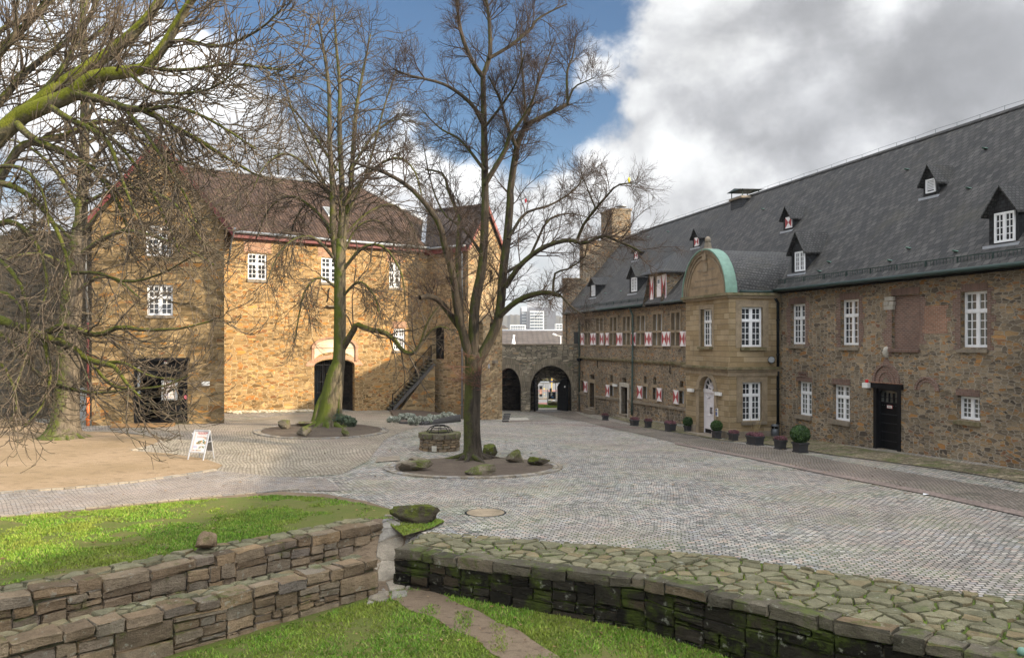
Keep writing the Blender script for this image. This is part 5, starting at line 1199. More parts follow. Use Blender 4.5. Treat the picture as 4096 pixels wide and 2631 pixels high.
# outside stair
top = WF.pt((w_dr[0]+w_dr[1])/2,0,0); st0 = gp(1545,1640); st1 = Vector((top.x-.35,top.y-.15,0)); zt_ = w_dr[2]; zb_ = ground(st0.x,st0.y)
run = Vector((st1.x-st0.x,st1.y-st0.y,0)); rl = run.length; rd = run.normalized(); rn = Vector((rd.y,-rd.x,0))
if rn.y > 0: rn = -rn
stair = thing('outside_stair', 'black outdoor stair with iron handrail climbing to the arched door beside the linden', 'stair', (st0.x,st0.y,zb_))
ns = 17; mb = MB(); tr = MB()
for i in range(ns):
    a = st0+rd*(rl*i/ns); b = st0+rd*(rl*(i+1)/ns+.05); z = zb_+(zt_-zb_)*(i+1)/ns; w0,w1 = rn*.62,-rn*.62
    A,B_ = Vector((a.x,a.y,0)),Vector((b.x,b.y,0))
    tr.hexa([A+w1+Vector((0,0,z-.07)),B_+w1+Vector((0,0,z-.07)),B_+w0+Vector((0,0,z-.07)),A+w0+Vector((0,0,z-.07)),A+w1+Vector((0,0,z)),B_+w1+Vector((0,0,z)),B_+w0+Vector((0,0,z)),A+w0+Vector((0,0,z))])
    mb.hexa([A+rd*.05+w1*.95+Vector((0,0,z-.22)),A+rd*.08+w1*.95+Vector((0,0,z-.22)),A+rd*.08+w0*.95+Vector((0,0,z-.22)),A+rd*.05+w0*.95+Vector((0,0,z-.22)),A+rd*.05+w1*.95+Vector((0,0,z-.07)),A+rd*.08+w1*.95+Vector((0,0,z-.07)),A+rd*.08+w0*.95+Vector((0,0,z-.07)),A+rd*.05+w0*.95+Vector((0,0,z-.07))])
tr.build('tread', plain('dark_mossy_treads',(.085,.08,.05),.8,.4,6), stair); mb.build('riser', M['black'], stair)
mb = MB(); a = Vector((st0.x,st0.y,zb_)); b = Vector((st1.x,st1.y,zt_))
for w in (rn*.5,-rn*.5): mb.bar(a+w+Vector((0,0,-.34)), b+w+Vector((0,0,-.34)), .1, .24)
mb.build('stringer', plain('grey_timber_stringer',(.07,.065,.06),.8,.3,5), stair)
mb = MB(); w = -rn*.58; up = Vector((0,0,1.0))
mb.bar(a+w+rd*.5+up+Vector((0,0,.3)), b+w+up, .05); mb.tube([a+w+rd*.35+Vector((0,0,0)),a+w+rd*.35+up*1.35], .05, 8)
for i in range(1,40):
    v = a.lerp(b,i/40)+w; mb.bar(v+Vector((0,0,.0)), v+up, .018)
mb.bar(b+w,b+w+up,.05); mb.bar(b+w+up,b-w+up,.04)
v = a-w+rd*.35; mb.tube([v,v+up*1.2],.04,8); mb.bar(v+up*1.1,b-w+up*.55,.035)
for t in (.33,.66): v = a.lerp(b,t)+w; mb.tube([v,v+up*1.02],.035,6)
mb.build('handrail', M['black'], stair)
# stone wedge under the stair
mb = MB(); a2 = a+rd*.9; zz0 = -2
for (sgn) in (1,):
    w = rn*.55; w2 = -rn*.5
    mb.hexa([Vector((a2.x,a2.y,zz0))+w,Vector((b.x,b.y,zz0))+w,Vector((b.x,b.y,zz0))+w2,Vector((a2.x,a2.y,zz0))+w2, a2+w+Vector((0,0,.0)), b+w+Vector((0,0,-.35)), b+w2+Vector((0,0,-.35)), a2+w2+Vector((0,0,.0))])
mb.build('stair_wall', M['rub_tower'], stair)
# ------------------------------------------------------------------ gate wall with two arches
WG = Frame((-4,70.3), d=(1,0.02)); ztop = WG.zy(2200,1379.6)
main = (*sorted((WG.sx(2121),WG.sx(2287))), -1.9, WG.zy(2204,1462), WG.zy(2204,1560))
left = (WG.sx(1984), WG.sx(2084), -1.9, WG.zy(2030,1471), WG.zy(2030,1560))
gw = thing('gate_wall', 'low grey rubble gate wall with two round arches, the right one open to the street', 'gate wall', (2,70,-1.6))
DP = 2.6; mb = MB(); wall(mb, WG, -1, WG.sx(2330), -2.6, ztop, [main,left], 0, .7)
inn = (*sorted((WG.sx(2146,-DP),WG.sx(2253,-DP))), -2.1, WG.zy(2204,1511,-DP), WG.zy(2204,1560,-DP))
wall(mb, WG, -1, WG.sx(2330), -2.6, ztop, [inn], -DP, .35)
mb.poly([WG.pt(-1,0,ztop),WG.pt(12,0,ztop),WG.pt(12,-DP,ztop),WG.pt(-1,-DP,ztop)])
mb.build('wall', M['rub_grey'], gw)
mb = MB()
for h,dp in ((main,DP-.35),(left,2.2)):
    a,b,c,d,sp = h; q = -.69; W = WG.pt
    mb.poly([W(a,q,c),W(a,-dp,c),W(a,-dp,sp),W(a,q,sp)]); mb.poly([W(b,q,c),W(b,-dp,c),W(b,-dp,sp),W(b,q,sp)])
    A = arch_pts(a,b,sp,d,16)
    for (s0,z0),(s1,z1) in zip(A,A[1:]): mb.poly([W(s0,q,z0),W(s0,-dp,z0),W(s1,-dp,z1),W(s1,q,z1)])
    if h is left: mb.poly([W(s,-dp,z) for s,z in A]+[W(b,-dp,c),W(a,-dp,c)])
mb.build('passage', M['rub_black'], gw)
mb = MB(); vs = M['rub_grey']
for h in (main,left): a,b,c,d,sp = h; m = (a+b)/2; r_0 = (b-a)/2; ring(mb,WG,m,sp,r_0,r_0+.5,-.1,.03,n=22,ys=(d-sp)/r_0)
mb.build('arch_ring', bricks('grey_voussoirs',(.16,.14,.1),(.26,.22,.16),(.08,.07,.05),.16,.5,.012,.6,.02), gw)
mb = MB(); mb.fbox(WG,-1,WG.sx(2330),-.5,.06,ztop-.001,ztop+.1); mb.build('coping', M['stone_grey'], gw)
for (side) in (0,1):
    a,b,c,d,sp = main; mb = MB(); t = .12
    s = a+.35 if side == 0 else b-.35; s2 = s+.35 if side == 0 else s-.75
    A = [WG.pt(s,-.75,-1.62),WG.pt(s2,-2.2,-1.62),WG.pt(s2,-2.2,sp+.2),WG.pt((s+s2)/2,-1.5,sp+.9),WG.pt(s,-.75,sp+.9)]
    mb.prism(A, Vector((t,0,0)), 0)
    u = (A[1]-A[0]); 
    for i in range(6):
        for j in range(12):
            q = A[0]+u*((i+.5)/6)+Vector((0,0,.2+j*.3)); mb.bar(q-Vector((.03,0,0)),q+Vector((t+.03,0,0)),.05)
    lf = mb.build('gate_leaf', M['black_wood'], gw)
a,b,c,d = WG.rect(2256.5,2261,1543,1549,-.8); mb = MB(); mb.fbox(WG,a,b,-.75,-.7,c,d); mb.build('small_notice', M['lamp_white'], gw)
mb = MB(); mb.fbox(RF,RF.sx(2314),RF.sx(2296),-.05,.012,RF.zy(2305,1379),RF.zy(2305,1327)); dd = mb.build('walkway_door', M['black_wood'], manor)
# sleepers lying at the gable corner
sl = thing('timber_stack', 'short dark timbers stacked against the corner of the gable house', 'timber', tuple(gp(2012,1684)))
p = gp(2004,1688)
for i in range(4):
    mb = MB(); q = p+Vector((.1+.04*i,.16*i,.02+.13*i)); mb.hexa([q,q+Vector((.42,.1,0)),q+Vector((.4,.3,0)),q+Vector((-.05,.25,0)),q+Vector((0,0,.1)),q+Vector((.42,.1,.1)),q+Vector((.4,.3,.1)),q+Vector((-.05,.25,.1))]); mb.build('timber', M['palisade'], sl)
# ------------------------------------------------------------------ flower bed
B = [gp(1560,1645),gp(1600,1694),gp(1697,1700),gp(1842,1686)]
bk = [WF.pt(WF.sx(1842),.05,0),WF.pt(WF.sx(1770),.05,0)]
drape('flower_bed_soil', [(v.x,v.y) for v in B]+[(v.x,v.y) for v in bk]+[(B[0].x+.6,B[0].y+1.0)], M['soil'], .1, .5)
mb = MB()
pl = [gp(1600,1694),gp(1650,1698),gp(1697,1700),gp(1842,1686)]
for i in range(3):
    a,b = pl[i],pl[i+1]; n = max(2,int((b-a).length/.1)); hh = (.1,.14,.2)[i]; h2 = (.14,.2,.48)[i]
    for j in range(n):
        v = a.lerp(b,j/n); z = ground(v.x,v.y); h = hh+(h2-hh)*j/n; mb.tube([Vector((v.x,v.y,z-.1)),Vector((v.x,v.y,z+h))], .05, 6)
pa = mb.build('palisade_edging', M['palisade']); tag(pa, 'low edging of dark upright timbers around the silver shrub bed', 'edging')
# ------------------------------------------------------------------ beyond the gate
def fbx(mb, x0, x1, yt, yb, Y, dep, mi=0):
    a = at(x0,yb,Y); b = at(x1,yt,Y); mb.box((a.x,Y,a.z),(b.x,Y+dep,b.z),mi)
hr = thing('market_hall', 'long low hall with a wide grey brown tiled roof seen over the gate wall', 'building', (0,130,-1.7))
e0,e1 = at(1750,1424,124),at(2600,1424,124); r0,r1 = at(1750,1322,150),at(2600,1322,150); r0.x,r1.x = e0.x,e1.x
mb = MB(); mb.poly([e0,e1,r1,r0]); mb.poly([r0,r1,Vector((r1.x,176,e0.z)),Vector((r0.x,176,e0.z))]); mb.build('roof', M['tile_far'], hr)
mb = MB(); mb.box((e0.x+.5,125,-1.8),(e1.x-.5,175,e0.z)); mb.build('wall', M['stone_light'], hr)
mb = MB(); mb.tube([r0,r1], .25, 6); mb.build('ridge_tiles', M['lead'], hr)
win_dark = plain('far_window_band',(.1,.12,.14),.3,.2,.5); concrete = plain('pale_concrete',(.62,.63,.64),.7,.08,.2); slab_g = plain('dark_grey_cladding',(.12,.125,.14),.6,.15,.05); mid_g = plain('mid_grey_cladding',(.3,.31,.33),.6,.1,.1)
Y = 850; tb_ = thing('tower_block', 'grey and white high-rise block with stacked balconies on the far hillside', 'high-rise', (26,Y,0))
def part(name, m, rects, dy=0, dep=10):
    mb = MB()
    for r in rects: fbx(mb, *r, Y+dy, dep)
    return mb.build(name, m, tb_)
part('white_front', concrete, [(2119.5,2176,1243.5,1420)], 0, 14); part('dark_side', slab_g, [(2176.2,2223,1243.5,1420)], .3, 14); part('dark_pier', slab_g, [(2105.5,2119.3,1246,1420)], .2, 14)
part('rear_block', slab_g, [(2115,2205,1229,1420)], 16, 14); part('penthouse', mid_g, [(2109,2166,1208,1250)], 18, 8); part('side_wing', concrete, [(2087,2106,1226,1420)], 8, 20); part('wing_edge', slab_g, [(2080.5,2087,1232,1420)], 7, 20)
for i in range(7):
    y = 1250+i*12; part('balcony_row', win_dark, [(2121,2136,y,y+6.2),(2138,2148,y,y+6.2),(2149.5,2157,y,y+6.2),(2158.5,2172,y,y+6.2)], -.4, .3)
    part('balcony_rail', M['white'], [(2120,2175.5,y+7,y+9)], -1.4, .5)
    part('window', M['pane_curtain'], [(2179,2186.5,y,y+6.5)], .1, .3)
    part('window', win_dark, [(2088,2105,y-4,y)], 7.6, .3)
for nm,lab,x0,x1,yt,yy in (('office_block','low white flat-roofed block left of the grey high-rise',2040,2103,1299,600),('office_block','low white flat-roofed block right of the grey high-rise',2223,2300,1294,620)):
    t = thing(nm, lab, 'building', tuple(at((x0+x1)/2,1380,yy))); mb = MB(); fbx(mb,x0,x1,yt,1400,yy,20); mb.build('wall', concrete, t)
    mb = MB()
    for j in range(6): xx = x0+4+j*(x1-x0-6)/6; fbx(mb,xx,xx+(x1-x0)/9,yt+5,yt+11,yy-.2,.1); fbx(mb,xx,xx+(x1-x0)/9,yt+15,yt+21,yy-.2,.1)
    mb.build('window', win_dark, t)
t = thing('far_house', 'small pale gabled house under the wooded hill, left of the high-rise', 'house', tuple(at(2012,1380,500))); mb = MB(); a = at(1995,1360,500); b = at(2030,1312,500); mb.box((a.x,500,a.z-5),(b.x,512,b.z)); mb.build('wall', M['plaster'], t)
mb = MB(); m = (a.x+b.x)/2; mb.prism([(a.x-.4,499,b.z),(b.x+.4,499,b.z),(m,499,b.z+2)], (0,14,0)); mb.build('roof', M['tile_far'], t)
# wooded hills
def hills(name, Yh, base, amp, seed, mat, x0=-2500, x1=2500):
    rng = np.random.default_rng(int(seed*10)); xs = np.linspace(x0,x1,900); prof = base+amp*np.sin(xs/310+seed)+amp*.5*np.sin(xs/130+2*seed)+rng.normal(0,1,900)*1.3+np.abs(np.sin(xs/7))*1.5
    mb = MB(); 
    for k in range(899):
        x,x2 = xs[k],xs[k+1]; z,z2 = prof[k],prof[k+1]
        mb.mesh([(x,Yh-260,-6),(x2,Yh-260,-6),(x2,Yh-90,z2*.72),(x,Yh-90,z*.72),(x2,Yh,z2),(x,Yh,z)], [(0,1,2,3),(3,2,4,5)], 0, True)
    o = mb.build(name, mat, uv=False); tag(o, kind='structure')
hill_m = earth('bare_wooded_hillside', (.075,.07,.055), (.1,.09,.065), (.045,.05,.04), .06, .3)
hills('wooded_hill', 1500, 48, 5, 1.7, hill_m)
# street life seen through the arch
mk = thing('white_monument', 'slender white cone monument with a small figure on top before the hall roof', 'monument', tuple(at(2054,1500,100)))
c = at(2054,1380,100); zg = -1.75; mb = MB(); zt = at(2054,1352,100).z
mb.lathe([(1.5,zg-c.z),(.28,.0),(.12,zt-c.z)], c, 14); mb.build('cone', M['lamp_white'], mk)
mb = MB(); q = Vector((c.x,c.y,zt)); mb.lathe([(.11,0),(.16,.12),(.1,.2),(.12,.28),(.06,.4),(.0,.44)], q, 8); mb.tube([q+Vector((.05,0,.25)),q+Vector((.2,0,.32)),q+Vector((.12,0,.42))], .03, 5); mb.build('figure', M['lamp_white'], mk)
def street_lamp(x, y, Y):
    p = at(x,y,Y); t = thing('street_lamp', 'white double-armed street lamp rising behind the gate wall near the manor corner', 'street lamp', (p.x,Y,-1.75)); mb = MB(); mb.tube([Vector((p.x,Y,-1.8)),p], [.09,.06], 8); mb.build('pole', M['lamp_white'], t)
    for sg in (-1,1):
        mb = MB(); mb.tube([p,p+Vector((.28*sg,0,.05)),p+Vector((.5*sg,0,.12))], .04, 6); mb.tube([p+Vector((.42*sg,0,.06)),p+Vector((.6*sg,0,.13)),p+Vector((.85*sg,0,.2)),p+Vector((1.0*sg,0,.2))], [.05,.12,.13,.05], 8); mb.build('lamp_head', M['lamp_white'], t)
street_lamp(2242.5,1344,95)
ZS = -1.75
drape('forecourt_paving', [(-8,73.2),(14,73.2),(14,76.2),(-8,76.2)], M['cobbles_warm'], .02, 1.5)
drape('verge_grass', [(-8,76.2),(14,76.2),(14,79.5),(-8,79.5)], M['lawn'], .02, 1.5)
drape('cycle_lane', [(-20,80.2),(26,80.2),(26,82.6),(-20,82.6)], M['bike_lane'], .03, 2)
drape('street', [(-40,82.6),(60,82.6),(60,123),(-40,123)], M['asphalt'], .02, 4)
drape('pavement', [(-40,87.5),(60,87.5),(60,90.5),(-40,90.5)], M['cobbles_warm'], .1, 3)
drape('far_cycle_lane', [(-40,101),(60,101),(60,103.5),(-40,103.5)], M['bike_lane'], .04, 3)
mb = MB(); mb.box((-40,87.3,ZS-.05),(60,87.5,ZS+.12)); k = mb.build('kerb', M['stone_grey']); tag(k, kind='structure')
mb = MB()
for (x,y) in ((3.4,95),(5.4,94),(4.2,106),(7.4,107)): mb.box((x-.5,y,ZS+.05),(x+.5,y+.5,ZS+.055)); mb.box((x-.1,y-.6,ZS+.05),(x+.1,y+1.2,ZS+.056))
k = mb.build('road_marking', M['yellow']); tag(k, kind='structure')
V = np.array([0]); rngn = np.random.default_rng(4)
def leaf_cloud(c, r, n, size, rng, surf=.6):
    """n small random quads through an ellipsoid"""
    d = rng.normal(size=(n,3)); d /= np.linalg.norm(d,axis=1)[:,None]; k = (surf+(1-surf)*rng.random(n))**(1/1.5)
    p = np.asarray(c)+d*np.asarray(r)*k[:,None]
    a = rng.normal(size=(n,3)); a = d*.9+a*.5; a /= np.linalg.norm(a,axis=1)[:,None]
    t = np.cross(a, rng.normal(size=(n,3))); t /= np.linalg.norm(t,axis=1)[:,None]; b = np.cross(a,t)
    s = size*(.6+.8*rng.random(n))[:,None]
    return np.stack([p-t*s-b*s*.6,p+t*s-b*s*.6,p+t*s+b*s*.6,p-t*s+b*s*.6],1)
hg = np.concatenate([leaf_cloud((x,122,ZS+1.2),(2.2,1.0,1.6),700,.16,rngn) for x in np.arange(-14,30,2.4)])
o = tris_object('hedge', hg, M['hedge'], None, True); tag(o, 'brown green hedge along the far side of the street', 'hedge')
# bus shelter
p0 = at(2149,1597,87.5); p1 = at(2198,1597,87.5); z = ZS+.1; zt = at(2170,1533,87.5).z
bs = thing('bus_shelter', 'grey glass bus shelter with a dark advertising panel seen through the open arch', 'bus shelter', (p0.x,87.6,z))
mb = MB(); mb.box((p0.x-.2,87.2,zt),(p1.x,89.2,zt+.14)); mb.build('roof', M['zinc'], bs)
for x in (p0.x+.0,p0.x+.65,p0.x+.95,p1.x-.15):
    mb = MB(); mb.box((x,88.8,z),(x+.07,88.87,zt)); mb.build('post', M['galv'], bs)
mb = MB(); a = at(2157,1592,88); b = at(2170.5,1542,88); mb.box((a.x,88.0,z),(b.x,88.15,b.z)); ap = mb.build('advert_panel', M['galv'], bs)
mb = MB(); mb.box((a.x+.04,87.98,z+.45),(b.x-.04,87.995,z+.75)); mb.box((a.x+.04,87.98,b.z-.62),(b.x-.04,87.995,b.z-.38)); mb.build('advert_picture', plain('advert_pink',(.5,.3,.24),.4,.4,3), ap)
mb = MB(); mb.box((a.x+.04,87.985,z+.2),(b.x-.04,87.998,b.z-.1)); mb.build('advert_face', M['ink'], ap)
# black town sign with white emblem on two posts
sb = thing('sign_board', 'black sign board with a small white emblem on two posts beyond the arch', 'sign', tuple(at(2207,1622,78.4)))
a = at(2194,1596,78.4); b = at(2221.5,1567,78.4); mb = MB(); mb.box((a.x,78.4,a.z),(b.x,78.46,b.z)); bo = mb.build('board', M['ink'], sb)
for x in (a.x-.12,b.x+.02): mb = MB(); mb.box((x,78.42,-2),(x+.1,78.5,b.z+.22)); mb.build('post', M['galv'], sb)
mb = MB(); cx = a.x+(b.x-a.x)*.42; cz = a.z+(b.z-a.z)*.66
for (u,v,w,h) in ((0,0,.05,.2),(-.05,.06,.06,.06),(.06,.1,.05,.05),(.02,.16,.07,.06),(-.06,-.1,.05,.08),(.05,-.1,.04,.1),(.09,.02,.05,.05)): mb.box((cx+u-w/2,78.385,cz+v-h/2),(cx+u+w/2,78.395,cz+v+h/2))
mb.build('white_emblem', M['lamp_white'], bo)
mb = MB(); mb.box((cx+.0,78.385,a.z+.14),(cx+.2,78.395,a.z+.26)); mb.build('blue_mark', plain('blue_mark',(.03,.14,.4),.5,.1,8), bo)
# stop sign
st = thing('bus_stop_sign', 'tall yellow pole with blue and yellow stop sign behind the black board', 'sign', tuple(at(2207,1598,86)))
p = at(2207,1527,86); mb = MB(); mb.tube([Vector((p.x,86,ZS)),p+Vector((0,0,.4))], .04, 6); mb.build('pole', M['yellow'], st)
mb = MB(); mb.box((p.x-.13,85.9,p.z),(p.x+.13,85.95,p.z+.36)); pl = mb.build('plate', M['blue'], st); mb = MB(); mb.tube([Vector((p.x,85.88,p.z+.22)),Vector((p.x,85.9,p.z+.22))], .1, 12); mb.build('yellow_disc', M['yellow'], pl)
mb = MB(); q = at(2203,1560,85.8); mb.box((q.x-.12,85.7,q.z-.15),(q.x+.12,85.85,q.z+.2)); mb.build('timetable_case', M['ink'], st)
tall = thing('lamp_post', 'thin dark post standing beyond the arch between sign board and info column', 'post', tuple(at(2223,1600,86.5)))
p = at(2223,1524,86.5); mb = MB(); mb.tube([Vector((p.x,86.5,ZS)),p], .035, 6); mb.build('pole', M['black'], tall); mb = MB(); mb.box((p.x-.06,86.4,p.z-.02),(p.x+.06,86.6,p.z+.03)); mb.build('cap', M['black'], tall)
ic = thing('info_column', 'pale blue information column across the street', 'sign', tuple(at(2243,1577,96))); a = at(2236,1577,96); b = at(2250,1530,96); mb = MB(); mb.box((a.x,96,a.z),(b.x,96.15,b.z)); cf = mb.build('panel', plain('pale_blue_panel',(.3,.42,.55),.4,.2,3), ic)
mb = MB(); mb.box((a.x+.03,95.98,a.z+.5),(b.x-.03,95.995,b.z-.35)); mb.build('poster', M['paper'], cf)
# ------------------------------------------------------------------ terrain sheet
GARDEN[:] = [(-12.4,9.0),(-3.2,18.5),(-2.5,18.9),(-1.95,17.6),(3.7,15.4),(6.9,12.9),(11.3,8.9),(9,3),(-12,3)]
def axis(a, b, step, far):
    core = list(np.arange(a, b+1e-6, step)); out = []; d = step*2; v = core[-1]
    while v < far: v += d; out.append(v); d *= 1.45
    low = []; d = step*2; v = core[0]
    while v > -far: v -= d; low.append(v); d *= 1.45
    return np.array(low[::-1]+core+out)
gx = axis(-40, 34, .4, 4000); gy = axis(4, 76, .4, 4000)
X, Y_ = np.meshgrid(gx, gy); Z = ground_arr(X, Y_)
nx, ny = len(gx), len(gy); verts = np.c_[X.ravel(), Y_.ravel(), Z.ravel()]
i = np.arange(ny-1)[:,None]*nx+np.arange(nx-1)[None,:]; quads = np.stack([i,i+1,i+nx+1,i+nx],-1).reshape(-1,4)
cen = verts[quads].mean(1); court = (cen[:,0]>-45)&(cen[:,0]<40)&(cen[:,1]<73.4)&(cen[:,1]>-20)
mb = MB(); mb.v = [tuple(v) for v in verts]; mb.f = [tuple(q) for q in quads]; mb.m = [0 if c else 1 for c in court]; mb.sm = [True]*len(quads)
o = mb.build('courtyard_ground', [M['cobbles'], M['terrain']]); tag(o, kind='structure')
def W2(pts): return [tuple(gpd(*p).xy) for p in pts]
# warm setts on the left part of the court
warm = W2([(205,1011),(300,1000),(440,993),(530,990),(640,975),(740,966),(900,958),(980,975),(980,1000),(900,1030),(860,1080),(800,1110),(640,1120),(505,1102),(522,1090),(480,1075),(400,1063),(308,1056),(350,1047),(378,1036),(375,1028),(333,1019),(270,1012)])
drape('warm_setts', warm, M['cobbles_warm'], .012, .8)
sand = W2([(505,1102),(522,1090),(480,1075),(400,1063),(308,1056),(350,1047),(378,1036),(375,1028),(333,1019),(270,1012),(205,1011),(0,972)])+[(-40,46),(-40,22)]+W2([(0,1156),(150,1146),(300,1132),(400,1118)])
drape('sandy_ground', sand, M['sand'], .022, .8)
path = W2([(505,1102),(400,1118),(300,1132),(150,1146),(0,1156)])+[(-26,21.2),(-24,17.2)]+W2([(0,1212),(170,1196),(340,1180),(520,1163),(640,1150),(700,1149),(800,1150),(760,1120),(640,1116)])
drape('sett_path', path, M['cobbles_path'], .017, .8)
lawn_top = W2([(0,1217),(170,1202),(340,1186),(520,1169),(640,1163),(760,1168),(860,1184),(935,1200),(1000,1212),(1042,1224),(1010,1240),(945,1258)])
lawn = lawn_top+[(-3.1,19.3),(-3.55,19.0),(-8.6,13.6),(-12.6,9.4)]+[(-20,9),(-22,16.6)]
marg = W2([(0,1212),(170,1196),(340,1180),(520,1163),(640,1152),(760,1158),(860,1176),(935,1200),(1000,1212),(1042,1224),(1010,1240),(945,1258)])+[(-3.1,19.3),(-3.55,19.0),(-8.6,13.5),(-12.6,9.3)]+[(-20,8.8),(-24,17.2)]
drape('lawn_margin', marg, M['mud'], .03, .6)
drape('lawn_soil', lawn, M['lawn'], .042, .6)
# red setts and mossy pebble gutter along the manor
red = W2([(1240,963),(1345,964),(1420,985),(1560,1010),(1700,1035),(1800,1047),(1960,1080),(2200,1120),(2400,1155)])+[(19.5,22),(17,19)]+W2([(2400,1200),(2180,1152),(1949,1108),(1873,1093),(1740,1066),(1580,1036),(1430,1003),(1300,975)])
drape('red_setts', red, M['cobbles_red'], .015, .8)
edge = W2([(2400,1200),(2180,1152),(1949,1108),(1873,1093),(1740,1066),(1580,1036),(1580,1040),(1740,1071),(1873,1099),(1949,1115),(2180,1161),(2400,1211)])
drape('red_border', edge, M['edge_red'], .024, .6)
peb = W2([(1420,975),(1520,985),(1600,1000),(1606,1012),(1690,1030),(1740,1018),(1828,1018),(1950,1038),(2050,1056),(2120,1064),(2250,1084),(2400,1104)])+[(18.2,22)]+[(17.4,22)]+W2([(2400,1132),(2250,1106),(2100,1085),(1950,1066),(1850,1050),(1760,1036),(1690,1032),(1600,1016),(1500,1000)])
drape('pebble_gutter', peb, M['pebbles'], .028, .6)
# tree discs with their ring of setts
def disc(cx, cy, rx, ry, name, mat, dz, n=40, wob=.0, seed=0):
    rng = random.Random(seed); return drape(name, [(cx+rx*(1+rng.uniform(-wob,wob))*math.cos(2*math.pi*k/n), cy+ry*(1+rng.uniform(-wob,wob))*math.sin(2*math.pi*k/n)) for k in range(n)], mat, dz, .5)
c3 = gp(1895,1869); disc(c3.x,c3.y,2.75,2.35,'tree_disc',M['dirt'],.045,44,.015)
c2 = gp(1290,1718); disc(c2.x,c2.y,2.75,3.0,'tree_disc',M['dirt'],.05,44,.02,2)
def kerb_ring(cx, cy, rx, ry, name, sw=.19, r0=0, r1=2*math.pi, mat='ruin_stone'):
    mb = MB(); rng = random.Random(4); per = math.pi*(rx+ry)*(r1-r0)/(2*math.pi); n = int(per/sw)
    for row in range(2):
        for k in range(n):
            a0 = r0+(r1-r0)*(k+.5*row)/n; a1 = a0+(r1-r0)/n*.88; q = []
            for (a,r) in ((a0,.02+.17*row),(a1,.02+.17*row),(a1,.17+.17*row),(a0,.17+.17*row)): x = cx+(rx+r)*math.cos(a); y = cy+(ry+r)*math.sin(a); q.append((x,y))
            h = .045+rng.uniform(0,.015); z = [ground(x,y) for x,y in q]
            mb.hexa([(x,y,zz-.05) for (x,y),zz in zip(q,z)]+[(x,y,zz+h) for (x,y),zz in zip(q,z)])
    o = mb.build(name, M['path_slab_kerb']); tag(o, kind='structure')
M['path_slab_kerb'] = rock_mat('beige_kerb_setts', [(0,(.2,.17,.13)),(.5,(.29,.25,.19)),(1,(.25,.24,.23))], (.1,.12,.04), .62, .6)
kerb_ring(c3.x,c3.y,2.78,2.38,'sett_ring'); kerb_ring(c2.x,c2.y,2.78,3.03,'sett_ring')
def kerb_line(pts, name, sw=.28, w=.13):
    mb = MB(); rng = random.Random(6)
    for p,q in zip(pts,pts[1:]):
        a = Vector(p); b = Vector(q); L = (b-a).length; n = max(1,int(L/sw)); d = (b-a)/L; m = Vector((-d.y,d.x))*w/2
        for k in range(n):
            u = a+d*(L*k/n+.01); v = a+d*(L*(k+1)/n-.012); c = [u-m,v-m,v+m,u+m]; h = .05+rng.uniform(0,.015)
            mb.hexa([(t.x,t.y,ground(t.x,t.y)-.05) for t in c]+[(t.x,t.y,ground(t.x,t.y)+h) for t in c])
    o = mb.build(name, M['path_slab']); tag(o, kind='structure')
kerb_line(W2([(700,1148),(520,1163),(340,1180),(170,1196),(0,1212)])+[(-24,17.2)], 'kerb_stones')
kerb_line(W2([(505,1102),(400,1118),(300,1132),(150,1146),(0,1156)])+[(-26,21.2)], 'kerb_stones')
kerb_line(W2([(308,1056),(350,1047),(378,1036),(375,1028),(333,1019),(270,1012)]), 'kerb_stones', .3, .1)
drape('drain_slab', W2([(885,1072),(935,1068),(938,1079),(878,1083)]), M['stone_grey'], .03, .5)
drape('bench_slab_path', W2([(1150,978),(1235,978),(1240,984),(1150,984)]), M['stone_light'], .03, .6)
for (a,b) in (((1178,989),(1500,1003)),((1178,985.5),(1290,987.5))):
    p,q = gpd(*a),gpd(*b); mb = MB(); n = 12
    for k in range(n):
        u = p.lerp(q,k/n); v = p.lerp(q,(k+1)/n); u.z = ground(u.x,u.y)+.03; v.z = ground(v.x,v.y)+.03; mb.mesh([u,v,v+Vector((0,.14,0)),u+Vector((0,.14,0))],[(0,1,2,3)])
    o = mb.build('drain_channel', M['red_verge']); tag(o, kind='structure')
# ------------------------------------------------------------------ dry stone ruins in the foreground
LAT = [-1,-.72,0,.72,1]; _idx = {}; _pts = []; _fcs = []
for a in range(5):
    for b in range(5):
        for c in range(5):
            if a in (0,4) or b in (0,4) or c in (0,4): _idx[a,b,c] = len(_pts); _pts.append((LAT[a],LAT[b],LAT[c]))
for i_ in range(4):
    for j_ in range(4):
        for (f,fl) in ((lambda u,v:(0,u,v),1),(lambda u,v:(4,u,v),0),(lambda u,v:(u,0,v),0),(lambda u,v:(u,4,v),1),(lambda u,v:(u,v,0),1),(lambda u,v:(u,v,4),0)):
            q = [_idx[f(i_,j_)],_idx[f(i_+1,j_)],_idx[f(i_+1,j_+1)],_idx[f(i_,j_+1)]]; _fcs.append(tuple(q[::-1] if fl else q))
_P0 = np.array(_pts); _E = (np.abs(_P0)==1).sum(1)
def stone(mb, c, ux, uy, uz, h, rng, jit=.012, ch=.02):
    """an irregular block with worn arrises"""
    h = np.array(h); B_ = np.where(np.abs(_P0)==.72, np.sign(_P0)*np.maximum(h-ch*1.4,h*.5), _P0*h); s = np.sign(_P0)*(np.abs(_P0)==1)
    p = B_-s*ch*np.where(_E>=2,(_E-1)[:],0)[:,None]*.7
    # skewed corners + rough faces
    k = rng.uniform(-.12,.12,(3,)); p = p+np.c_[p[:,2]*k[0]*.6, np.zeros(len(p)), p[:,0]*k[1]*.35]
    p = p+rng.normal(0,jit,p.shape)
    w = np.array(c)+p[:,:1]*np.array(ux)+p[:,1:2]*np.array(uy)+p[:,2:3]*np.array(uz)
    mb.mesh([tuple(v) for v in w], _fcs, 0, True)
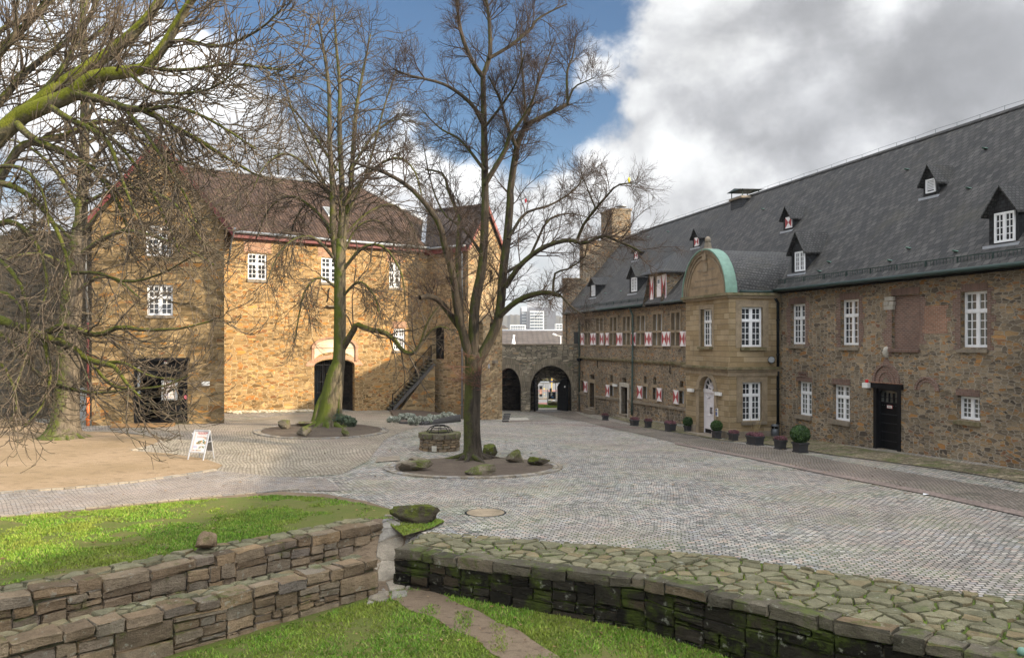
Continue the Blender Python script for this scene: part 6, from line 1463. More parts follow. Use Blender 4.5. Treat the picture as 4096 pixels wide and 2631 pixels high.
def clip_half(poly, p, n):
    out = []; k = len(poly)
    for i in range(k):
        a, b = poly[i], poly[(i+1)%k]; da = (a[0]-p[0])*n[0]+(a[1]-p[1])*n[1]; db = (b[0]-p[0])*n[0]+(b[1]-p[1])*n[1]
        if da <= 0: out.append(a)
        if da*db < 0: t = da/(da-db); out.append((a[0]+(b[0]-a[0])*t, a[1]+(b[1]-a[1])*t))
    return out
def crazy_paving(poly, size, rng, d=(1,0), asp=1.4):
    """irregular flagstone outlines filling a convex polygon"""
    d = Vector(d).normalized(); e = Vector((-d.y,d.x)); us = [p[0]*d.x+p[1]*d.y for p in poly]; vs = [p[0]*e.x+p[1]*e.y for p in poly]
    seeds = []; v = min(vs)-size
    while v < max(vs)+size:
        u = min(us)-size*asp
        while u < max(us)+size*asp:
            a = u+rng.uniform(-.45,.45)*size*asp; b = v+rng.uniform(-.42,.42)*size
            if rng.random() > .14: seeds.append((a*d.x+b*e.x, a*d.y+b*e.y))
            u += size*asp
        v += size
    area = sum(poly[i][0]*poly[(i+1)%len(poly)][1]-poly[(i+1)%len(poly)][0]*poly[i][1] for i in range(len(poly)))
    cp = poly if area > 0 else poly[::-1]; cells = []; S = np.array(seeds)
    for i,s in enumerate(seeds):
        if not _inpoly(np.array([s[0]]),np.array([s[1]]),cp)[0]:
            if min(abs(s[0]-p[0])+abs(s[1]-p[1]) for p in cp) > 30: continue
        L = size*3; c = [(s[0]-L,s[1]-L),(s[0]+L,s[1]-L),(s[0]+L,s[1]+L),(s[0]-L,s[1]+L)]
        dd = ((S-np.array(s))**2).sum(1)
        for j in np.argsort(dd)[1:16]:
            q = seeds[j]; c = clip_half(c, ((s[0]+q[0])/2,(s[1]+q[1])/2), (q[0]-s[0],q[1]-s[1]))
            if len(c) < 3: break
        for k in range(len(cp)):
            if len(c) < 3: break
            a,b = cp[k],cp[(k+1)%len(cp)]; c = clip_half(c, a, (b[1]-a[1],-(b[0]-a[0])))
        if len(c) >= 3: cells.append(c)
    return cells
def flags(mb, poly, zf, size, rng, d, gap=.026, th=.08, rough=.012, asp=1.4):
    for c in crazy_paving(poly, size, rng, d, asp):
        cx = sum(p[0] for p in c)/len(c); cy = sum(p[1] for p in c)/len(c)
        # subdivide edges, wobble
        pts = []
        for i in range(len(c)):
            a,b = Vector(c[i]),Vector(c[(i+1)%len(c)]); k = max(1,int((b-a).length/.12))
            for t in range(k): pts.append(a.lerp(b,t/k)+Vector((rng.uniform(-1,1),rng.uniform(-1,1)))*.012)
        if len(pts) < 3: continue
        C = Vector((cx,cy)); rad = sum((p-C).length for p in pts)/len(pts)
        if rad < .05: continue
        dz = rng.uniform(-rough,rough)*1.6; tx,ty = rng.uniform(-.05,.05),rng.uniform(-.05,.05)
        rings = []
        for (sh,h) in ((gap,-th),(gap,-.025),(gap+.012,-.006),(gap+.04,0),(rad*.5,.004)):
            f = max(.15,1-sh/rad); ring_ = []
            for p in pts:
                q = C+(p-C)*f; ring_.append((q.x,q.y,zf(q.x,q.y)+h+dz+tx*(q.x-cx)+ty*(q.y-cy)+(rng.uniform(-.004,.004) if h > -.02 else 0)))
            rings.append(ring_)
        n = len(pts); fs = []
        for r in range(4):
            for k in range(n): fs.append((r*n+k,r*n+(k+1)%n,(r+1)*n+(k+1)%n,(r+1)*n+k))
        fs.append(tuple(4*n+k for k in range(n)))
        mb.mesh([p for r in rings for p in r], fs, 0, True)
def face_stones(mb, A, B, zb, zt, rng, rows=3, lmin=.24, lmax=.85, depth=.16, proud=.03, hmax=.33):
    """random rubble along the line A-B, outward to the right of A->B: the face is cut up again and again until each piece is one stone"""
    A = Vector(A); B = Vector(B); L = (B-A).length; d = (B-A)/L; n = Vector((d.y,-d.x)); ux = (d.x,d.y,0); uy = (n.x,n.y,0)
    def cut(s0,s1,f0,f1):
        w = s1-s0; t = (s0+s1)/2/L; H = zt(t)-zb(t); h = (f1-f0)*H; k = rng.uniform(.36,.64)
        if w > lmax or (w > lmin*1.9 and w/h > 2.9 and rng.random() < .7): m = s0+w*k; cut(s0,m,f0,f1); cut(m,s1,f0,f1)
        elif h > hmax or (h > hmax*.6 and rng.random() < .4): m = f0+(f1-f0)*k; cut(s0,s1,f0,m); cut(s0,s1,m,f1)
        elif w > lmin*2.2 and rng.random() < .4: m = s0+w*k; cut(s0,m,f0,f1); cut(m,s1,f0,f1)
        else:
            a = zb(t)+H*f0; b = zb(t)+H*f1; c = A+d*((s0+s1)/2)+n*(proud-depth/2+rng.uniform(-.025,.03)); g = rng.uniform(.006,.016)
            stone(mb,(c.x,c.y,(a+b)/2),ux,uy,(0,0,1),(w/2-g,depth/2,(b-a)/2-g),NR,.009,.012)
    s = 0
    while s < L-.02:
        w = rng.uniform(1.1,2.0); e = L if L-s-w < .7 else s+w; cut(s,e,0,1); s = e
NR = np.random.default_rng(21)
def ruin(name, label, front, back, zt, zb, seed, face_mat, flag=.34, cop=(.15,.2), core='core', flag_asp=1.5):
    """front/back: matching top edge points (2-D) from left to right; the stone face stands below the front edge"""
    rng = random.Random(seed); fr_ = [Vector(p) for p in front]; bk_ = [Vector(p) for p in back]
    ds = [0]
    for a,b in zip(fr_,fr_[1:]): ds.append(ds[-1]+(b-a).length)
    LT = ds[-1]; D0 = (fr_[-1]-fr_[0]).normalized(); span = (fr_[-1]-fr_[0]).dot(D0)
    def tz(x,y): return min(1.1,max(-.1,(Vector((x,y))-fr_[0]).dot(D0)/span))
    def zz(x,y): return zt(tz(x,y))
    t_ = thing(name, label, 'wall', (fr_[0].x,fr_[0].y,zb(0))); core_ = MB(); face = MB(); copm = MB(); flg = MB(); ch = sum(cop)/2; nseg = len(fr_)-1
    for k in range(nseg):
        a,b,c,e_ = fr_[k],fr_[k+1],bk_[k+1],bk_[k]; d = (b-a).normalized(); n = Vector((d.y,-d.x)); e = .05; L = (b-a).length; ta,tb_ = ds[k]/LT,ds[k+1]/LT
        q = [a-n*e+(d*e if k == 0 else d*0),b-n*e-(d*e if k == nseg-1 else d*0),c+n*e*.4,e_+n*e*.4]
        core_.hexa([(p.x,p.y,zb(ta if p in (q[0],q[3]) else tb_)-.3) for p in q]+[(p.x,p.y,zz(p.x,p.y)-.05) for p in q])
        F0 = lambda t: zb(ta+(tb_-ta)*t)-.06
        F1 = lambda t: zt(ta+(tb_-ta)*t)-ch-.01
        face_stones(face, a, b, F0, F1, rng, 3, .3 if face_mat == 'ruin_dark' else .24, .95, hmax=.36)
        if k == nseg-1: face_stones(face, b, c, lambda t: zb(1)-.06, lambda t: zt(1)-ch-.01, rng, 3, .2, .45)
        if k == 0: face_stones(face, e_, a, lambda t: zb(0)-.06, lambda t: zt(0)-ch-.01, rng, 3, .2, .45)
        s_ = 0; sl = (zt(tb_)-zt(ta))/L
        while s_ < L-.05:
            w = min(rng.uniform(.26,.85), L-s_); w = L-s_ if L-s_-w < .2 else w; t = ta+(tb_-ta)*(s_+w/2)/L; h = rng.uniform(cop[0],cop[1]*1.15); dp = rng.uniform(.26,.46)
            cc = a+d*(s_+w/2)-n*(dp/2-.05+rng.uniform(-.03,.03)); z = zt(t)-h/2+rng.uniform(-.02,.035)
            stone(copm,(cc.x,cc.y,z),Vector((d.x,d.y,sl+rng.uniform(-.03,.03))).normalized(),(n.x,n.y,0),(0,0,1),(w/2-.008,dp/2,h/2),NR,.01,.014); s_ += w
        flags(flg, [tuple(p) for p in (a-n*.3,b-n*.3,c,e_)], zz, flag, rng, tuple(d), asp=flag_asp)
    core_.build('wall_core', M[core], t_); face.build('stone_face', M[face_mat], t_); copm.build('coping_stones', M['ruin_edge'] if face_mat == 'ruin_dark' else M['ruin_stone'], t_); flg.build('flagstone_top', M['flag_stone'], t_)
    return t_
ln = lambda a,b: (lambda t: a+(b-a)*t)
BWd = Vector((.697,.717))
b0 = Vector((-2.92,18.2)); b1 = b0-BWd*11.5; nb_ = Vector((-.717,.697))*.82
ruin('ruin_wall', 'mossy rubble retaining wall along the lawn, with a loose rock lying on it', [tuple(b1),tuple(b0)], [tuple(b1+nb_),tuple(b0+nb_)], ln(.42,.46), ln(-.45,-.35), 3, 'ruin_stone', .27)
f0 = Vector((-2.64,15.9)); fd_ = (Vector((-2.64,15.9))-Vector((-7.2,11.46))).normalized(); f1 = f0-fd_*10
nf = Vector((-fd_.y,fd_.x))*.68
ruin('ruin_wall', 'lower rubble wall at the left, running beside the near lawn and ending at the slab path', [tuple(f1),tuple(f0)], [tuple(f1+nf),tuple(f0+nf)], ln(.2,.22), ln(-.66,-.5), 7, 'ruin_stone', .25)
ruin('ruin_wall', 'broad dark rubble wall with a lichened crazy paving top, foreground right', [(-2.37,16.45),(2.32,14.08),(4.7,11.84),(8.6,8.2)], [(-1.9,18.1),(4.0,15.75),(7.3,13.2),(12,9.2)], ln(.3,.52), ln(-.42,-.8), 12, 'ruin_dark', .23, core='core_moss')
# raised stones along the inner edge of the broad wall
# slab path and steps between the walls
drape('path_bed', [(-8.3,13.0),(-3.3,18.2),(-3.35,19.3),(-1.95,19.3),(-1.95,16.9),(-2.3,16.3),(-2.7,15.6),(-3.0,16.3),(-7.6,11.7)], M['mud'], .02, .3, zfun=lambda x,y: np.where(y<18.85,garden_z(x,y),.28))
mb = MB(); rng = random.Random(9)
def pz(x,y): return float(garden_z(np.array(x),np.array(y))) if y < 18.9 else .27
flags(mb, [(-2.75,15.3),(-1.95,15.8),(-2.05,17.1),(-2.1,19.6),(-3.1,19.6),(-2.95,17.5)], lambda x,y: pz(x,y)+.04, .4, rng, (1,.2), th=.15, rough=.02)
o = mb.build('slab_path', M['path_slab']); tag(o, kind='structure')
# lower lawn and muddy track
gz_ = lambda x,y: garden_z(x,y)
drape('lower_lawn_soil', [(-10.4,8.75),(-7.4,11.65),(-2.85,16.1),(-2.2,16.4),(2.4,14.0),(4.8,11.8),(7,9.6),(7,5),(-8,5)], M['lawn'], .012, .5, zfun=gz_)
mud = []
for (x,y) in ((900,1398),(925,1383),(958,1374),(1000,1383),(1040,1396),(1075,1417),(1120,1432),(1165,1460),(1215,1478),(1262,1512),(1310,1540),(1350,1600),(1235,1600),(1205,1560),(1150,1532),(1112,1495),(1060,1478),(1015,1446),(960,1432),(930,1410)):
    S = (x*1.7081,y*1.7081); r = ray(*S); Yq = 15.
    for _ in range(20): Yq = (CH-garden_z(0,Yq))/(-r.z)
    mud.append((r.x*Yq,Yq))
drape('muddy_track', mud, M['mud'], .028, .4, zfun=gz_)
# ------------------------------------------------------------------ grass blades
def vnoise(x, y, s, seed=0):
    x = x*s+seed*17.3; y = y*s+seed*5.1; xi = np.floor(x).astype(int); yi = np.floor(y).astype(int); fx = x-xi; fy = y-yi; fx = fx*fx*(3-2*fx); fy = fy*fy*(3-2*fy)
    h = lambda a,b: (np.sin(a*127.1+b*311.7+seed)*43758.5453)%1
    return (h(xi,yi)*(1-fx)+h(xi+1,yi)*fx)*(1-fy)+(h(xi,yi+1)*(1-fx)+h(xi+1,yi+1)*fx)*fy
def blades(name, poly, n, zfun, rng, hgt=(.03,.075), w=.011, bare=.3, holes=(), label=None):
    xs = [p[0] for p in poly]; ys = [p[1] for p in poly]
    X = rng.uniform(min(xs),max(xs),n*3); Y = rng.uniform(min(ys),max(ys),n*3)
    k = _inpoly(X,Y,poly)
    for h in holes: k &= ~(_inpoly(X,Y,h) & (vnoise(X,Y,3.1,9)*.7+.3*rng.random(len(X)) > .36))
    k &= (np.abs(X/Y) < .72) & (Y > 8)
    d = .55*vnoise(X,Y,.7,1)+.3*vnoise(X,Y,2.1,2)+.15*vnoise(X,Y,6,3)
    k &= d > bare+.12*rng.random(len(X))
    X,Y,d = X[k][:n],Y[k][:n],d[k][:n]; N = len(X); Z = zfun(X,Y)
    H = (hgt[0]+(hgt[1]-hgt[0])*rng.random(N))*(.5+d); a = rng.uniform(0,2*math.pi,N); ww = w*(.7+.8*rng.random(N))
    dx,dy = np.cos(a)*ww,np.sin(a)*ww; lx,ly = rng.normal(0,.5,N)*H,rng.normal(0,.5,N)*H
    V = np.stack([np.c_[X-dx,Y-dy,Z],np.c_[X+dx,Y+dy,Z],np.c_[X+lx,Y+ly,Z+H]],1)
    o = tris_object(name, V, M['grass']); tag(o, label, 'grass', kind='stuff'); return o
NG = np.random.default_rng(5)
blades('lawn_grass', lawn, 130000, lambda x,y: ground_arr(x,y,False)+.04, NG, (.025,.055), .011, .35, label='worn sunny lawn above the retaining wall with bare brown patches')
blades('lower_lawn_grass', [(-7.6,10.7),(-2.7,15.6),(-2.2,16.3),(2.35,14.0),(4.75,11.75),(7,9.5),(7,8),(-8,8)], 95000, lambda x,y: garden_z(x,y)+.01, NG, (.025,.065), .011, .31, [mud], label='bright green lower lawn between the ruin walls')
blades('verge_blades', [(-3,76.2),(9,76.2),(9,79.5),(-3,79.5)], 9000, lambda x,y: np.full(len(x),-1.73), NG, (.08,.16), .05, .1, label='strip of bright grass beyond the open arch')
def wtop(x, y, a=.3, b=.52): return a+(b-a)*np.clip(((x+2.37)*.8+(y-16.45)*-.6)/13.7,-.1,1.1)
blades('moss_tufts', [(-2.2,16.5),(2.5,14.2),(4.9,12.0),(8.6,8.4),(12,9.2),(7.3,13.1),(4.0,15.6),(-1.8,17.9)], 16000, lambda x,y: wtop(x,y)-.05, NG, (.02,.05), .013, .52, label='green moss and grass tufts growing between the flagstones of the broad wall')
def litter(name, poly, n, zfun, size, label):
    xs = [p[0] for p in poly]; ys = [p[1] for p in poly]; X = NG.uniform(min(xs),max(xs),n*2); Y = NG.uniform(min(ys),max(ys),n*2); k = _inpoly(X,Y,poly)&(vnoise(X,Y,.9,4)+.3*NG.random(n*2) > .6); X,Y = X[k],Y[k]; N = len(X); Z = zfun(X,Y); a = NG.uniform(0,6.28,N); s = size*(.5+NG.random(N)); dx,dy = np.cos(a)*s,np.sin(a)*s; t = NG.normal(0,.25,N)*s
    V = np.stack([np.c_[X-dx,Y-dy,Z+.004],np.c_[X+dy*.5,Y-dx*.5,Z+.006+np.abs(t)],np.c_[X+dx,Y+dy,Z+.006],np.c_[X-dy*.5,Y+dx*.5,Z+.005+np.abs(t)*.5]],1); o = tris_object(name, V, M['leaf_litter'], None, True); tag(o, label, 'leaves', kind='stuff')
litter('fallen_leaves', lawn, 420, lambda x,y: ground_arr(x,y,False)+.075, .045, 'brown leaves scattered over the upper lawn')
litter('fallen_leaves', [(-7.6,10.7),(-2.7,15.6),(-2.2,16.3),(2.35,14.0),(4.75,11.75),(7,9.5),(7,8),(-8,8)], 260, lambda x,y: garden_z(x,y)+.06, .035, 'brown leaves scattered over the lower lawn and muddy track')
litter('fallen_leaves', [(-12,22),(10,20),(14,30),(9,42),(-12,40)], 900, lambda x,y: ground_arr(x,y,False)+.03, .04, 'dry leaves and dirt specks strewn over the courtyard setts')
# ------------------------------------------------------------------ boulders and loose stones
def boulder(name, label, c, r, seed, mat='boulder', cuts=9, cat='rock', rot=0, sink=.15, group=None, flat=None):
    import bmesh
    rng = random.Random(seed); bm = bmesh.new(); bmesh.ops.create_icosphere(bm, subdivisions=4, radius=1)
    planes = [(Vector((rng.gauss(0,1),rng.gauss(0,1),rng.gauss(0,.7))).normalized(), rng.uniform(.45,.82)) for _ in range(cuts+3)]
    if flat: planes.append((Vector((rng.uniform(-.12,.12),rng.uniform(-.12,.12),1)).normalized(), flat))
    for v in bm.verts:
        p = v.co.copy()*1.12
        for n,d in planes:
            k = p.dot(n)
            if k > d: p -= n*(k-d)*.92
        f = 1.12+.12*(mnoise.noise(p*2.1+Vector((seed,0,0))))+.06*mnoise.noise(p*6+Vector((0,seed,0)))+.03*mnoise.noise(p*15)
        p *= f; p = Vector((p.x*r[0],p.y*r[1],p.z*r[2])); v.co = p
    me = bpy.data.meshes.new(name); bm.to_mesh(me); bm.free()
    me.transform(Matrix.Rotation(rot,4,'Z')); me.materials.append(M[mat]); me.polygons.foreach_set('use_smooth',[True]*len(me.polygons))
    try: me.set_sharp_from_angle(angle=R(32))
    except Exception: pass
    o = bpy.data.objects.new(name, me); COL.objects.link(o); o.location = Vector(c)+Vector((0,0,r[2]*(1-sink)-r[2]*.12)); return tag(o, label, cat, group)
def rockpx(label, x0, x1, y0, y1, seed, dz=.04, deep=.75, g=None, mat='boulder', cuts=9, flat=None, hk=1.0, name='boulder', rot=0):
    b = gp((x0+x1)/2, y1-4, dz); w = (x1-x0)*b.y/F/2; h = (y1-y0)*b.y/F/2*hk
    return boulder(name, label, (b.x,b.y+w*deep*.8,b.z), (w,w*deep,h), seed, mat, cuts, 'rock', rot, .05, g, flat)
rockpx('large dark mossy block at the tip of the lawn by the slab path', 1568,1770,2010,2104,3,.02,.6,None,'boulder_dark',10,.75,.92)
g3 = 'rocks around the linden'
rockpx('flat two-tiered slab rock left of the linden, nearest the well', 1598,1713,1836,1889,4,.05,.7,g3,'boulder',7,.55)
rockpx('thin upper slab leaning behind the two-tiered rock', 1628,1712,1826,1852,14,.1,.6,g3,'boulder',7,.5,.8)
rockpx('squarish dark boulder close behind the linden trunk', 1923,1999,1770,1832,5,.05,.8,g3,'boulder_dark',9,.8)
rockpx('pointed split boulder right of the linden', 2016,2101,1803,1855,6,.05,.7,g3,'boulder',9)
rockpx('low rounded boulder at the right rim of the linden disc', 2113,2200,1828,1866,8,.05,.6,g3,'boulder_dark',8)
rockpx('long flat mossy slab before the linden trunk', 1857,1996,1854,1903,9,.05,.55,g3,'boulder',7,.5)
g2_ = 'rocks around the three-stemmed tree'
rockpx('upright mossy block at the left rim of the three-stemmed tree', 1106,1168,1684,1719,10,.05,.6,g2_)
rockpx('angular mossy rock in front left of the three-stemmed tree', 1176,1249,1711,1748,11,.05,.7,g2_)
rockpx('pale square stone right in front of the three-stemmed tree', 1357,1397,1714,1749,12,.05,.8,g2_)
rockpx('long low mossy block behind the left rocks', 1173,1263,1684,1705,13,.1,.4,g2_,'boulder',6,.5)
p = at(820,2205,13.0); q = b0-BWd*5.0+nb_*.6
s_ = boulder('loose_rock','angular brown rock lying on top of the retaining wall',(q.x,q.y,.46),(.23,.18,.17),17,'ruin_stone',8,'rock',.4,.05)
ry = ray(820,2205); tt = (.44-CH)/ry.z; s_.location = (ry.x*tt,tt+.1,.60)
def lowat(x,y,dz=0):
    r = ray(x,y); Yq = 14.
    for _ in range(25): Yq = (CH-garden_z(0,Yq)-dz)/(-r.z)
    return Vector((r.x*Yq,Yq,garden_z(0,Yq)+dz))
boulder('loose_stone','small pale stone at the foot of the dark wall, by the slab path',lowat(1663,2328),(.09,.07,.07),21,'path_slab',6)
boulder('loose_stone','small pinkish stone in the grass beside the muddy track',lowat(1743,2335),(.1,.07,.08),22,'path_slab',6)
for (x,y,lab) in ((1855,2377,'short grey ground spotlight tube standing nearer the slab path'),(2981,2606,'short grey ground spotlight tube in the grass before the dark wall')):
    p = lowat(x,y); t = thing('ground_spotlight', lab, 'spotlight', tuple(p), 'ground spotlights'); mb = MB(); mb.lathe([(.055,-.05),(.06,.12),(.07,.13),(.07,.17),(.055,.17),(.052,.12)], p, 14); mb.build('housing', M['galv'], t)
    mb = MB(); mb.tube([p+Vector((0,0,.13)),p+Vector((0,0,.14))], .05, 12); mb.build('lens', M['pane'], t)
p = lowat(2513,2495); mb = MB(); rng = np.random.default_rng(2); stone(mb,(p.x,p.y,p.z+.05),(.8,.6,0),(-.6,.8,0),(0,0,1),(.11,.09,.06),rng,.004,.01); o = mb.build('granite_sett', M['galv']); tag(o,'single grey granite sett lying on the lower lawn','stone')
o = boulder('roadside_rock','mossy rock on the grass strip beyond the arch',tuple(gp(2216,1627)),(.55,.4,.35),31,'boulder',8)
p = gp(2216,1626.0,0); o.location = (at(2216,1627,78).x,78,-1.75+.28)
c = gp(1942,2050,.0); t = thing('manhole_cover','round pale concrete manhole cover set in the setts','manhole cover',tuple(c)); mb = MB(); mb.lathe([(.47,-.03),(.47,.012),(.0,.016)],c,36,smooth=False); mb.build('concrete_ring',M['stone_trim'],t); mb = MB(); mb.lathe([(.52,-.03),(.52,.008),(.48,.009)],c,36,smooth=False); mb.build('iron_rim',M['pipe_black'],t)
p = gp(3703,1977,.03); mb = MB(); mb.mesh([p+Vector((-.08,-.03,0)),p+Vector((.07,-.04,.02)),p+Vector((.08,.05,.01)),p+Vector((-.05,.05,.03))],[(0,1,2,3)]); o = mb.build('paper_scrap',M['white']); tag(o,'scrap of white paper lying on the setts at the right','litter')
ry = ray(4088,2618); mb = MB(); tt=(.5-CH)/ry.z; q = Vector((ry.x*tt,tt,.5)); mb.lathe([(.05,0),(.06,.05),(.04,.09),(.0,.1)],q,10); o = mb.build('green_cap',M['copper']); tag(o,'small green bottle cap shaped knob on the broad wall at the right edge','knob')
# ------------------------------------------------------------------ planters along the manor
def planter_pot(w, dpt, h):
    mb = MB(); t = .045
    a = w/2*.9; b = w/2; c = dpt/2*.9; d = dpt/2
    mb.hexa([(-a,-c,.05),(a,-c,.05),(a,c,.05),(-a,c,.05),(-b,-d,h-.08),(b,-d,h-.08),(b,d,h-.08),(-b,d,h-.08)])
    o = .03
    for (x0,x1,y0,y1) in ((-b-o,b+o,-d-o,-d+.04),(-b-o,b+o,d-.04,d+o),(-b-o,-b+.04,-d+.04,d-.04),(b-.04,b+o,-d+.04,d-.04)): mb.box((x0,y0,h-.08),(x1,y1,h))
    mb.box((-a-.03,-c-.03,0),(a+.03,c+.03,.05))
    return mb
def heather_tuft(cx, cy, w, dpt, h, n, rng, size=.03, ht=.16):
    V = []
    X = rng.uniform(-w/2,w/2,n); Y = rng.uniform(-dpt/2,dpt/2,n); H = h+ht*(.3+.7*rng.random(n))*(1-.5*(np.abs(X)/(w/2))**3)
    a = rng.uniform(0,6.283,n); s = size*(.5+rng.random(n))
    dx,dy = np.cos(a)*s*.5,np.sin(a)*s*.5; lx,ly = rng.normal(0,.04,n),rng.normal(0,.04,n)
    return np.stack([np.c_[X-dx,Y-dy,np.full(n,h-.05)],np.c_[X+dx,Y+dy,np.full(n,h-.05)],np.c_[X+dx+lx,Y+dy+ly,H],np.c_[X-dx+lx,Y-dy+ly,H]],1)
ang = math.atan2(RF.d.y, RF.d.x)
PL = [(1408,1428,972,986,'h','farthest heather planter, beside the first side door'),(1473,1500,981,999,'h','wide heather planter by the second side door'),(1508,1529,984,1004,'h','squarish heather planter just beyond the wide one'),
 (1555,1587,989,1012,'t','heather planter with bare twigs left of the sandstone bay'),(1600,1625,981,1014,'b','round box ball in a planter left of the white front door'),(1665,1694,988,1029,'b','round box ball in a planter right of the white front door'),
 (1705,1733,1012,1034,'h','square heather planter under the corner of the sandstone bay'),(1748,1794,1017,1044,'t','wide heather planter with bare yellow twigs under the bay window'),(1813,1846,1026,1054,'h','square heather planter next to the black downpipe'),
 (1855,1900,1005,1062,'B','large box ball in a charcoal planter, nearest of all')]
nrg = np.random.default_rng(8)
for (x0,x1,yt,yb,kind,lab) in PL:
    p = gpd((x0+x1)/2, yb-2); wpx = (x1-x0)*p.y/1903
    ball = kind in 'bB'
    L = wpx*.62 if ball else wpx*.8; W = wpx*.52 if not ball else wpx*.55
    if kind == 't': L,W = wpx*.9,wpx*.5
    hpot = (yb-yt)*p.y/1903*(.42 if kind == 'B' else .45 if ball else .8)
    t = thing('planter', lab, 'planter', (0,0,0), 'planters along the manor front')
    planter_pot(L,W,hpot).build('pot', M['plastic_pot'], t)
    mb = MB(); mb.mesh([(-L/2+.03,-W/2+.03,hpot-.05),(L/2-.03,-W/2+.03,hpot-.05),(L/2-.03,W/2-.03,hpot-.05),(-L/2+.03,W/2-.03,hpot-.05)],[(0,1,2,3)]); mb.build('soil', M['soil'], t)
    if ball:
        r = wpx/2*(1.0 if kind == 'B' else .92); V = leaf_cloud((0,0,hpot+r*.82),(r,r,r*.95),5200,.035,nrg,.8); tris_object('box_ball', V, M['box_leaf'], t, True)
        mb = MB(); mb.tube([(0,0,hpot-.06),(0,0,hpot+r*.5)], .035, 6); mb.build('stem', M['twig_linden'], t)
        mb = MB(); mb.lathe([(0,-r*.78),(r*.55,-r*.55),(r*.8,0),(r*.55,r*.55),(0,r*.75)],(0,0,hpot+r*.82),12); mb.build('inner_foliage', M['box_leaf'], t)
    else:
        tris_object('heather', heather_tuft(0,0,L*.98,W*.98,hpot,900,nrg), M['heather'], t, True)
    if kind == 't':
        mb = MB(); rng = random.Random(int(x0))
        for k in range(7): a = rng.uniform(0,6.28); q = Vector((.1*math.cos(a),.08*math.sin(a),hpot-.05)); mb.tube([q,q+Vector((.08*math.cos(a),.08*math.sin(a),.35)),q+Vector((.2*math.cos(a)+rng.uniform(-.1,.1),.15*math.sin(a),.6+rng.uniform(0,.35)))],[.012,.009,.005],5)
        mb.build('bare_twigs', plain('yellow_twig',(.3,.23,.11),.7,.2,8) if x0 > 1700 else M['twig_chestnut'], t)
    t.location = (p.x, p.y+W*.4, p.z); t.rotation_euler = (0,0,ang+math.pi)
# steel litter bin by the bay
p = gpd(1815,1022); t = thing('litter_bin','dark metal litter bin standing by the black downpipe','litter bin',tuple(p)); mb = MB()
h = 50*1.0*p.y/3250; mb.lathe([(.16,0),(.18,.03),(.18,h*.62),(.17,h*.64)],p,18); mb.build('drum',M['bin_metal'],t); mb = MB(); mb.lathe([(.18,h*.82),(.19,h*.84),(.18,h*.97),(.1,h)],p,18)
for a in (0,2.1,4.2): mb.bar(p+Vector((.16*math.cos(a),.16*math.sin(a),h*.6)),p+Vector((.16*math.cos(a),.16*math.sin(a),h*.85)),.04)
mb.build('lid',M['bin_metal'],t); mb = MB(); mb.lathe([(.15,h*.63),(.15,h*.8)],p,14); mb.build('liner',M['void'],t)
# ------------------------------------------------------------------ well with iron grate
c = gp(1759,1797,0); RW = .79; HW = .70
well = thing('stone_well','round rubble stone well with an arched iron grate between the linden and the flower bed','well',tuple(c)); rg = np.random.default_rng(3); mb = MB(); rr_ = random.Random(3)
z = c.z-.05; rows = (.17,.11,.1,.11,.06)
for ri,h in enumerate(rows):
    n = rr_.choice((13,15,17)); a0 = rr_.uniform(0,1); 
    for k in range(n):
        a = a0+2*math.pi*k/n; w = 2*math.pi*RW/n; q = (c.x+(RW-.1)*math.cos(a),c.y+(RW-.1)*math.sin(a),z+h/2)
        stone(mb,q,(-math.sin(a),math.cos(a),0),(math.cos(a),math.sin(a),0),(0,0,1),(w/2*.97*rr_.uniform(.85,1.0),.13+rr_.uniform(-.02,.02),h/2-.006),rg,.006,.014)
    z += h
mb.build('well_stones',M['ruin_stone'],well); mb = MB(); z1 = z
for k in range(11):
    a = 2*math.pi*(k+.3)/11; w = 2*math.pi*(RW+.02)/11; stone(mb,(c.x+(RW-.16)*math.cos(a),c.y+(RW-.16)*math.sin(a),z1+.1),(-math.sin(a),math.cos(a),0),(math.cos(a),math.sin(a),0),(0,0,1),(w/2*.97,.22,.105),rg,.007,.016)
mb.build('rim_stones',M['boulder'],well); zt = z1+.2
mb = MB(); mb.lathe([(RW-.12,0),(RW-.12,z1-c.z)],c,24); mb.build('inner_wall',M['void'],well)
mb = MB(); rg_ = .54
for (r,zz) in ((rg_,.06),(rg_*.72,.22),(rg_*.42,.29)): mb.tube([(c.x+r*math.cos(a),c.y+r*math.sin(a),zt+zz) for a in np.linspace(0,2*math.pi,29)],.014,5,cap=False)
for k in range(8):
    a = 2*math.pi*k/8; mb.tube([(c.x+r*math.cos(a),c.y+r*math.sin(a),zt+zz) for (r,zz) in ((rg_,-.02),(rg_,.06),(rg_*.72,.22),(rg_*.42,.29),(0,.31))],.013,5)
mb.build('iron_grate',M['black'],well)
a = -1.75; q = Vector((c.x+(RW+.035)*math.cos(a),c.y+(RW+.035)*math.sin(a),c.z+.16)); e = Vector((-math.sin(a),math.cos(a),0)); nn = Vector((math.cos(a),math.sin(a),0)); mb = MB(); mb.hexa([q-e*.1-nn*.05+Vector((0,0,-.13)),q+e*.1-nn*.05+Vector((0,0,-.13)),q+e*.1+nn*.02+Vector((0,0,-.13)),q-e*.1+nn*.02+Vector((0,0,-.13)),q-e*.1-nn*.05+Vector((0,0,.09)),q+e*.1-nn*.05+Vector((0,0,.09)),q+e*.1+nn*.02+Vector((0,0,.09)),q-e*.1+nn*.02+Vector((0,0,.09))]); mb.build('plaque',M['stone_light'],well)
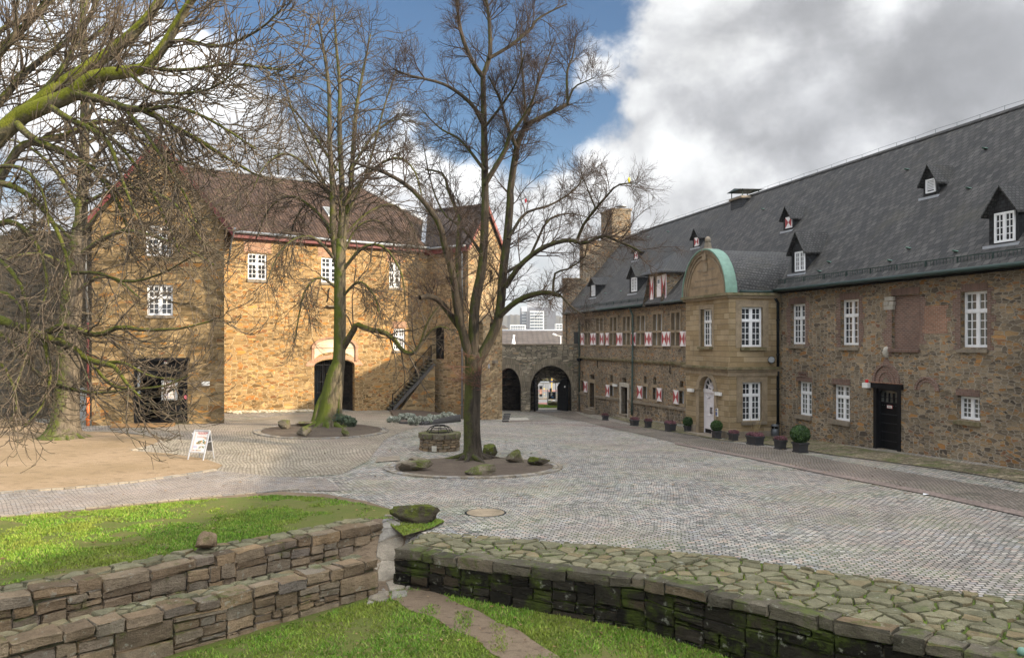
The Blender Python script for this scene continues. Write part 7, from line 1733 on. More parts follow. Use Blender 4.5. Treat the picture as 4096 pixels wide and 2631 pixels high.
# ------------------------------------------------------------------ A-frame sign
pl_,pr_ = gp(751,1839),gp(812,1842); ql,qr = gp(799,1829),gp(856,1833)
mid = (pl_+pr_+ql+qr)/4; sg = thing('pavement_sign','aluminium A-frame pavement sign with a faded poster at the edge of the sand','pavement sign',tuple(mid))
ht = 120*pl_.y/3250; tl = at(779,1721,(pl_.y+ql.y)/2); tr_ = at(839,1721,(pr_.y+qr.y)/2); tl.z = tr_.z = (tl.z+tr_.z)/2
mb = MB()
for (a,b) in ((pl_,tl),(pr_,tr_)): mb.bar(a,b,.035,.03)
def lp(a,b,t): return a+(b-a)*t
mb.bar(lp(pl_,tl,.27),lp(pr_,tr_,.27),.04); mb.bar(tl,tr_,.045); mb.build('front_frame',M['alu'],sg)
mb = MB(); off = Vector((.0,.03,0))
for (a,b) in ((ql,tl+off),(qr,tr_+off)): mb.bar(a,b,.03,.025)
mb.bar(lp(ql,tl+off,.27),lp(qr,tr_+off,.27),.035); mb.build('rear_frame',M['alu'],sg)
mb = MB(); c = [lp(ql,tl+off,.28),lp(qr,tr_+off,.28),lp(qr,tr_+off,.98),lp(ql,tl+off,.98)]; nrm = (c[1]-c[0]).cross(c[3]-c[0]).normalized(); mb.hexa([v+nrm*.008 for v in c]+[v-nrm*.008 for v in c]); mb.build('rear_panel',M['zinc'],sg)
P00,P10,P01 = lp(pl_,tl,.29),lp(pr_,tr_,.29),lp(pl_,tl,.97); U = (P10-P00); V_ = (P01-P00); w_,h_ = U.length,V_.length; N_ = U.cross(V_).normalized(); 
if N_.y > 0: N_ = -N_
uu,vv = U.normalized(),V_.normalized()
mb = MB(); c = [P00-N_*.012,P10-N_*.012,P10+V_-N_*.012,P00+V_-N_*.012]; mb.hexa(c+[v+N_*.01 for v in c]); mb.build('front_panel',M['zinc'],sg)
poster(sg, lambda u,v,o: P00+uu*(u+.03)+vv*v+N_*(o+.001), w_-.06, h_)
mb = MB(); q = lp(pl_,tl,.9); mb.mesh([q,q+Vector((-.09,0,.02)),q+Vector((-.04,.02,-.12))],[(0,1,2)]); mb.build('loose_flyer',M['white'],sg)
mb = MB(); mb.bar(lp(pr_,tr_,.62),lp(qr,tr_+off,.62),.015); mb.build('stay',M['alu'],sg)
# ------------------------------------------------------------------ silver shrubs in the bed, evergreen by the trunk
sh = [(1615,1655,.55),(1660,1672,.6),(1700,1668,.5),(1742,1660,.55),(1775,1655,.45),(1790,1648,.6),(1825,1650,.45),(1640,1648,.4),(1580,1662,.4)]
places = ['at the left tip of the bed, low and round','at the left front of the bed','second along the front edging','third along the front edging','small one at the back middle of the bed','taller one at the back right of the bed','last one beside the grey downpipe','low one behind the left front bush','smallest one at the very left']
for (x,y,r),pp in zip(sh,places):
    r *= .72
    p = gp(x,y+22,.1); t = thing('silver_shrub','silver grey shrub, '+pp,'shrub',tuple(p),'silver shrubs in the flower bed')
    V = np.concatenate([leaf_cloud((p.x+nrg.normal(0,r*.45),p.y+nrg.normal(0,r*.35),p.z+r*.45*nrg.uniform(.5,1.2)),(r*.5,r*.45,r*.5),330,.045,nrg,.3) for k in range(6)]); tris_object('foliage',V,M['santolina'],t,True)
    mb = MB(); 
    for k in range(5): a = k*1.26; mb.tube([p,p+Vector((.15*math.cos(a),.15*math.sin(a),r*.5))],.012,4)
    mb.build('stem',M['twig_chestnut'],t)
p = gp(1372,1706,.03); t = thing('evergreen_shrub','small dark evergreen bush growing at the right foot of the three-stemmed tree','shrub',tuple(p))
V = np.concatenate([leaf_cloud((p.x+dx,p.y+dy,p.z+h),(rx,rx,rz),420,.06,nrg,.15) for dx,dy,h,rx,rz in ((-.25,0,.35,.4,.4),(.15,.1,.25,.4,.3),(-.3,.1,.8,.22,.3),(.42,0,.22,.25,.22))]); tris_object('foliage',V,M['shrub_leaf'],t,True)
mb = MB(); mb.tube([p,p+Vector((-.2,0,.7))],.02,5); mb.tube([p,p+Vector((.3,0,.3))],.015,5); mb.build('stem',M['twig_linden'],t)
# ivy strand on the stair wall
iv = [WF.pt(WF.sx(1700),.12,0)]
# ------------------------------------------------------------------ bare winter trees
def nrmz(v): return v/(np.linalg.norm(v,axis=-1,keepdims=True)+1e-9)
def batch(T, P, Rr, k):
    N,n,_ = P.shape; Tn = np.empty_like(P); Tn[:,1:-1] = P[:,2:]-P[:,:-2]; Tn[:,0] = P[:,1]-P[:,0]; Tn[:,-1] = P[:,-1]-P[:,-2]; Tn = nrmz(Tn)
    ref = np.zeros((N,1,3)); ref[np.arange(N),0,np.argmin(np.abs(Tn.mean(1)),1)] = 1
    A = nrmz(np.cross(Tn, np.broadcast_to(ref,Tn.shape))); B = np.cross(Tn,A); an = np.arange(k)*2*math.pi/k
    ring = P[:,:,None,:]+Rr[:,:,None,None]*(np.cos(an)[None,None,:,None]*A[:,:,None,:]+np.sin(an)[None,None,:,None]*B[:,:,None,:])
    T.V.append(ring.reshape(-1,3)); b = (np.arange(N)*n*k)[:,None,None]; i = (np.arange(n-1)*k)[None,:,None]; j = np.arange(k)[None,None,:]; j2 = (j+1)%k
    q = np.stack([b+i+j,b+i+j2,b+i+k+j2,b+i+k+j],-1).reshape(-1,4)+T.n; T.Fq.append(q); T.n += N*n*k
def grow(T, p0, d0, L, r0, n, k, rng, wob=.15, trop=None, taper=.3):
    N = len(p0); P = np.empty((N,n+1,3)); P[:,0] = p0; d = nrmz(d0.copy())
    for i in range(n):
        d = d+rng.normal(0,wob,(N,3)); 
        if trop is not None: d[:,2] += trop((i+1)/n)
        d = nrmz(d); P[:,i+1] = P[:,i]+d*(L/n)[:,None]
    Rr = r0[:,None]*(1-(1-taper)*np.linspace(0,1,n+1))[None,:]; batch(T,P,Rr,k); return P,Rr
def kids(P, Rr, m, rng, t0, t1, ang, L, rf, rmax, up=0., flat=None, rmin=.004):
    N,n1,_ = P.shape; t = rng.uniform(t0,t1,(N,m)); f = t*(n1-1.001); i = f.astype(int); w = (f-i)[...,None]; I = np.arange(N)[:,None]
    p = P[I,i]*(1-w)+P[I,i+1]*w; d = nrmz(P[I,i+1]-P[I,i]); r = Rr[I,i]*(1-w[...,0])+Rr[I,i+1]*w[...,0]
    v = rng.normal(size=d.shape); 
    if flat is not None: v[...,2] *= flat
    v = nrmz(v-d*(v*d).sum(-1,keepdims=True)); a = rng.uniform(ang[0],ang[1],(N,m))[...,None]
    dr = d*np.cos(a)+v*np.sin(a); dr[...,2] += up
    Lk = L*rng.uniform(.55,1.3,(N,m))*(1.2-.55*t); rk = np.clip(r*rf,rmin,rmax)
    return p.reshape(-1,3),nrmz(dr.reshape(-1,3)),Lk.ravel(),rk.ravel()
def catmull(pts, n):
    p = np.asarray(pts,float); p = np.vstack([2*p[0]-p[1],p,2*p[-1]-p[-2]]); m = len(p)-3; out = []
    for u in np.linspace(0,m-1e-6,n):
        i = int(u); t = u-i; a,b,c,d = p[i:i+4]
        out.append(.5*((2*b)+(-a+c)*t+(2*a-5*b+4*c-d)*t*t+(-a+3*b-3*c+d)*t**3))
    return np.array(out)
def limb3d(px, Y0, Y1, n=14, rng=None, wob=0):
    m = len(px); q = []
    for i,(x,y) in enumerate(px): Yv = Y0+(Y1-Y0)*i/max(m-1,1); q.append(tuple(atd(x,y,Yv)))
    P = catmull(q,n)
    if wob and rng is not None: P[1:-1] += rng.normal(0,wob,(n-2,3))
    return P
def plant(name, label, base, trunk_mat, twig_mat, limb_mat, trunk, limbs, levels, rng, trunk_k=14, group=None, extra_roots=None, min_extra=None):
    """trunk: list of (P, R) tubes; limbs: list of (P, R, density); levels: twig orders"""
    t = thing(name, label, 'tree', tuple(base), group)
    T = Tubes()
    for P,Rr in trunk: T.add(P,Rr,trunk_k)
    tk = T.build('trunk', trunk_mat, t)
    LB = Tubes(); TW = Tubes(); cur = []
    for k_,(P,Rr,m) in enumerate(limbs):
        if k_ >= (min_extra or 0): LB.add(P,Rr,8)
        cur.append((P[None],Rr[None],m))
    for li,lv in enumerate(levels):
        seeds = []
        for P,Rr,m in cur:
            mm = m
            if mm <= 0: continue
            Lr = lv['L']
            if li == 0: Lr = lv['L']*float(np.clip(np.linalg.norm(np.diff(P[0],axis=0),axis=1).sum()/lv.get('ref',4.0),.55,1.25))
            seeds.append(kids(P,Rr,mm,rng,lv.get('t0',.2),1.0,lv['ang'],Lr,lv['rf'],lv['rmax'],lv.get('up',0),lv.get('flat'),lv.get('rmin',.005)))
        p,d,L,r = [np.concatenate(x) for x in zip(*seeds)]
        tgt = TW
        P,Rr = grow(tgt,p,d,L,r,lv['n'],lv['k'],rng,lv['wob'],lv.get('trop'),lv.get('taper',.35)); cur = [(P,Rr,lv['m'])]
    LB.build('limbs', limb_mat, t); TW.build('twigs', twig_mat, t)
    return t
def taper_r(n, a, b, pw=1.0): return b+(a-b)*(1-np.linspace(0,1,n))**pw
# --- linden in the sett ring ------------------------------------------------
rng = np.random.default_rng(33); Yl = gpd(1107,1077).y; pxm = Yl/1903
def lm(px, r0, r1, m, dY=0., n=16): P = limb3d(px, Yl, Yl+dY, n); return (P, taper_r(n,r0*pxm,r1*pxm,.9), m)
base = gpd(1107,1077); tr = limb3d([(1107,1082),(1107,1050),(1105,1000),(1106,940),(1108,890),(1109,850),(1109,825)],Yl,Yl,26)
trr = np.interp(np.linspace(0,1,26),[0,.06,.14,.3,.7,.88,1],[36,27,22,19.5,19,21,15])*pxm
roots = []
for k in range(9):
    a = k*.72+rng.uniform(-.2,.2); L = rng.uniform(.7,1.7); pts = []
    for u in np.linspace(0,1,7): x = base.x+math.cos(a+.3*math.sin(3*u))*(.22+L*u); y = base.y+math.sin(a+.3*math.sin(3*u))*(.22+L*u); pts.append((x,y,ground(x,y)+.16*(1-u)**2+.05-.09*u))
    roots.append((np.array(pts),taper_r(7,.12,.025)))
linden_limbs = [
 lm([(1107,868),(1086,786),(1075,748),(1068,700),(1058,632),(1041,577),(1031,530),(1000,482),(958,438),(907,407),(866,393),(815,376)],11,2,26,-2.5,22),
 lm([(1080,770),(1075,673),(1073,581),(1077,519),(1071,496),(1051,448),(1037,407),(996,397)],8,2,18,1.5,16),
 lm([(1082,775),(1037,714),(1010,694),(983,697)],8,5,8,-1.5,10),
 lm([(1109,850),(1109,776),(1113,707),(1127,639),(1133,571),(1136,496),(1135,376),(1133,274),(1131,178)],13.5,6,30,.3,24),
 lm([(1131,180),(1112,154),(1088,103),(1075,51),(1070,-10)],6,3,14,-.8,12), lm([(1131,178),(1147,130),(1147,68),(1143,27),(1136,-15)],6,3,14,.8,12),
 lm([(1145,137),(1198,106),(1243,68),(1256,48),(1290,27),(1328,10)],4.5,1.5,14,1.2,12),
 lm([(1131,290),(1106,246),(1061,209),(1023,192),(955,176),(921,161)],5.5,1.5,18,-1.5,14),
 lm([(1136,431),(1181,356),(1195,318),(1222,280),(1250,230),(1262,170)],6.5,1.5,16,-1.2,14),
 lm([(1118,850),(1157,776),(1171,725),(1178,639),(1188,554),(1195,468),(1195,445),(1208,359),(1219,318),(1236,287)],12,6,30,.8,24),
 lm([(1233,292),(1284,267),(1332,243)],6,4.5,9,.5,9), lm([(1330,246),(1328,171),(1342,130),(1350,70)],3.5,1,9,.4,9), lm([(1330,240),(1345,205),(1375,190),(1395,180)],2.5,.8,7,-.4,8),
 lm([(1209,345),(1188,294),(1171,233),(1144,178)],5,2,12,-.8,10), lm([(1229,290),(1229,240),(1222,154),(1219,80)],4,1.2,12,.4,10), lm([(1238,270),(1262,190),(1290,120),(1300,90)],3,1,10,.9,10),
 lm([(1172,738),(1208,707),(1248,690),(1280,685),(1311,692)],7.5,5,14,-1.5,12), lm([(1295,688),(1300,640),(1330,630),(1370,600),(1375,560)],3,1,9,-.6,9), lm([(1311,690),(1340,720),(1370,740)],2.5,1,6,-.3,8),
 lm([(1183,672),(1215,625),(1250,594),(1288,573),(1334,562),(1368,570),(1413,552),(1440,562),(1486,581),(1501,590)],7,1.6,26,-2.2,20),
 lm([(1352,562),(1368,524),(1398,486),(1421,459),(1448,433),(1493,429)],4,1.2,16,-1.6,12), lm([(1395,489),(1375,440),(1360,400)],2.2,.8,8,-.4,8),
 lm([(1182,640),(1240,600),(1280,520),(1330,500),(1380,510)],4,1,14,1.8,12), lm([(1190,560),(1230,500),(1290,480),(1350,440),(1370,400)],4,1,14,2.2,12),
 lm([(1130,600),(1090,540),(1040,500),(1010,430),(990,330)],4,1,14,2.5,12), lm([(1135,400),(1080,330),(1030,300),(980,250)],4,1,14,2.0,12), lm([(1134,300),(1180,240),(1210,190),(1230,120)],3.5,1,12,-2,12),
]
lind_lv = [dict(L=1.5,ref=4.5,n=6,k=5,ang=(.55,1.15),rf=.45,rmax=.024,rmin=.01,wob=.15,trop=lambda t:.03,m=9,up=.05,t0=.12),
           dict(L=.8,n=5,k=4,ang=(.45,1.0),rf=.55,rmax=.0095,rmin=.0065,wob=.18,trop=lambda t:.03,m=7,up=.02,t0=.15),
           dict(L=.38,n=3,k=3,ang=(.4,.95),rf=.6,rmax=.006,rmin=.0045,wob=.18,m=0,t0=.1)]
lin = plant('linden_tree','tall bare linden with dark spreading limbs growing in the round sett ring',base,M['bark_linden'],M['twig_linden'],M['bark_linden'],[(tr,trr)]+roots,linden_limbs,lind_lv,rng)
# fine suckers round the trunk fork
T = Tubes(); p0 = np.array([tuple(atd(1108+rng.uniform(-16,16),870+rng.uniform(-35,45),Yl-.25)) for k in range(60)]); d0 = rng.normal(size=(60,3)); d0[:,1] -= .5; d0[:,2] = np.abs(d0[:,2])*.3
P,Rr = grow(T,p0,d0,rng.uniform(.5,1.5,60),np.full(60,.009),6,4,rng,.12,lambda t:.06); pk = kids(P,Rr,3,rng,.3,1,(.4,.9),.4,.6,.006); grow(T,*pk,3,3,rng,.15); T.build('suckers', plain('red_sucker_bark',(.13,.055,.035),.7,.2,8), lin)
# deflated balloons
def balloon(x, y, dY, col, lab, L=.12):
    p = atd(x,y,Yl+dY); mb = MB(); mb.lathe([(.01,.0),(.035,.08*L/.16),(.045,.14*L/.16),(.03,.2*L/.16),(.01,.24*L/.16)],p,10,sx=1,sy=.7); t = mb.build('balloon', plain('balloon_'+col,{'red':(.55,.02,.04),'yellow':(.75,.6,.02),'orange':(.55,.16,.05)}[col],.35,.1,5)); tag(t,lab,'balloon',None)
balloon(1231,476,.5,'red','small limp red balloon caught in the right side of the linden'); balloon(1473,428,-3.2,'yellow','small limp yellow balloon at the outermost right twigs of the linden')
# --- three-stemmed horse chestnut -------------------------------------------
rng = np.random.default_rng(51); b2 = gpd(768,998); Y2 = b2.y; pxm = Y2/1903
def lm2(px, r0, r1, m, dY=0., n=16): P = limb3d(px, Y2, Y2+dY, n); return (P, taper_r(n,r0*pxm,r1*pxm,.9), m)
tr = [(limb3d([(768,1000),(772,960),(780,910),(787,870),(794,840),(796,760),(796,690),(796,600),(796,560)],Y2,Y2,28), np.interp(np.linspace(0,1,28),[0,.1,.25,.38,.5,.75,1],[40,29,24,19,14.5,14,13])*pxm)]
for (dx,dxt,r) in ((-34,-8,9),(-18,-2,8),(2,6,8),(20,10,9),(32,12,7)):
    tr.append((limb3d([(768+dx*1.25,1004),(768+dx*.9,985),(772+dx*.72,945),(782+dxt,895),(792+dxt*.6,845)],Y2-.35,Y2-.1,16), np.interp(np.linspace(0,1,16),[0,.2,1],[r*1.5,r,r*.55])*pxm))
for k in range(6):
    a = 3.3+k*.55; pts = [(b2.x+math.cos(a)*(.5+u),b2.y+math.sin(a)*(.5+u),ground(b2.x+math.cos(a)*(.5+u),b2.y+math.sin(a)*(.5+u))+.25*(1-u)**2-.02) for u in np.linspace(0,1.1,6)]; tr.append((np.array(pts),taper_r(6,.2,.04)))
ch_limbs = [lm2([(793,640),(780,540),(779,445),(772,330),(770,205),(755,100),(745,40)],9,1.5,34,-1,22), lm2([(796,600),(800,520),(801,445),(795,300),(796,205),(787,100),(783,20)],9.5,1.5,38,.4,22), lm2([(799,600),(812,500),(822,430),(833,270),(850,170),(868,80)],9,1.5,34,1.2,22),
 lm2([(803,815),(815,795),(828,773),(836,760),(862,771),(899,778),(924,796),(941,819),(966,828),(985,806),(995,775),(1008,745),(1030,715)],8,2.5,12,-2.5,24), lm2([(982,812),(1005,780),(1030,765),(1062,775)],4,1.2,9,-.6,10)]
for (x0,y0,pts,r,dY) in ((795,620,[(740,560),(690,560),(650,600),(625,660)],4.5,-2),(795,560,[(735,490),(680,460),(630,490),(600,560)],4,1.5),(793,480,[(730,400),(670,360),(620,390),(590,450)],4,-2.5),(790,400,[(730,310),(680,250),(650,240)],3.5,2),(797,640,[(850,580),(900,580),(940,640),(950,720)],4.5,-1.5),(800,560,[(860,500),(920,480),(960,520),(985,590)],4,2),(806,480,[(870,400),(930,370),(970,400),(990,470)],4,-2),(820,400,[(880,310),(930,280),(955,290)],3.5,1.5),(795,680,[(750,650),(715,680),(700,740),(690,800)],3.5,-2.2),(797,700,[(840,660),(875,690),(890,740)],3.5,-1.5),(794,520,[(760,430),(700,300),(660,180)],3.5,-1),(815,500,[(860,400),(900,250),(930,160)],3.5,.8),(790,600,[(760,520),(720,480),(690,520),(670,600)],3.5,3),(800,600,[(840,530),(890,520),(925,570)],3.5,3.2)):
    ch_limbs.append(lm2([(x0,y0)]+pts,r,1.2,22,dY,14))
droop = lambda t: -.16 if t < .55 else .14
ch_lv = [dict(L=2.7,ref=7.0,n=8,k=5,ang=(.5,1.05),rf=.42,rmax=.04,rmin=.018,wob=.09,trop=droop,m=6,up=.16,t0=.15),
         dict(L=1.2,n=6,k=4,ang=(.4,.9),rf=.55,rmax=.018,rmin=.011,wob=.1,trop=droop,m=3,up=.05,t0=.2),
         dict(L=.6,n=4,k=3,ang=(.35,.85),rf=.7,rmax=.011,rmin=.009,wob=.11,trop=lambda t:.1,m=0,t0=.25,taper=.7)]
plant('chestnut_tree','mossy three-stemmed bare chestnut leaning before the hall gateway, drooping twigs all round',b2,M['bark_moss2'],M['twig_chestnut'],M['bark_olive'],tr,ch_limbs,ch_lv,rng)
# --- old chestnut at the left, before the tower -----------------------------
rng = np.random.default_rng(61); b3 = gpd(150,1026); Y3 = b3.y; pxm = Y3/1903
tr = [(limb3d([(148,1030),(152,990),(157,930),(160,860),(163,780),(170,680),(180,600),(190,520)],Y3,Y3+.5,28), np.interp(np.linspace(0,1,28),[0,.06,.16,.4,.7,1],[56,42,31,25,23,17])*pxm)]
for k in range(8):
    a = 2.9+k*.62; pts = [(b3.x+math.cos(a)*(.45+u),b3.y+math.sin(a)*(.45+u),ground(b3.x+math.cos(a)*(.45+u),b3.y+math.sin(a)*(.45+u))+.3*(1-u)**2-.03) for u in np.linspace(0,.75,6)]; tr.append((np.array(pts),taper_r(6,.17,.03)))
def lm3(px, r0, r1, m, dY=0., n=16): P = limb3d(px, Y3+.4, Y3+.4+dY, n); return (P, taper_r(n,r0*pxm,r1*pxm,.9), m)
ol = [lm3([(188,540),(195,420),(198,300),(200,180),(195,60),(190,-60)],15,5,26,.5,20)]
for (x0,y0,pts,r,dY) in ((185,560,[(260,470),(350,410),(430,380),(520,420)],6,-2),(190,500,[(130,400),(60,340),(-20,320)],6,1),(193,440,[(250,330),(320,260),(400,230)],5,1.5),(195,380,[(150,280),(90,200),(20,160)],5,-1.5),(198,300,[(240,200),(300,120),(340,40)],5,-1),(198,240,[(150,150),(110,60),(60,-30)],4,1),(185,600,[(240,560),(300,540),(380,560),(450,590),(500,620)],6,-3),(180,640,[(110,600),(40,600),(-40,640)],6,-2),(172,690,[(230,650),(280,660),(330,700)],5,-3),(190,480,[(290,440),(400,470),(470,560)],5,-3.5),(185,580,[(120,520),(60,540),(10,600)],5,2),(196,340,[(280,300),(380,320),(450,400)],5,2)):
    ol.append(lm3([(x0,y0)]+pts,r,1.5,15,dY,14))
plant('old_chestnut','thick-trunked bare chestnut with flared roots on the sand before the gabled tower',b3,M['bark_chestnut'],M['twig_chestnut'],M['bark_olive'],tr,ol,[dict(ch_lv[0],m=5,L=2.9),dict(ch_lv[1],m=3),ch_lv[2]],rng)
# --- near chestnut whose boughs reach in from the left edge -------------------
rng = np.random.default_rng(72); Yn = 14.5; pxm = Yn/1903
bn = Vector((-13.2,15.2,ground(-13.2,15.2)))
fork = np.array(tuple(atd(-110,430,15))); 
trn = catmull([tuple(bn-Vector((0,0,.1))),tuple(bn+Vector((.1,0,1.2))),tuple(bn+Vector((.4,0,3.2))),tuple(bn+Vector((.9,-.1,5.2))),tuple(bn+Vector((1.6,-.2,6.8)))],20)
tr = [(trn, np.interp(np.linspace(0,1,20),[0,.1,.3,1],[.75,.55,.45,.3]))]
def lmn(px, r0, r1, m, Ya=14.6, Yb=14.0, n=18): P = limb3d(px, Ya, Yb, n); return (P, taper_r(n,r0*1.2*pxm,r1*1.2*pxm,.85), m)
nl = [lmn([(-130,470),(-60,380),(0,315),(60,262)],20,17,6,15,14.6,10), lmn([(55,268),(137,205),(239,137),(308,82),(349,38),(385,-15)],15,7,22,14.7,14.2,16), lmn([(55,268),(99,250),(171,219),(219,181),(294,169),(342,157),(390,99),(431,27),(460,-10)],17,5,30,14.6,13.2,20),
 lmn([(171,219),(191,222),(246,236),(294,253),(345,260),(393,291),(445,318),(486,342),(547,380),(600,410)],8.5,1.6,34,14.2,12.8,20), lmn([(-70,520),(-20,450),(20,386),(51,342),(103,328),(161,315),(212,291),(253,284),(291,298),(340,340),(400,360)],10,2,30,14.6,15.6,20),
 lmn([(40,290),(68,318),(113,342),(154,359),(191,380),(219,397),(246,427),(275,470),(300,540),(310,600)],7.5,1.5,26,14.4,13.2,18), lmn([(118,250),(154,274),(195,294),(239,318),(260,345),(280,400),(305,470),(340,540)],6.5,1.4,24,14.3,12.6,16),
 lmn([(-120,700),(-60,735),(0,749),(38,765),(110,791),(163,810),(205,841),(243,852),(270,860),(297,898),(330,930)],11,1.6,20,14.6,13.2,20), lmn([(100,788),(129,768),(163,765),(205,780),(236,783),(281,765),(327,772),(380,772),(430,768),(500,750)],7,1.2,20,14.2,13.4,16), lmn([(105,795),(114,848),(118,894),(103,943),(80,975),(45,1010)],5,1.2,12,14.1,13.2,12),
 lmn([(-30,760),(49,822),(84,871),(125,898),(160,909),(213,920),(266,917),(330,910),(400,900)],5.5,1,16,14.4,13.6,14), lmn([(205,843),(230,870),(260,900),(300,910),(380,905),(440,880)],4,1,12,13.9,13.2,12), lmn([(240,850),(290,850),(350,880),(420,890)],4,1,10,13.9,13.4,12),
 lmn([(-120,300),(-60,200),(10,110),(80,40),(130,-30)],12,5,22,15.4,15.8,14), lmn([(-60,560),(10,520),(60,540),(100,600),(110,680),(90,740)],7,1.6,22,14.8,13.4,14), lmn([(-80,600),(-20,600),(30,640),(60,700),(70,780),(60,850)],6,1.4,18,14.8,13.6,14), lmn([(-100,450),(-30,430),(40,440),(110,500),(150,580),(165,650)],8,1.5,24,14.8,12.8,14),
 lmn([(-80,330),(0,240),(60,170),(140,110),(200,60),(230,0)],9,3,24,15.2,16.2,14), lmn([(60,260),(140,170),(180,90),(200,20),(210,-30)],7,3,18,14.8,15.4,12), lmn([(390,99),(440,95),(500,110),(560,95),(620,60),(670,10)],4,1.2,18,13.6,12.6,12), lmn([(342,157),(400,165),(470,160),(540,150),(620,160),(665,165)],4,1.2,18,13.6,12.4,12), lmn([(300,168),(350,210),(420,220),(500,205),(560,160)],4,1.1,18,13.8,12.2,12),
 lmn([(-60,120),(20,60),(90,30),(150,-20)],6,1.6,20,15.0,15.6,12), lmn([(-90,250),(-20,150),(30,90),(40,0)],6,1.6,20,14.8,14.2,12), lmn([(130,205),(170,120),(240,70),(290,10)],4,1.2,18,14.6,15.6,12), lmn([(-80,420),(0,390),(60,400),(100,450),(115,530)],5,1.3,20,14.6,13.0,12),
 lmn([(-60,820),(0,850),(30,900),(40,950),(20,990)],4,1,12,14.4,13.4,10), lmn([(-40,680),(20,690),(60,740),(70,800),(50,870),(30,930)],4,1,14,14.6,13,12), lmn([(345,258),(400,250),(470,270),(540,310),(600,350)],4,1.1,18,13.5,12.3,12), lmn([(290,252),(330,300),(380,370),(430,450),(460,520)],4,1.1,18,13.8,12.6,12), lmn([(212,291),(270,330),(340,420),(390,520),(420,590)],4,1.1,18,14.6,13.4,12), lmn([(160,640),(230,640),(300,660),(380,640),(450,600)],3.5,1,14,14.2,13.0,12)]
for P in [catmull([tuple(trn[-1]),tuple((trn[-1]+l[0][0])/2+np.array([-.1,0,-.1])),tuple(l[0][0])],8) for l in nl if l[0][0][0] < -9.0]: tr.append((P,np.linspace(.2,.13,8)))
nr_lv = [dict(L=1.5,ref=4.0,n=9,k=5,ang=(.3,.85),rf=.45,rmax=.02,rmin=.0105,wob=.085,trop=lambda t:-.1 if t<.55 else .2,m=4,up=-.02,t0=.12),
         dict(L=.8,n=7,k=4,ang=(.3,.75),rf=.6,rmax=.0115,rmin=.008,wob=.09,trop=lambda t:-.06 if t<.45 else .19,m=2,up=.0,t0=.15),
         dict(L=.34,n=4,k=3,ang=(.3,.75),rf=.85,rmax=.0085,rmin=.0072,wob=.1,trop=lambda t:.18,m=0,t0=.3,taper=.85)]
nl = [(P,Rr,int(m*(.95 if P[:,2].mean() > 7.2 else .68))) for P,Rr,m in nl]
plant('near_chestnut','bare chestnut off the left edge reaching in with green mossy boughs and tangled twigs',bn,M['bark_moss'],M['twig_near'],M['bark_olive'],tr+[(l[0],l[1]) for l in nl[:3]],nl,nr_lv,rng,14,None,None,3)
# --- trees farther off ----------------------------------------------------------
def far_tree(label, x, ytop, Y, seed, ybase=None, wide=.35):
    rng = np.random.default_rng(seed); p = atd(x,800,Y); z0 = -1.5; H = atd(x,ytop,Y).z-z0; n = 14
    tk = np.c_[p.x+np.cumsum(rng.normal(0,.12,n)),np.full(n,Y)+rng.normal(0,.1,n),np.linspace(z0,z0+H*.8,n)]; tr = [(tk,taper_r(n,.45,.08))]; lb = []
    for k in range(16):
        t = rng.uniform(.3,.95); i = int(t*(n-1)); a = rng.uniform(0,6.28); L = H*wide*(1.15-t*.7); q = tk[i]; pts = [q,q+np.array([math.cos(a)*L*.4,math.sin(a)*L*.4,L*.45]),q+np.array([math.cos(a)*L*.8,math.sin(a)*L*.8,L*.7])]; lb.append((catmull(pts,9),taper_r(9,.14*(1.2-t),.03),7))
    plant('far_tree',label,(p.x,Y,z0),M['bark_linden'],M['twig_chestnut'],M['bark_linden'],tr,lb,[dict(L=3.2,ref=6,n=5,k=4,ang=(.4,1),rf=.5,rmax=.06,rmin=.03,wob=.15,trop=lambda t:.05,m=5,t0=.2),dict(L=1.6,n=4,k=3,ang=(.4,.9),rf=.6,rmax=.035,rmin=.022,wob=.15,trop=lambda t:.06,m=4,t0=.2),dict(L=.8,n=3,k=3,ang=(.4,.9),rf=.7,rmax=.024,rmin=.018,wob=.15,m=0)],rng,8,'bare trees beyond the hall')
far_tree('bare tree rising behind the ridge of the golden hall, left of the three-stemmed tree',655,190,86,5)
far_tree('bare tree beyond the curtain wall at the far left',70,330,80,6)
# ------------------------------------------------------------------ great hall behind the viewpoint: it throws the courtyard into shade
AZ = (.913,-.407); TEL = .38
def cu(u, s): return (.407*u-.913*s, .913*u+.407*s)
gh2 = []
S0 = -20
prof = [(-5,None),(41,None)]
def hv(u): return max(5.9, 7.3+.252*(u-22))-TEL*S0
us = (-2,16.4,58); mb = MB(); pts = [(*cu(u,S0),-2) for u in us]+[(*cu(u,S0),hv(u)) for u in us[::-1]]; mb.prism(pts, Vector((.913,-.407,0))*6)
o = mb.build('great_hall', M['rub_grey']); tag(o, 'tall stone great hall with a sloping roof edge standing behind the viewpoint', 'building')
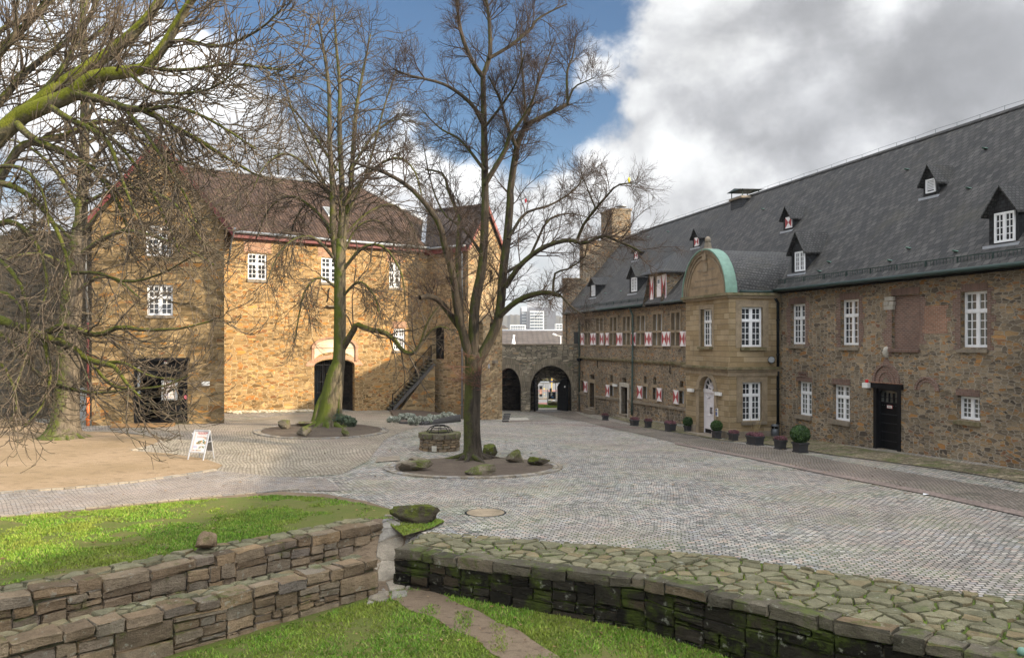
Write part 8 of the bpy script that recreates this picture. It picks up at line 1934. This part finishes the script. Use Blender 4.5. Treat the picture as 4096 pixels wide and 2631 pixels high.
# ------------------------------------------------------------------ sky, sun, camera
EL = math.atan(TEL); 
w = bpy.data.worlds.new('World'); sc.world = w; w.use_nodes = True; nt = w.node_tree; nt.nodes.clear(); g = G(nt)
out = nt.nodes.new('ShaderNodeOutputWorld'); bg = nt.nodes.new('ShaderNodeBackground'); nt.links.new(bg.outputs[0], out.inputs[0])
sky = nt.nodes.new('ShaderNodeTexSky'); sky.sky_type = 'NISHITA'; sky.sun_disc = False; sky.sun_elevation = EL; sky.sun_rotation = math.atan2(AZ[0],AZ[1]); sky.air_density = 1.0; sky.dust_density = .6; sky.ozone_density = 2.0
d = g.n('ShaderNodeTexCoord').outputs['Generated']; sp = g.n('ShaderNodeSeparateXYZ',{0:d})
az = g.math('ARCTAN2', sp.outputs[0], sp.outputs[1]); el = g.math('ARCSINE', sp.outputs[2])
n1 = g.noise(d, 3.2, 9, .62, .25).outputs[0]; n2 = g.noise(d, 9.0, 8, .6, .2).outputs[0]; n3 = g.noise(g.mapp(d,(1,1,2.2)), 2.1, 6, .6, .3).outputs[0]
wd_ = g.vmath('ADD', d, g.vmath('SCALE', g.vmath('SUBTRACT', g.noise(d, 7, 5, .6).outputs['Color'], (.5,.5,.5)), sc_=.16))
pf = g.n('ShaderNodeTexVoronoi', {'Vector':g.mapp(wd_,(1,1,1.35)),'Scale':8.5,'Smoothness':.35}, feature='SMOOTH_F1').outputs[0]
puff = g.math('SUBTRACT', .55, pf)
nn = g.math('ADD', g.math('SUBTRACT', g.math('ADD', g.math('MULTIPLY', n1, .5), g.math('MULTIPLY', n2, .32)), .41), g.math('MULTIPLY', puff, .22))
# right cloud bank: azimuth beyond ~7 degrees; left bank: below a line falling to the right
fr = g.math('SUBTRACT', az, g.mixf(g.mr(el,.18,.34), .09, .135))
fl = g.math('SUBTRACT', g.math('ADD', .215, g.math('MULTIPLY', az, -.36)), el)
fl2 = g.math('SUBTRACT', g.math('MULTIPLY', az, -1.0), .47)
f = g.math('MAXIMUM', g.math('MAXIMUM', fr, fl), fl2)
f = g.math('MINIMUM', f, .35)
cl = g.math('ADD', g.math('MULTIPLY', f, 1.0), g.math('MULTIPLY', nn, .45))
mask = g.mr(cl, -.008, .04)
hole = g.mr(g.math('ADD', n3, g.math('MULTIPLY', nn, .6)), .38, .5, .25, 1.0)
mask = g.math('MULTIPLY', mask, g.mixf(g.mr(az, -.1, .1), hole, 1.0))
shade = g.mr(g.math('SUBTRACT', g.math('ADD', g.math('MULTIPLY', cl, .8), g.math('MULTIPLY', n3, .95)), g.math('MULTIPLY', puff, .45)), .30, .85)
edge = g.mr(nn, -.12, .14)
cw_ = g.ramp(shade, [(0,(4.3,4.32,4.34)),(.28,(3.5,3.55,3.6)),(.6,(2.55,2.6,2.7)),(1,(1.75,1.8,1.9))])
cw_ = g.vmath('SCALE', cw_, sc_=g.mixf(edge, .78, 1.18))
lowf = g.mr(el, .02, .2); cw_ = g.mix(g.math('MULTIPLY', g.math('SUBTRACT', 1.0, lowf), .5), cw_, (2.0,1.97,1.95))
blue = g.vmath('MULTIPLY', sky.outputs[0], (.4,.47,.53))
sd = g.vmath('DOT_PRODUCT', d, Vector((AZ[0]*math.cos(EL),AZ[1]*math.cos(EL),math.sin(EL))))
sunside_fill = g.mr(sd, .12, .85, 1.0, 6.5); zenith_fill = g.mr(el, .5, 1.0, 1.0, 4.2)  # added fill: unseen sky sunward and overhead brightened to lift the shaded court
bright = g.math('MAXIMUM', sunside_fill, zenith_fill)
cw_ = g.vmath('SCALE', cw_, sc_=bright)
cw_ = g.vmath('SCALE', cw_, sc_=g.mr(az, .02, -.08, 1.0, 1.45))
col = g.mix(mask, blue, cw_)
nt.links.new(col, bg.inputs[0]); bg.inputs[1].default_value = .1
ld = bpy.data.lights.new('sun','SUN'); ld.energy = 3.6; ld.angle = R(.55); ld.color = (1,.84,.63); lo = bpy.data.objects.new('sun', ld); COL.objects.link(lo)
lo.rotation_euler = Vector((AZ[0]*math.cos(EL),AZ[1]*math.cos(EL),math.sin(EL))).to_track_quat('Z','Y').to_euler()
cd = bpy.data.cameras.new('camera'); co = bpy.data.objects.new('camera', cd); COL.objects.link(co); co.location = (0,0,CH); co.rotation_euler = (R(90),0,0)
cd.sensor_width = 36; cd.lens = 36*F/4096; cd.shift_y = 49.5/4096; cd.clip_start = .1; cd.clip_end = 9000; sc.camera = co
vs_ = sc.view_settings; vs_.view_transform = 'Standard'; vs_.look = 'None'; vs_.exposure = 1.3; vs_.gamma = 1
sc.cycles.max_bounces = 6; sc.cycles.diffuse_bounces = 3; sc.cycles.glossy_bounces = 2; sc.cycles.transmission_bounces = 2
# ------------------------------------------------------------------ air between here and the far hills
mb = MB(); mb.box((-4200,-30,-8),(4200,1700,75)); hz = mb.build('haze', M['white'], uv=False); hz.data.materials.clear()
hm = bpy.data.materials.new('haze_air'); hm.use_nodes = True; nt = hm.node_tree; nt.nodes.clear(); out = nt.nodes.new('ShaderNodeOutputMaterial'); pv = nt.nodes.new('ShaderNodeVolumePrincipled'); nt.links.new(pv.outputs[0], out.inputs['Volume'])
pv.inputs['Color'].default_value = (.78,.84,.95,1); pv.inputs['Density'].default_value = .00016; pv.inputs['Anisotropy'].default_value = .2
hz.data.materials.append(hm); tag(hz, 'thin pale air between the castle and the wooded hills', 'haze', kind='stuff')
